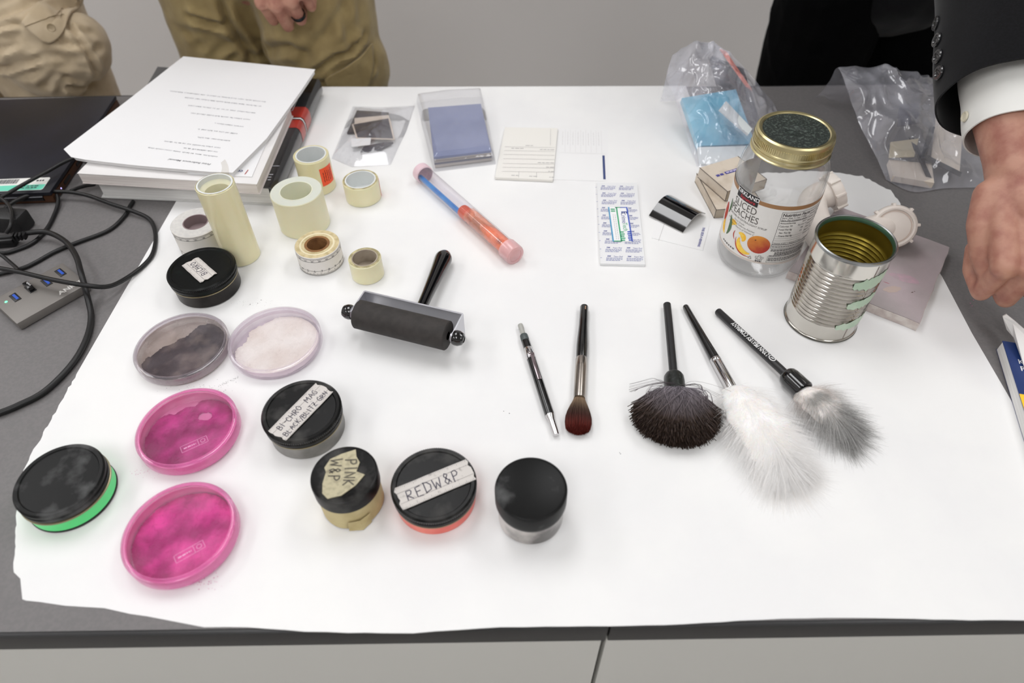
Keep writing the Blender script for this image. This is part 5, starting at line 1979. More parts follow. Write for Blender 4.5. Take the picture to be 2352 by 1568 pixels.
# ------------------------------------------------------------------ flat cards, pad and lifter
def slab(name, label, cat, pts, h0, h1, m, group=None, lay=True):
    c = sum((at(x, y, h1) for x, y in pts), Vector()) / len(pts)
    t = thing(name, label, cat, (c.x, c.y, T), 0, group)
    poly_ = [((at(x, y, h1) - c).x, (at(x, y, h1) - c).y) for x, y in pts]
    body = MB().prism(poly_, h0, h1).build('card', m, t, smooth=False)
    return t, c, body


def px_map(o_px, u_px, v_px, h, c):
    """flat print frame: origin and two neighbours in pixels -> unit-length directions in the place"""
    o, a, b = at(*o_px, h), at(*u_px, h), at(*v_px, h)
    u = (a - o).normalized()
    v = (b - o)
    v = (v - u * v.dot(u)).normalized()
    oo = o - c
    return flat_map(Vector((oo.x, oo.y, h + .00025)), u, v), (a - o).length, (b - o).length


card_m = mat('cream_card', (236, 234, 228), .65)
card_w = mat('white_card', (238, 238, 238), .65)
pale_ink = mat('pale_grey_ink', (176, 174, 174), .7)
t, c, b_ = slab('record_card', 'white record card with a short navy bar along its edge', 'card', [(1270, 294), (1397, 298), (1396, 416), (1262, 412)], .0007, .0011, card_w, 'fingerprint record cards')
fm, w, hgt = px_map((1262, 412), (1396, 416), (1270, 294), .0011, c)
g = MB()
rg = random.Random(1)
print_geo(g, rect_geo(.012, hgt * .5, w, hgt * .5 + .0004), fm)
for k in range(8):
    x = .016 + k * .0075
    geo = dash_geo(hgt * .66, hgt * .93, x, .0006, rg, .004, .010)
    print_geo(g, ([(b, a) for a, b in geo[0]], geo[1]), fm)
    print_geo(g, rect_geo(x + .004, hgt * .52, x + .0043, hgt * .97), fm)
g.build('printed_form', mat('very_pale_ink', (214, 213, 213), .7), t, smooth=False)
g = MB()
print_geo(g, rect_geo(w * .925, .004, w * .965, hgt * .47), fm)
g.build('navy_bar', mat('navy_bar', (48, 66, 118), .6), t, smooth=False)
t, c, b_ = slab('record_card', 'cream record card pad with ruled lines, overlapping the white card', 'card', [(1160, 292), (1281, 294), (1270, 413), (1137, 407)], .0012, .0048, card_m, 'fingerprint record cards')
fm, w, hgt = px_map((1281, 294), (1160, 292), (1270, 413), .0048, c)
g = MB()
for k, y in enumerate((.40, .475, .55, .63, .72, .79, .865)):
    print_geo(g, rect_geo(.004, hgt * y, w * .97, hgt * y + .0005), fm)
for k, (x0, x1, y) in enumerate(((.45, .62, .365), (.06, .32, .44), (.62, .85, .425), (.06, .38, .69), (.06, .20, .77), (.06, .16, .845), (.06, .14, .95), (.35, .50, .94), (.68, .80, .93))):
    print_geo(g, dash_geo(w * x0, w * x1, hgt * y, .0012, rg, .003, .006), fm)
for x in (.36, .67):
    print_geo(g, rect_geo(w * x, hgt * .865, w * x + .0004, hgt * .97), fm)
print_geo(g, rect_geo(w * .13, .004, w * .13 + .0004, hgt * .36), fm)
g.build('ruled_form', pale_ink, t, smooth=False)

t, c, b_ = slab('tape_pad', 'white pad of lifting tape printed in blue with a blue-green label', 'tape pad', [(1371, 419), (1463, 420), (1482, 607), (1379, 605)], .0007, .0042, mat('pad_paper', (232, 233, 234), .5))
fm, w, hgt = px_map((1379, 605), (1482, 607), (1371, 419), .0042, c)
g = MB()
rows, cols = 10, 2
for i in range(rows):
    for j in range(cols):
        x0, y0 = .0075 + j * w * .46, hgt * (.965 - .0965 * i)
        if .28 * hgt < y0 < .74 * hgt and ((j == 0) or (j == 1)):
            if j == 1 and .32 * hgt < y0 < .70 * hgt:
                x0 += w * .14
            elif j == 0 and .32 * hgt < y0 < .70 * hgt:
                x0 += -.002
        if y0 < .01:
            continue
        lim = min(x0 + w * .36, w - .001)
        print_geo(g, shift(text_geo('3M', .0034, .03, .2, align='LEFT'), x0 + .001, y0 - .0035), fm)
        if x0 + w * .36 < w and not (.30 * hgt < y0 < .72 * hgt):
            print_geo(g, shift(text_geo('Tape Pad', .0030, .004, .2, align='LEFT'), x0 + w * .16, y0 - .0038), fm)
        for k in range(3):
            print_geo(g, dash_geo(x0 - k * .0003, lim - .003 * (k == 2), y0 - .0062 - k * .0021, .0008, rg, .0015, .004, .0006), fm)
for i in range(rows):
    print_geo(g, rect_geo(.0003, hgt * (.93 - .0965 * i), .0022, hgt * (.93 - .0965 * i) + .0006), fm)
g.build('blue_print', mat('pad_blue_ink', (112, 118, 176), .6), t, smooth=False)
fm2, lw_, lh_ = px_map((1407, 555), (1454, 555), (1401, 476), .0044, c)
lab = MB()
print_geo(lab, rect_geo(0, 0, lw_, lh_), fm2)
lab = lab.build('pad_label', mat('pad_label_white', (242, 243, 244), .5), t, smooth=False)
fm3 = lambda x, y: fm2(x, y) + Vector((0, 0, .0002))
fr = .0017
blu, grn = mat('label_blue', (62, 92, 190), .5), mat('label_green', (64, 170, 122), .5)
lbl = mat('label_light_blue', (74, 152, 196), .5)
g = MB()
print_geo(g, rect_geo(0, 0, fr, lh_), fm3)
g.build('label_border', lbl, lab, smooth=False)
g = MB()
print_geo(g, rect_geo(lw_ - fr, 0, lw_, lh_), fm3)
print_geo(g, rect_geo(lw_ * .62, lh_ - fr, lw_ - fr, lh_), fm3)
for k in range(5):
    print_geo(g, rect_geo(lw_ * (.80 - .02 * (k % 2)), .0015 + k * .0040, lw_ * .95, .0040 + k * .0040), fm3)
g.build('label_border', blu, lab, smooth=False)
g = MB()
print_geo(g, rect_geo(lw_ * .40, 0, lw_ * .40 + fr, lh_), fm3)
print_geo(g, rect_geo(fr, 0, lw_ * .42, fr), fm3)
print_geo(g, rect_geo(lw_ * .36, lh_ - fr, lw_ * .64, lh_), fm3)
for k in range(5):
    print_geo(g, rect_geo(lw_ * (.44 + .03 * (k % 2)), .0013 + k * .0040, lw_ * (.62 + .03 * (k % 2)), .0036 + k * .0040), fm3)
for k in range(2):
    print_geo(g, rect_geo(lw_ * .12, lh_ * .86 + k * .0040, lw_ * .34, lh_ * .86 + .0023 + k * .0040), fm3)
g.build('label_border', grn, lab, smooth=False)
g = MB()
tm = lambda x, y: fm3(lw_ * .66 + y, lh_ * .60 - x)
print_geo(g, shift(text_geo('Crime', .0085, .0, 0), -.0075 + .002, -.001), tm)
print_geo(g, shift(text_geo('E', .0100, .03, 0), -.0185 + .002, 0), tm)
g.build('label_lettering', mat('label_navy', (70, 84, 150), .5), lab, smooth=False)
g = MB()
print_geo(g, shift(text_geo('Tech', .0085, .0, 0), .0110 + .002, -.001), tm)
g.build('label_lettering', grn, lab, smooth=False)
g = MB()
for x in (.20, .30):
    geo = dash_geo(lh_ * .06, lh_ * .80, lw_ * x, .0005, rg, .002, .004)
    print_geo(g, ([(b, a) for a, b in geo[0]], geo[1]), fm3)
g.build('label_small_print', pale_ink, lab, smooth=False)

# gel lifter: white backing card and an arched glossy black sheet
t, c, b_ = slab('lifter_backing', 'small white lifter backing card with blue lettering along one edge', 'card', [(1508, 505), (1629, 519), (1614, 575), (1497, 546)], .0007, .0013, card_w)
fm, w, hgt = px_map((1629, 519), (1614, 575), (1508, 505), .0013, c)
g = MB()
geo = text_geo('THIS SIDE 4 VIEWING', .0042, .02)
print_geo(g, shift(geo, w * .5, .0), lambda x, y: fm(x, .0072 - y))
g.build('blue_lettering', mat('lifter_blue', (74, 76, 150), .6), t, smooth=False)
g = MB()
print_geo(g, rect_geo(0, hgt * .82, w, hgt * .82 + .0004), fm)
g.build('fold_line', pale_ink, t, smooth=False)
q = [at(1491, 493, .004), at(1569, 532, .004), at(1620, 491, .004), at(1544, 450, .004)]
c = sum(q, Vector()) / 4
t = thing('gel_lifter', 'glossy black gel lifter sheet arched up beside the white backing card', 'gel lifter', (c.x, c.y, T))
n = 16
for nm, th0, th1, mm in (('gel_sheet', .0006, .0014, mat('black_gel', (8, 8, 10), .08, coat=.8)), ('backing_film', .0, .0006, mat('lifter_film', (196, 194, 190), .4))):
    vs, fs = [], []
    for z in (th0, th1):
        for i in range(n + 1):
            for j in range(n + 1):
                s, r_ = i / n, j / n
                p = q[0].lerp(q[1], r_).lerp(q[3].lerp(q[2], r_), s) - c
                arch = .0125 * math.sin(PI * min(1, max(0, s)) * .94 + .03)
                vs.append((p.x, p.y, .0016 + arch + z))
    o = (n + 1) ** 2
    for i in range(n):
        for j in range(n):
            k = i * (n + 1) + j
            fs.append((o + k, o + k + 1, o + k + n + 2, o + k + n + 1)[::-1])
            fs.append((k, k + 1, k + n + 2, k + n + 1))
    edge = [i for i in range(n + 1)] + [i * (n + 1) + n for i in range(1, n + 1)] + [n * (n + 1) + j for j in range(n - 1, -1, -1)] + [i * (n + 1) for i in range(n - 1, 0, -1)]
    for i in range(len(edge)):
        a_, b2 = edge[i], edge[(i + 1) % len(edge)]
        fs.append((a_, b2, b2 + o, a_ + o))
    MB().add(vs, fs).build(nm, mm, t, angle=40)

# ------------------------------------------------------------------ bags
bag_film = film('zip_bag_film', (253, 253, 255), (240, 241, 252), .14, .25, .08, bump=.2, bscale=50, blotch=.36, blotch_scale=16, blo=.40, bhi=.7)
bag_film2 = film('thin_bag_film', (253, 253, 254), (244, 244, 248), .05, .2, .10, bump=.25, bscale=60, blotch=.16, blotch_scale=24)


def ridged(p, s, seed):
    return (1 - abs(noise.noise(Vector((p.x * s + seed, p.y * s * .8 - seed, p.z * s * .6 + seed))))) ** 4


def pillow_bag(name, label, cat, pts, hmax, m, seed, wr=.0025, pw=2.2):
    """A bag lying flat: closed pillow over its outline."""
    c = sum((at(x, y) for x, y in pts), Vector()) / len(pts)
    t = thing(name, label, cat, (c.x, c.y, T))
    ol = []
    k = len(pts)
    for i in range(k):
        a_, b2 = at(*pts[i]) - c, at(*pts[(i + 1) % k]) - c
        for s in range(14):
            ol.append(a_.lerp(b2, s / 14))
    n = len(ol)
    rings = 16
    for side, nm in ((1, 'bag_front'), (0, 'bag_back')):
        vs, fs = [], []
        for r_ in range(rings):
            f = 1 - r_ / rings
            for p in ol:
                q = p * f
                hh_ = .0006
                if side:
                    hh_ = .0014 + hmax * (1 - f ** pw) + wr * ridged(q, 26, seed) * (1 - f ** 4) + wr * .5 * ridged(q, 60, seed + 3) * (1 - f ** 6)
                vs.append((q.x, q.y, hh_))
        vs.append((0, 0, .0006 + side * (hmax + .0008)))
        for r_ in range(rings - 1):
            for i in range(n):
                j = (i + 1) % n
                fs.append((r_ * n + i, r_ * n + j, (r_ + 1) * n + j, (r_ + 1) * n + i))
        for i in range(n):
            fs.append(((rings - 1) * n + i, (rings - 1) * n + (i + 1) % n, len(vs) - 1))
        MB().add(vs, fs).build(nm, m, t, angle=80)
    return t


pillow_bag('plastic_bag', 'small clear plastic bag of black and white lifter cards lying flat', 'plastic bag', [(811, 246), (880, 248), (953, 244), (934, 302), (910, 352), (898, 380), (809, 385), (762, 365)], .015, bag_film2, 1.3, .003)
dk = mat('dark_film_card', (46, 42, 56), .3, coat=.3)
cardg = 'cards inside the small flat bag'
bg = mat('beige_card', (214, 200, 186), .7)


def stack_card(label, pts, h0, h1, m, border=None, cat='card'):
    t, c, b2 = slab('lifter_card', label, cat, pts, h0, h1, m, cardg)
    if border:
        ins = [((at(x, y, h1) - c).x * .92, (at(x, y, h1) - c).y * .92) for x, y in pts]
        MB().prism(ins, h1 + .00005, h1 + .0004).build('black_film', border, t, smooth=False)
    return t


stack_card('dark backmost card inside the small clear bag', [(820, 253), (893, 258), (890, 300), (797, 305)], .0022, .0042, dk)
stack_card('plain beige card in the middle of the small clear bag', [(814, 271), (893, 264), (898, 305), (815, 310)], .0046, .0056, bg)
stack_card('black card with a white border on top inside the small clear bag', [(808, 285), (895, 270), (907, 320), (818, 317)], .0060, .0074, bg, dk)
stack_card('little white tag inside the small clear bag', [(808, 319), (852, 316), (850, 332), (807, 337)], .0078, .0086, card_w)
stack_card('crumpled black strip at the open end of the small clear bag', [(836, 336), (880, 326), (903, 326), (870, 342), (828, 348)], .0030, .0058, dk)

t, c, b_ = slab('blue_pad', 'thick stack of blue-grey sheets sealed inside a clear sleeve', 'pad', [(984, 249), (1104, 240), (1128, 346), (997, 362)], .0012, .0175, mat('grey_sheet_stack', (196, 190, 186), .7, col2=(150, 144, 142), nscale=300, lo=.4, hi=.6, stretch=(.02, .02, 1)))
P4 = [((at(x, y, .0175) - c).x, (at(x, y, .0175) - c).y) for x, y in [(984, 249), (1104, 240), (1128, 346), (997, 362)]]
MB().prism([(x * 1.01, y * 1.01) for x, y in P4], .0150, .0185).build('blue_cover', mat('slate_blue_cover', (122, 132, 168), .4, col2=(134, 143, 178), nscale=20), t, smooth=False)
MB().prism([(x * 1.012, y * 1.012) for x, y in P4], .0066, .0090).build('dark_layer', mat('slate_layer', (120, 122, 136), .6), t, smooth=False)
pillow_bag('plastic_sleeve', 'clear plastic sleeve wrapped round the stack of blue-grey sheets', 'plastic bag', [(957, 236), (1030, 226), (1108, 222), (1125, 300), (1139, 378), (1060, 388), (996, 396), (972, 300)], .0205, film('sleeve_film', (253, 253, 254), (240, 240, 246), .06, .25, .06, bump=.1, bscale=40), 4.2, .0008, 22)


def catmull(P, t):
    n = len(P) - 1
    i = min(int(t * n), n - 1)
    f = t * n - i
    p0, p1, p2, p3 = P[max(i - 1, 0)], P[i], P[i + 1], P[min(i + 2, n)]
    return 0.5 * (2 * p1 + (p2 - p0) * f + (2 * p0 - 5 * p1 + 4 * p2 - p3) * f * f + (3 * p1 - p0 - 3 * p2 + p3) * f ** 3)


def tent_bag(label, rows, backs, m, seed, wr):
    """A bag standing up: rows of (px, py, height) from the front foot to the crest, then backs = (dy, height) down behind."""
    R = [[at(*p) for p in r_] for r_ in rows]
    for dy, hz in backs:
        R.append([Vector((p.x, min(p.y + dy, TY1 - .002), T + hz)) for p in R[len(rows) - 1]])
    c = sum(R[0], Vector()) / len(R[0])
    t = thing('plastic_bag', label, 'plastic bag', (c.x, c.y, T))
    nu, nv = 60, 90
    vs, fs = [], []
    for i in range(nv + 1):
        s = i / nv
        row = [catmull([r_[k] for r_ in R], s) for k in range(len(R[0]))]
        for j in range(nu + 1):
            u = j / nu
            p = catmull(row, u)
            amp = wr * min(1, min(u, 1 - u) * 6 + .15) * min(1, s * 8)
            w = (ridged(p, 22, seed) - .25) * amp + (ridged(p, 48, seed + 7) - .25) * amp * .5
            p = p + Vector((noise.noise(p * 20 + Vector((seed, 0, 0))) * amp * .6, -w * .6, w))
            p.z = max(p.z, T + .0012)
            p.y = min(p.y, TY1 - .001)
            vs.append(p - t.location)
    for i in range(nv):
        for j in range(nu):
            k = i * (nu + 1) + j
            fs.append((k, k + 1, k + nu + 2, k + nu + 1))
    MB().add(vs, fs).build('bag_film', m, t, angle=80)
    return t


def leaning(name, label, cat, pts, thick, m, group=None, bend=.0, n=8, child=None):
    """A soft slab through four (px, py, height) corners."""
    q = [at(*p) for p in pts]
    c = sum(q, Vector()) / 4
    c.z = T
    t = thing(name, label, cat, c, 0, group)
    nn_ = (q[1] - q[0]).cross(q[3] - q[0]).normalized()
    nn_ = nn_ if nn_.z > 0 else -nn_
    vs, fs = [], []
    for k in (0, 1):
        for i in range(n + 1):
            for j in range(n + 1):
                s, r_ = i / n, j / n
                p = q[0].lerp(q[1], r_).lerp(q[3].lerp(q[2], r_), s) - c
                pil = math.sin(PI * s) * math.sin(PI * r_)
                p = p + nn_ * ((bend * pil if k else 0) - (0 if k else thick))
                p.z = max(p.z, .0008)
                vs.append(p)
    o = (n + 1) ** 2
    for i in range(n):
        for j in range(n):
            k = i * (n + 1) + j
            fs += [(o + k, o + k + 1, o + k + n + 2, o + k + n + 1), (k + n + 1, k + n + 2, k + 1, k)]
    ed = [i for i in range(n + 1)] + [i * (n + 1) + n for i in range(1, n + 1)] + [n * (n + 1) + j for j in range(n - 1, -1, -1)] + [i * (n + 1) for i in range(n - 1, 0, -1)]
    for i in range(len(ed)):
        fs.append((ed[i], ed[(i + 1) % len(ed)], ed[(i + 1) % len(ed)] + o, ed[i] + o))
    MB().add(vs, fs).build('body', m, t, angle=50)
    return t


tent_bag('crumpled clear zip bag with a light blue packet, standing behind the glass jar',
         [[(1600, 382, .002), (1650, 390, .002), (1700, 388, .002), (1755, 366, .002)],
          [(1574, 300, .030), (1630, 300, .042), (1700, 285, .042), (1785, 262, .014)],
          [(1548, 222, .055), (1610, 212, .078), (1680, 190, .080), (1752, 208, .046)],
          [(1531, 176, .072), (1590, 150, .092), (1655, 120, .096), (1712, 158, .074)],
          [(1545, 126, .090), (1580, 106, .102), (1632, 96, .106), (1672, 122, .092)]],
         [(.012, .070), (.022, .035), (.030, .002)], bag_film, 2.1, .010)
cyan = mat('light_blue_packet', (104, 188, 216), .3, coat=.4, col2=(72, 156, 190), nscale=14)
leaning('blue_packet', 'light blue plastic packet inside the standing zip bag', 'packet', [(1604, 335, .014), (1735, 330, .014), (1690, 205, .058), (1566, 225, .044)], .010, cyan, bend=.006)
leaning('white_packet', 'white wrapped packet below the blue one inside the standing zip bag', 'packet', [(1606, 376, .004), (1728, 374, .004), (1738, 334, .013), (1602, 338, .013)], .004, mat('white_wrapper', (226, 232, 232), .35), bend=.003)
leaning('black_pouch', 'glossy black pouch inside the standing zip bag', 'pouch', [(1676, 275, .034), (1748, 285, .018), (1708, 158, .062), (1636, 128, .070)], .008, mat('black_foil', (22, 20, 28), .15, coat=.7, bump=.9, bscale=60), bend=.004)
leaning('orange_strip', 'orange card strip along the edge of the standing zip bag', 'card', [(1716, 198, .055), (1728, 206, .050), (1668, 118, .084), (1655, 112, .088)], .002, mat('orange_card', (236, 112, 78), .5))
leaning('swab_packet', 'white swab wrapper slanting across the light blue packet', 'packet', [(1718, 310, .032), (1728, 296, .034), (1668, 232, .060), (1652, 252, .058)], .002, mat('white_wrapper', (226, 232, 232), .35), bend=.001)

tent_bag('crumpled clear zip bag of cards and strips beside the black suit sleeve',
         [[(2035, 412, .002), (2095, 440, .002), (2175, 432, .002), (2290, 430, .002)],
          [(2006, 350, .026), (2080, 352, .036), (2160, 345, .034), (2275, 350, .016)],
          [(1965, 262, .045), (2040, 250, .062), (2130, 245, .060), (2250, 262, .030)],
          [(1927, 160, .070), (1990, 153, .080), (2065, 158, .080), (2180, 190, .060)]],
         [(.016, .045), (.030, .020), (.045, .002)], bag_film, 5.7, .010)
cg = 'things in the zip bag by the sleeve'
leaning('note_pad', 'white note pad at the open mouth of the zip bag near the wrist', 'note pad', [(2052, 404, .012), (2146, 420, .012), (2140, 376, .014), (2042, 366, .014)], .009, mat('note_pad_white', (226, 214, 200), .6), cg)
leaning('cream_card', 'large cream card beside the wrist inside the zip bag', 'card', [(2138, 372, .014), (2204, 398, .012), (2212, 290, .034), (2150, 268, .040)], .002, mat('cream_card_big', (228, 216, 200), .6), cg, bend=.004)
leaning('tan_card', 'tan card leaning behind the note pad in the zip bag', 'card', [(2042, 362, .018), (2100, 360, .022), (2110, 318, .036), (2046, 326, .032)], .002, mat('tan_card', (206, 194, 164), .6), cg)
for k, (pts, lb) in enumerate((([(2128, 404, .014), (2140, 408, .013), (2098, 312, .036), (2088, 314, .036)], 'dark strip slanting across the note pad in the zip bag'),
                               ([(2112, 372, .024), (2124, 374, .024), (2148, 292, .040), (2136, 288, .040)], 'dark upright strip against the cream card in the zip bag'),
                               ([(2118, 362, .020), (2206, 404, .012), (2210, 396, .013), (2122, 352, .022)], 'dark strip along the foot of the cream card in the zip bag'))):
    leaning('film_strip', lb, 'film strip', pts, .0015, mat('dark_strip', (40, 40, 42), .2, coat=.5), cg)
leaning('dark_square', 'grey-black square of film in the upper part of the zip bag', 'film strip', [(2062, 290, .046), (2112, 282, .046), (2108, 236, .062), (2066, 240, .060)], .0015, mat('grey_film_square', (96, 96, 108), .35), cg)

# ------------------------------------------------------------------ blue and yellow book under the hand
A_, B_ = at(2303, 782, .014), at(2348, 925, .014)
ub = (B_ - A_).normalized()
vb = Vector((-ub.y, ub.x, 0))
vb = vb if vb.x > 0 else -vb
t = thing('paperback_book', 'blue and yellow paperback book under the hand at the table side', 'book', (A_.x, A_.y, T))
W3 = lambda a_, b2, z: ub * a_ + vb * b2 + Vector((0, 0, z))


def bx(name, a0, a1, b0, b1, z0, z1, m, par):
    vs = [W3(a_, b2, z) for z in (z0, z1) for b2 in (b0, b1) for a_ in (a0, a1)]
    return MB().add(vs, [(0, 2, 3, 1), (4, 5, 7, 6), (0, 1, 5, 4), (2, 6, 7, 3), (0, 4, 6, 2), (1, 3, 7, 5)]).build(name, m, par, smooth=False)


navy_c = mat('navy_book_cover', (22, 50, 108), .35)
bx('page_block', .0015, .1985, .0, .145, .0014, .0128, white_page, t)
bx('back_cover', 0, .2, 0, .147, .0007, .0013, navy_c, t)
cv = bx('front_cover', 0, .2, 0, .147, .0129, .0138, navy_c, t)
bx('yellow_band', .0715, .2, 0, .147, .0138, .0140, mat('yellow_cover', (250, 204, 40), .4), cv)
g = MB()
fm = flat_map(W3(.030, .0085, .0140), vb, -ub)
print_geo(g, text_geo('Kubic', .0088, .008, align='LEFT'), fm)
print_geo(g, shift(text_geo('Petraco', .0088, .008, align='LEFT'), 0, -.0095), fm)
g.build('cover_lettering', white_print, cv, smooth=False)
# folded white sheet lying on it, held by the hand
fo = at(2322, 745, .02)
t = thing('folded_paper', 'folded white paper pinched by the hand on top of the blue book', 'paper', (fo.x, fo.y, T))
wp = mat('folded_white_paper', (238, 236, 234), .6)
fl = [at(2303, 728, .030), at(2326, 742, .030), at(2360, 775, .030), at(2430, 850, .028), at(2400, 900, .018), at(2352, 842, .0155), at(2328, 775, .0155), at(2312, 757, .0165)]
vs = [p - t.location for p in fl]
vs2 = [p + Vector((.004, .004, -.0012)) for p in vs]
nq = len(vs)
fcs = [(0, 1, 6, 7), (1, 2, 5, 6), (2, 3, 4, 5)]
MB().add(vs + vs2, fcs + [tuple(i + nq for i in f[::-1]) for f in fcs] + [(i, i + nq, (i + 1) % nq + nq, (i + 1) % nq) for i in range(nq)]).build('front_leaf', wp, t, smooth=False)
bk = [at(2303, 727, .030), at(2312, 722, .034), at(2332, 738, .034), at(2366, 768, .034), at(2360, 775, .030), at(2326, 742, .030)]
vs = [p - t.location for p in bk]
vs2 = [p + Vector((.001, .002, -.0008)) for p in vs]
nq = len(vs)
fcs = [(0, 1, 2, 5), (5, 2, 3, 4)]
MB().add(vs + vs2, fcs + [tuple(i + nq for i in f[::-1]) for f in fcs] + [(i, i + nq, (i + 1) % nq + nq, (i + 1) % nq) for i in range(nq)]).build('back_leaf', wp, t, smooth=False)

# ------------------------------------------------------------------ people
skin = mat('skin', (188, 140, 120), .5, col2=(160, 104, 90), nscale=55, ndetail=5, lo=.4, hi=.7, bump=.12, bscale=350, sss=.15)
khaki = mat('khaki_twill', (160, 141, 96), .85, col2=(146, 127, 84), nscale=30, lo=.4, hi=.6, sheen=.2, bump=.12, bscale=900)
beige = mat('beige_twill', (205, 187, 158), .85, col2=(192, 173, 143), nscale=30, lo=.4, hi=.6, sheen=.2, bump=.12, bscale=900)
suit = mat('black_suit_wool', (13, 13, 15), .95, spec=.1, col2=(18, 18, 21), nscale=500, lo=.4, hi=.6, sheen=.15)
suit2 = mat('black_trouser_wool', (6, 6, 7), .95, spec=.08)
shirt_w = mat('white_shirt_cotton', (232, 232, 228), .75, bump=.05, bscale=400)
shirt_g = mat('grey_polo', (70, 74, 80), .85)
shirt_n = mat('navy_polo', (40, 46, 66), .85)
hair_m = mat('brown_hair', (62, 46, 36), .6)
shoe_m = mat('brown_shoe', (60, 46, 38), .5)
bpy.context.view_layer.update()


def ellip(mb, c, r, n=20):
    prof = [(math.sin(PI * i / 12), -math.cos(PI * i / 12)) for i in range(13)]
    prof[0] = (.001, -1)
    prof[-1] = (.001, 1)
    mb.lathe([(p[0], p[1]) for p in prof], n, xf=Matrix.Translation(c) @ Matrix.Diagonal((r[0], r[1], r[2], 1)), cap0=True, cap1=True)


def capsule(mb, pts, rs_):
    """overlapping tapered tube with round ends"""
    pts = [Vector(p) for p in pts]
    sp_ = smooth_path(pts, 5) if len(pts) > 2 else pts
    k = len(pts) - 1
    rr_ = []
    for i in range(len(sp_)):
        q = i / (len(sp_) - 1) * k
        i0 = min(int(q), k - 1)
        rr_.append(rs_[i0] + (rs_[i0 + 1] - rs_[i0]) * (q - i0))
    mb.tube(sp_, rr_, 18)
    for p, r in ((sp_[0], rr_[0]), (sp_[-1], rr_[-1])):
        ellip(mb, p, (r, r, r), 16)


def hand_shape(mb, M, curl, thumb, side, spread=.0, sc=1.0):
    """M: frame with x towards the thumb, y towards the fingers, z the back of the hand."""
    tr = lambda x, y, z: M @ Vector((x * side * sc, y * sc, z * sc))
    capsule(mb, [tr(0, -.06, 0), tr(0, 0, 0), tr(.002, .03, .001)], [.029 * sc, .026 * sc, .026 * sc])
    kn = [(.031, .088, .003), (.010, .093, .006), (-.012, .088, .004), (-.032, .078, -.002)]
    fl_ = [(.045, .026, .022), (.049, .030, .023), (.045, .028, .022), (.036, .021, .020)]
    fr_ = [(.0098, .0092, .0082, .0070), (.0102, .0095, .0084, .0072), (.0098, .0090, .0080, .0070), (.0086, .0079, .0072, .0062)]
    for i, (k, L_, r_) in enumerate(zip(kn, fl_, fr_)):
        capsule(mb, [tr(k[0] * .55, .012, 0), tr(k[0], k[1], k[2])], [.0155 * sc, .0122 * sc])
        a = 0.0
        p = Vector(k)
        pts = [p.copy()]
        for j in range(3):
            a += curl[i][j]
            sx = spread * (1.5 - i) * .1
            p = p + Vector((sx * L_[j], math.cos(a) * L_[j], -math.sin(a) * L_[j]))
            pts.append(p.copy())
        for j in range(3):
            capsule(mb, [tr(*pts[j]), tr(*pts[j + 1])], [r_[j] * sc, r_[j + 1] * sc])
    for i in range(3):
        a_, b2 = kn[i], kn[i + 1]
        capsule(mb, [tr((a_[0] + b2[0]) * .3, .02, -.006), tr((a_[0] + b2[0]) / 2, min(a_[1], b2[1]) - .010, -.004)], [.014 * sc, .0105 * sc])
    tp = thumb
    for j in range(len(tp) - 1):
        rr_ = [.0150, .0128, .0108, .0092][j:j + 2]
        capsule(mb, [tr(*tp[j]), tr(*tp[j + 1])], [rr_[0] * sc, rr_[1] * sc])


def person(name, label, x, y, rotz, arms, hand=None, lean=0.0, hip_shift=0.0):
    """arms: two lists of place coordinates shoulder, elbow, wrist. Returns the body object (its own origin at the feet)."""
    mb = MB()
    M = Matrix.Translation((x, y, 0)) @ Matrix.Rotation(rotz, 4, 'Z')
    tr = lambda a_, b2, c_: M @ Vector((a_, b2 - lean * max(0, c_ - .95), c_))
    for s in (-1, 1):
        capsule(mb, [tr(s * .085, 0, .90), tr(s * .095, -.012, .50), tr(s * .10, .012, .10)], [.078, .052, .038])
        capsule(mb, [tr(s * .10, .02, .045), tr(s * .105, -.13, .035)], [.036, .030])
    for z, rx, ry, hz in ((.93, .155, .10, .12), (1.10, .145, .095, .15), (1.28, .165, .105, .16), (1.38, .175, .09, .09)):
        p = tr(0, 0, z)
        ellip(mb, p, (rx, ry, hz))
    capsule(mb, [tr(0, .01, 1.42), tr(0, -.01, 1.56)], [.058, .052])
    hd = tr(0, -.03, 1.655)
    ellip(mb, hd, (.074, .094, .112))
    capsule(mb, [tr(0, -.115, 1.665), tr(0, -.135, 1.635)], [.009, .014])
    capsule(mb, [tr(-.02, -.108, 1.598), tr(.02, -.108, 1.598)], [.008, .008])
    for s in (-1, 1):
        ellip(mb, tr(s * .076, -.015, 1.645), (.010, .02, .032))
        ellip(mb, tr(s * .032, -.108, 1.675), (.013, .010, .008))
    for arm in arms:
        capsule(mb, arm, [.048, .034, .026])
        if hand is None or (Vector(arm[-1]) - Vector(hand[0])).length > .12:
            d = (Vector(arm[2]) - Vector(arm[1])).normalized()
            capsule(mb, [arm[2], Vector(arm[2]) + d * .09], [.027, .03])
            for f in range(4):
                off = Vector((0, (f - 1.5) * .018, 0))
                capsule(mb, [Vector(arm[2]) + d * .08 + off, Vector(arm[2]) + d * .155 + off], [.011, .008])
            capsule(mb, [Vector(arm[2]) + d * .03, Vector(arm[2]) + d * .09 + Vector((0, -.04, 0))], [.012, .009])
    return mb, M, tr


def to_obj(name, me, m, parent=None, angle=60):
    return finish(name, me, m, parent, True, angle)


def join_meshes(ms):
    bm = bmesh.new()
    for m_ in ms:
        bm.from_mesh(m_)
    out = bpy.data.meshes.new('body')
    bm.to_mesh(out)
    bm.free()
    return out


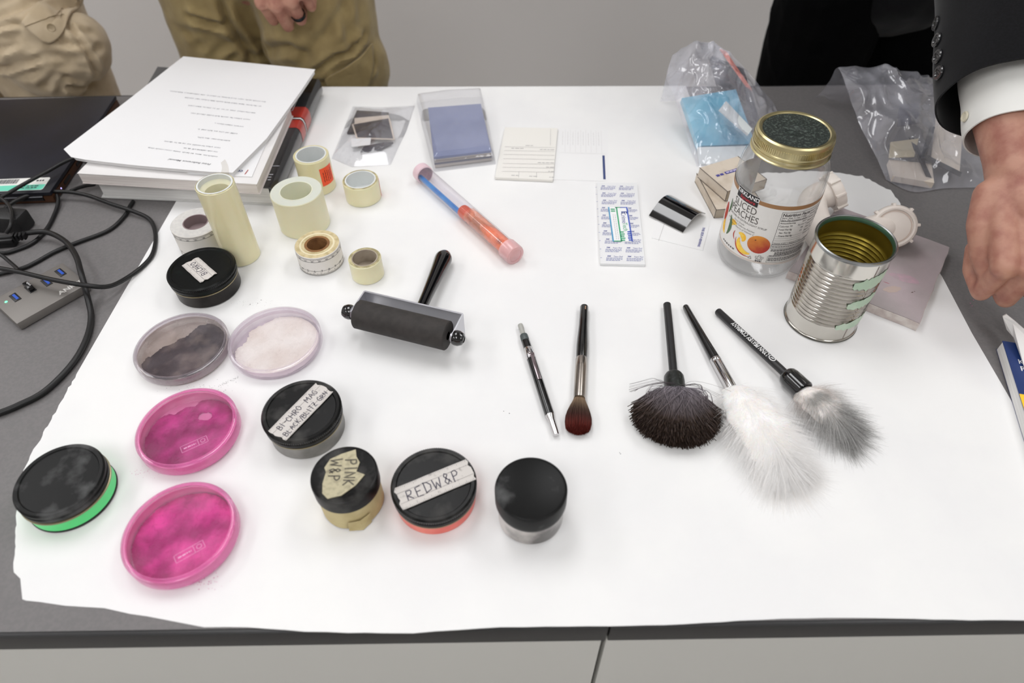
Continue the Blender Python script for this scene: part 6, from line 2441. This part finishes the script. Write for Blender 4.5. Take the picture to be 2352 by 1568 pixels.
def trousers(tr, wide=1.0, extra=(), voxel=.0042, top=1.04):
    mb = MB()
    for s in (-1, 1):
        capsule(mb, [tr(s * .086, .0, .90), tr(s * .094, -.005, .70), tr(s * .102, -.012, .45), tr(s * .106, .012, .07)], [.100 * wide, .090 * wide, .074 * wide, .066 * wide])
    ellip(mb, tr(0, .015, .93), (.168 * wide, .118 * wide, .115))
    ellip(mb, tr(0, .01, 1.00), (.165 * wide, .112 * wide, .08))
    for f in extra:
        f(mb)
    return union_mesh(mb, voxel, 10)


def cloth_folds(me, amp, seed, dirs=((0.3, 0, 1, 46, 1.0), (-.5, .2, 1, 33, .8))):
    def fn(co, no):
        d = np.zeros(len(co))
        nz = vnoise(co, 7.0, seed)
        for ax_, ay_, az_, fq, am in dirs:
            ph = (co[:, 0] * ax_ + co[:, 1] * ay_ + co[:, 2] * az_) * fq + nz * 5
            d += am * amp * (1 - np.abs(np.sin(ph)) ** .7 - .4) * (0.12 + np.clip(vnoise(co, 11.0, seed + 5) * 1.6 + .35, 0, 1.1))
        return d + amp * .5 * vnoise(co, 30, seed + 2)
    displace(me, fn)


def on_surface(bvh, px, py, lift, org):
    d = ray(px, py).normalized()
    loc_, nor, idx, dist = bvh.ray_cast(CAM, d)
    if loc_ is None:
        return None
    return loc_ + nor * lift


def surf_patch(name, poly_px, bvh, lift, m, parent, step=6, thick=.003):
    """Cloth patch (pocket, flap) laid on a garment: polygon fan densified and dropped on the surface."""
    k = len(poly_px)
    ol = []
    for i in range(k):
        a_, b2 = poly_px[i], poly_px[(i + 1) % k]
        for q in range(5):
            ol.append((a_[0] + (b2[0] - a_[0]) * q / 5, a_[1] + (b2[1] - a_[1]) * q / 5))
    cx, cy = sum(p[0] for p in ol) / len(ol), sum(p[1] for p in ol) / len(ol)
    n, R_ = len(ol), 7
    pts = [(cx + (p[0] - cx) * (1 - r_ / R_), cy + (p[1] - cy) * (1 - r_ / R_)) for r_ in range(R_) for p in ol] + [(cx, cy)]
    mid_ = on_surface(bvh, cx, cy, lift, None)
    vs = []
    for p in pts:
        w_ = on_surface(bvh, p[0], p[1], lift, None)
        if w_ is None or (w_ - mid_).length > .16:
            w_ = at_y(p[0], p[1], mid_.y)
        vs.append(w_)
    fs = [(r_ * n + i, (r_ + 1) * n + i, (r_ + 1) * n + (i + 1) % n, r_ * n + (i + 1) % n) for r_ in range(R_ - 1) for i in range(n)]
    fs += [((R_ - 1) * n + i, len(vs) - 1, (R_ - 1) * n + (i + 1) % n) for i in range(n)]
    o = MB().add(vs, fs).build(name, m, parent, angle=80)
    sm = o.modifiers.new('soften', 'SMOOTH')
    sm.iterations = 3
    so = o.modifiers.new('cloth_thickness', 'SOLIDIFY')
    so.thickness = thick
    so.offset = -1
    return o


def sculpt_folds(me, bvh, folds, org, sc):
    """Creases pressed into a garment along lines on its surface, each with raised cloth beside it."""
    lines_ = []
    for pts_px, depth, wid in folds:
        P_ = []
        pts_px = [(org[0] + x / sc, org[1] + y / sc) for x, y in pts_px]
        for a_, b2 in zip(pts_px[:-1], pts_px[1:]):
            for k in range(8):
                p = on_surface(bvh, a_[0] + (b2[0] - a_[0]) * k / 8, a_[1] + (b2[1] - a_[1]) * k / 8, 0, None)
                if p is not None:
                    P_.append(p)
        if len(P_) > 2:
            lines_.append((np.array([tuple(p) for p in P_]), depth, wid))

    def fn(co, no):
        d = np.zeros(len(co))
        for P_, depth, wid in lines_:
            m_ = np.all((co > P_.min(0) - .05) & (co < P_.max(0) + .05), axis=1)
            idx = np.where(m_)[0]
            if not len(idx):
                continue
            D = np.linalg.norm(co[idx][:, None, :] - P_[None], axis=2)
            j_ = D.argmin(1)
            dm = D.min(1)
            t_ = j_ / (len(P_) - 1)
            fade = np.clip(np.sin(PI * np.clip(t_, .04, .96)) * 2.2, 0, 1)
            d[idx] += fade * depth * (-np.exp(-(dm / wid) ** 2) + .75 * np.exp(-((dm - 2.1 * wid) / (1.1 * wid)) ** 2))
        return d
    displace(me, fn)


def seam(name, pts_px, bvh, lift, r, m, parent):
    pts = []
    for a_, b2 in zip(pts_px[:-1], pts_px[1:]):
        for k in range(6):
            p = on_surface(bvh, a_[0] + (b2[0] - a_[0]) * k / 6, a_[1] + (b2[1] - a_[1]) * k / 6, lift, None)
            if p is not None and (not pts or (p - pts[-1]).length < .06):
                pts.append(p)
    if len(pts) > 2:
        return MB().tube(pts, r, 6).build(name, m, parent)


def dress(body, tr, M, top_m, arms, hair=True, sleeve=.058, jacket=False):
    mb = MB()
    for z, rx, ry, hz in ((1.02, .168, .115, .08), (1.14, .162, .112, .15), (1.30, .182, .122, .15), (1.39, .190, .105, .085)):
        ellip(mb, tr(0, .005, z), (rx, ry, hz))
    for arm in arms:
        a0, a1, a2 = [Vector(p) for p in arm]
        end = a1.lerp(a2, .93) if jacket else a0.lerp(a1, .75)
        capsule(mb, [a0, a1, end] if jacket else [a0, end], [.066, .058, .056] if jacket else [.062, .056])
    return mb


def shoes(tr, body):
    for s in (-1, 1):
        mb = MB()
        capsule(mb, [tr(s * .10, .03, .048), tr(s * .105, -.14, .040)], [.047, .041])
        me = union_mesh(mb, .008, 3)
        displace(me, lambda co, no: np.stack([np.zeros(len(co)), np.zeros(len(co)), np.maximum(co[:, 2], .004) - co[:, 2]], 1))
        to_obj('shoe', me, shoe_m, body)


def hair(tr, body):
    mb = MB()
    ellip(mb, tr(0, -.012, 1.685), (.080, .092, .100))
    me = union_mesh(mb, .008, 2)
    displace(me, lambda co, no: .003 * vnoise(co, 60))
    to_obj('hair', me, hair_m, body)


# person in khaki trousers, behind the books
X0, Y0, RZ0 = -.412, 1.235, math.radians(-14)
wr = at_y(618, -155, 1.085)
sh_l = [Matrix.Translation((X0, Y0, 0)) @ Matrix.Rotation(RZ0, 4, 'Z') @ Vector(p) for p in ((.195, 0, 1.40), (.24, -.03, 1.13))]
sh_r = [Matrix.Translation((X0, Y0, 0)) @ Matrix.Rotation(RZ0, 4, 'Z') @ Vector(p) for p in ((-.175, 0, 1.40), (-.17, .11, 1.14), (-.08, .17, 1.02))]
armL = [sh_l[0], sh_l[1], wr]
mb, M, tr = person('person', '', X0, Y0, RZ0, [armL, sh_r], hand=(wr,))
body_me = union_mesh(mb, .009, 4)
yh = Vector((0.03, -.22, -1)).normalized()
zh = Vector((0, -1, .22)).normalized()
xh_ = yh.cross(zh).normalized()
if xh_.x > 0:
    xh_ = -xh_
Mh = Matrix(((xh_.x, yh.x, zh.x, wr.x), (xh_.y, yh.y, zh.y, wr.y), (xh_.z, yh.z, zh.z, wr.z), (0, 0, 0, 1)))
hb = MB()
hand_shape(hb, Mh, [(.85, 1.35, .9), (.80, 1.30, .9), (.80, 1.30, .9), (.85, 1.30, .9)], [(.024, .015, -.008), (.040, .045, -.022), (.030, .072, -.036), (.012, .088, -.044)], 1)
hand_me = union_mesh(hb, .0022, 5)
body = to_obj('person', join_meshes([body_me, hand_me]), skin)
tag(body, 'person in khaki trousers with a ringed fist hanging behind the books', 'person')
pm_ = trousers(tr, 1.06, [lambda m_: ellip(m_, at_y(835, 150, 1.20), (.045, .06, .075))])
bv = BVHTree.FromPolygons([v.co.copy() for v in pm_.vertices], [tuple(p.vertices) for p in pm_.polygons])
sculpt_folds(pm_, bv, [([(600, 0), (620, 60), (680, 230), (800, 400), (900, 560), (950, 680)], .012, .0055), ([(250, 180), (270, 185), (450, 240), (620, 260), (690, 250)], .010, .0048),
                       ([(500, 580), (540, 560), (680, 500), (820, 460)], .006, .006), ([(700, 640), (740, 600), (830, 500)], .005, .005), ([(340, 490), (400, 480), (650, 440), (800, 420)], .006, .007),
                       ([(820, 440), (1100, 490), (1350, 500), (1450, 490)], .005, .007), ([(900, 620), (950, 600), (1150, 560), (1350, 520), (1500, 580), (1560, 640)], .006, .007),
                       ([(1620, 790), (1650, 740), (1850, 600), (1990, 560), (2130, 400), (2160, 340)], .009, .0045), ([(1650, 900), (1700, 900), (2000, 930), (2200, 720), (2240, 660)], .010, .006),
                       ([(1480, 640), (1500, 600), (1750, 350), (1900, 100), (1920, 0)], .006, .008), ([(1960, 0), (1940, 250), (1990, 450), (2010, 520)], .005, .007),
                       ([(150, 330), (350, 380), (600, 340)], .004, .007)], (380, 0), 4.704)
displace(pm_, lambda co, no: .0022 * vnoise(co, 22, 2.0) + .0010 * vnoise(co, 55, 4.0))
pants = to_obj('trousers', pm_, khaki, body)
sm_ = pants.modifiers.new('soften', 'SMOOTH')
sm_.iterations = 4
surf_patch('cargo_pocket', [(850, 92), (826, 124), (786, 154), (742, 178), (755, 204), (800, 206), (845, 200), (856, 150)], bv, .0055, khaki, pants, 5)
to_obj('shirt', union_mesh(dress(body, tr, M, shirt_g, [armL, sh_r]), .010, 5), shirt_g, body)
shoes(tr, body)
hair(tr, body)
# ring on the third knuckle from the thumb
rp = Mh @ Vector((-.012, .088 + .045 * math.cos(.80) * .72, .004 - .045 * math.sin(.80) * .72))
rd = (Mh.to_3x3() @ Vector((0, math.cos(.80), -math.sin(.80)))).normalized()
MB().lathe([(.0100, -.0028), (.0112, -.0024), (.0112, .0024), (.0100, .0028)], 32, xf=axis_frame(rp, rp + rd)).build('finger_ring', mat('dark_ring', (44, 50, 54), .25, metal=.8), body)

# person in beige cargo trousers
X1, Y1, RZ1 = -.948, 1.245, math.radians(6)
M1 = Matrix.Translation((X1, Y1, 0)) @ Matrix.Rotation(RZ1, 4, 'Z')
arm_a = [M1 @ Vector(p) for p in ((.175, 0, 1.40), (.175, .07, 1.14), (.20, -.06, 1.00))]
arm_b = [M1 @ Vector(p) for p in ((-.195, 0, 1.40), (-.26, .06, 1.13), (-.28, .04, .90))]
arm_a[2] = M1 @ Vector((.10, -.14, 1.08))
mb, M, tr = person('person', '', X1, Y1, RZ1, [arm_a, arm_b])
body = to_obj('person', union_mesh(mb, .009, 4), skin)
tag(body, 'person in beige cargo trousers standing behind the laptop', 'person')
pm_ = trousers(tr, 1.08, [lambda m_: ellip(m_, at_y(192, 108, 1.20), (.040, .06, .055)), lambda m_: ellip(m_, at_y(90, 120, 1.17), (.075, .045, .085))])
bv = BVHTree.FromPolygons([v.co.copy() for v in pm_.vertices], [tuple(p.vertices) for p in pm_.polygons])
sculpt_folds(pm_, bv, [([(-100, 440), (0, 430), (150, 400), (250, 370), (350, 395)], .009, .0045), ([(-80, 570), (0, 560), (200, 530), (420, 480)], .006, .005), ([(-80, 660), (0, 650), (200, 620), (470, 530)], .006, .005),
                       ([(-80, 755), (0, 750), (150, 740), (350, 680), (560, 590)], .007, .005), ([(150, 990), (200, 950), (400, 830), (600, 670)], .006, .005), ([(-120, 1070), (0, 1060), (250, 1040), (500, 940), (720, 850)], .010, .005),
                       ([(250, 1180), (300, 1170), (550, 1120), (780, 990)], .005, .006), ([(680, 1380), (700, 1340), (830, 1180), (1000, 1120)], .006, .006), ([(800, 860), (850, 870), (1050, 920), (1400, 880)], .006, .006),
                       ([(930, 630), (960, 640), (1100, 690), (1320, 730)], .006, .005), ([(1020, 1340), (1060, 1350), (1250, 1400), (1470, 1240)], .007, .006), ([(940, 1500), (920, 1300), (1050, 1200), (1250, 1290)], .006, .005),
                       ([(-50, 330), (0, 300), (300, 150), (640, -20)], .006, .006), ([(1050, 370), (1070, 400), (1250, 640), (1400, 880), (1500, 1120), (1520, 1180)], .009, .0042),
                       ([(820, 1030), (1100, 1010), (1420, 1040)], .005, .005), ([(1230, 480), (1380, 520), (1480, 500)], .004, .005), ([(1400, 830), (1520, 760), (1620, 740)], .004, .005)], (0, 0), 6.82)
displace(pm_, lambda co, no: .0022 * vnoise(co, 24, 6.0) + .0010 * vnoise(co, 60, 9.0))
pants = to_obj('trousers', pm_, beige, body)
sm_ = pants.modifiers.new('soften', 'SMOOTH')
sm_.iterations = 4
bseam = mat('beige_seam', (140, 122, 94), .9)
fl_ = surf_patch('pocket_flap', [(51, 54), (74, 26), (97, -8), (140, -14), (186, -8), (176, 18), (157, 57), (146, 74), (132, 89), (122, 97), (111, 100), (100, 97), (95, 94), (70, 73)], bv, .009, beige, pants, 3, .005)
seam('flap_stitching', [(62, 62), (90, 52), (120, 43), (155, 46)], bv, .0092, .0006, bseam, pants)
bt = on_surface(bv, 116, 66, .0085, None)
if bt is not None:
    MB().lathe([(0, .001), (.0045, .001), (.0058, .0018), (.0062, .0010), (.0060, -.001)], 24, xf=axis_frame(bt, bt + (CAM - bt).normalized())).build('flap_button', mat('beige_button', (168, 150, 120), .5), pants)
to_obj('shirt', union_mesh(dress(body, tr, M, shirt_n, [arm_a, arm_b]), .010, 5), shirt_n, body)
shoes(tr, body)
hair(tr, body)

# person in a black suit leaning one hand on the book
X2, Y2, RZ2 = .665, 1.26, math.radians(4)
wr2 = at(2342, 400, .140)
el2 = at(2322, -190, .285)
sh2 = Vector((.80, 1.05, 1.31))
M2 = Matrix.Translation((X2, Y2, 0)) @ Matrix.Rotation(RZ2, 4, 'Z')
arm_l = [sh2, el2, wr2]
arm_r = [Vector((.44, 1.10, 1.33)), Vector((.40, 1.32, 1.12)), Vector((.50, 1.42, .98))]
mb, M, tr = person('person', '', X2, Y2, RZ2, [arm_l, arm_r], hand=(wr2,), lean=.42)
body_me = union_mesh(mb, .009, 4)
hd_t = at(2398, 655, .080)
yh = (hd_t - wr2).normalized()
zh = Vector((-.12, 0, 1)) - yh * Vector((-.12, 0, 1)).dot(yh)
zh.normalize()
xh_ = yh.cross(zh).normalized()
if xh_.x > 0:
    xh_ = -xh_
Mh = Matrix(((xh_.x, yh.x, zh.x, wr2.x), (xh_.y, yh.y, zh.y, wr2.y), (xh_.z, yh.z, zh.z, wr2.z), (0, 0, 0, 1)))
hb = MB()
capsule(hb, [wr2 + (el2 - wr2) * .45, wr2 + (el2 - wr2) * .2, wr2], [.037, .034, .030])
hand_shape(hb, Mh, [(1.3, 1.5, .8), (1.25, 1.5, .8), (1.25, 1.5, .8), (1.25, 1.5, .8)], [(.026, .016, -.005), (.036, .042, -.010), (.036, .070, -.018), (.028, .092, -.028)], 1, .0, 1.08)
hand_me = union_mesh(hb, .0024, 6)
body = to_obj('person', join_meshes([body_me, hand_me]), skin)
tag(body, 'person in a black suit leaning a bare hand on the blue book', 'person')
pm_ = trousers(tr, 1.05)
cloth_folds(pm_, .003, 4.0)
to_obj('trousers', pm_, suit2, body)
jb = MB()
for z, rx, ry, hz in ((.84, .182, .125, .10), (.95, .185, .130, .14), (1.10, .175, .125, .16), (1.27, .190, .130, .15), (1.36, .195, .112, .09)):
    ellip(jb, tr(0, .008, z), (rx, ry, hz))
capsule(jb, [arm_r[0], arm_r[1], arm_r[1].lerp(arm_r[2], .85)], [.070, .062, .056])
capsule(jb, [sh2, el2.lerp(sh2, .1)], [.072, .066])
jm = union_mesh(jb, .010, 5)
cloth_folds(jm, .003, 8.0)
jacket = to_obj('suit_jacket', jm, suit, body)
# open sleeve end: hollow tube round the forearm
cuff_c = at(2312, 265, .158)
ad_ = (wr2 - el2).normalized()


def sleeve_tube(name, p0, p1, r0, r1, thick, m, parent, n=64, slant=None, fold=.0):
    fr0 = axis_frame(p0, p1)
    Ls_ = (p1 - p0).length
    prof = []
    ns = 24
    vs, fs = [], []
    for side in (0, 1):
        for j in range(ns + 1):
            s = j / ns
            for i in range(n):
                a_ = 2 * PI * i / n
                r = r0 + (r1 - r0) * s - side * thick
                r *= 1 + fold * noise.noise(Vector((math.cos(a_) * 1.5, math.sin(a_) * 1.5, s * 3)))
                z = Ls_ * s
                if slant:
                    z += slant(a_) * s
                vs.append(fr0 @ Vector((r * math.cos(a_), r * .92 * math.sin(a_), z)))
    o = (ns + 1) * n
    for j in range(ns):
        for i in range(n):
            i2 = (i + 1) % n
            fs.append((j * n + i, j * n + i2, (j + 1) * n + i2, (j + 1) * n + i))
            fs.append((o + j * n + i2, o + j * n + i, o + (j + 1) * n + i, o + (j + 1) * n + i2))
    for i in range(n):
        i2 = (i + 1) % n
        fs.append((ns * n + i, ns * n + i2, o + ns * n + i2, o + ns * n + i))
    return MB().add(vs, fs).build(name, m, parent, angle=60)


sl_end = el2.lerp(wr2, .74)
slv = sleeve_tube('suit_sleeve', el2 - ad_ * .03, sl_end, .077, .075, .002, suit, jacket, fold=.05)
bvs = BVHTree.FromPolygons([v.co.copy() for v in slv.data.vertices], [tuple(p.vertices) for p in slv.data.polygons])
for bx_, by_ in ((2153, 54), (2155, 92), (2157, 130), (2160, 167)):
    d = ray(bx_, by_).normalized()
    lc, nr, _, _ = bvs.ray_cast(CAM, d)
    if lc is None:
        continue
    if nr.dot(d) > 0:
        nr = -nr
    but = MB().lathe([(0, .0022), (.0040, .0022), (.0050, .0034), (.0070, .0034), (.0078, .0022), (.0076, .0004), (0, 0)], 32, xf=axis_frame(lc, lc + nr)).build('sleeve_button', mat('horn_button', (34, 34, 36), .2, coat=.5), slv)
    hm = axis_frame(lc, lc + nr)
    hl = MB()
    for hx, hy in ((.0014, .0014), (-.0014, .0014), (.0014, -.0014), (-.0014, -.0014)):
        hl.lathe([(0, .0025), (.0007, .0024)], 8, xf=hm @ Matrix.Translation((hx, hy, 0)))
    hl.build('button_holes', mat('button_hole', (8, 8, 8), .6), slv)
cf0, cf1 = el2.lerp(wr2, .60), el2.lerp(wr2, .865)
cuff = sleeve_tube('shirt_cuff', cf0, cf1, .053, .049, .0016, shirt_w, body, fold=.03)
bvs = BVHTree.FromPolygons([v.co.copy() for v in cuff.data.vertices], [tuple(p.vertices) for p in cuff.data.polygons])
d = ray(2218, 268).normalized()
lc, nr, _, _ = bvs.ray_cast(CAM, d)
if lc is not None:
    nr = nr if nr.dot(d) < 0 else -nr
    MB().lathe([(0, .0016), (.0030, .0016), (.0040, .0024), (.0052, .0022), (.0056, .0006), (0, 0)], 28, xf=axis_frame(lc, lc + nr)).build('cuff_button', mat('pearl_button', (214, 208, 186), .3), cuff)
sm_ = MB()
ellip(sm_, tr(0, -.05, 1.40), (.11, .08, .08))
to_obj('shirt_collar', union_mesh(sm_, .008, 3), shirt_w, body)
shoes(tr, body)
hair(tr, body)
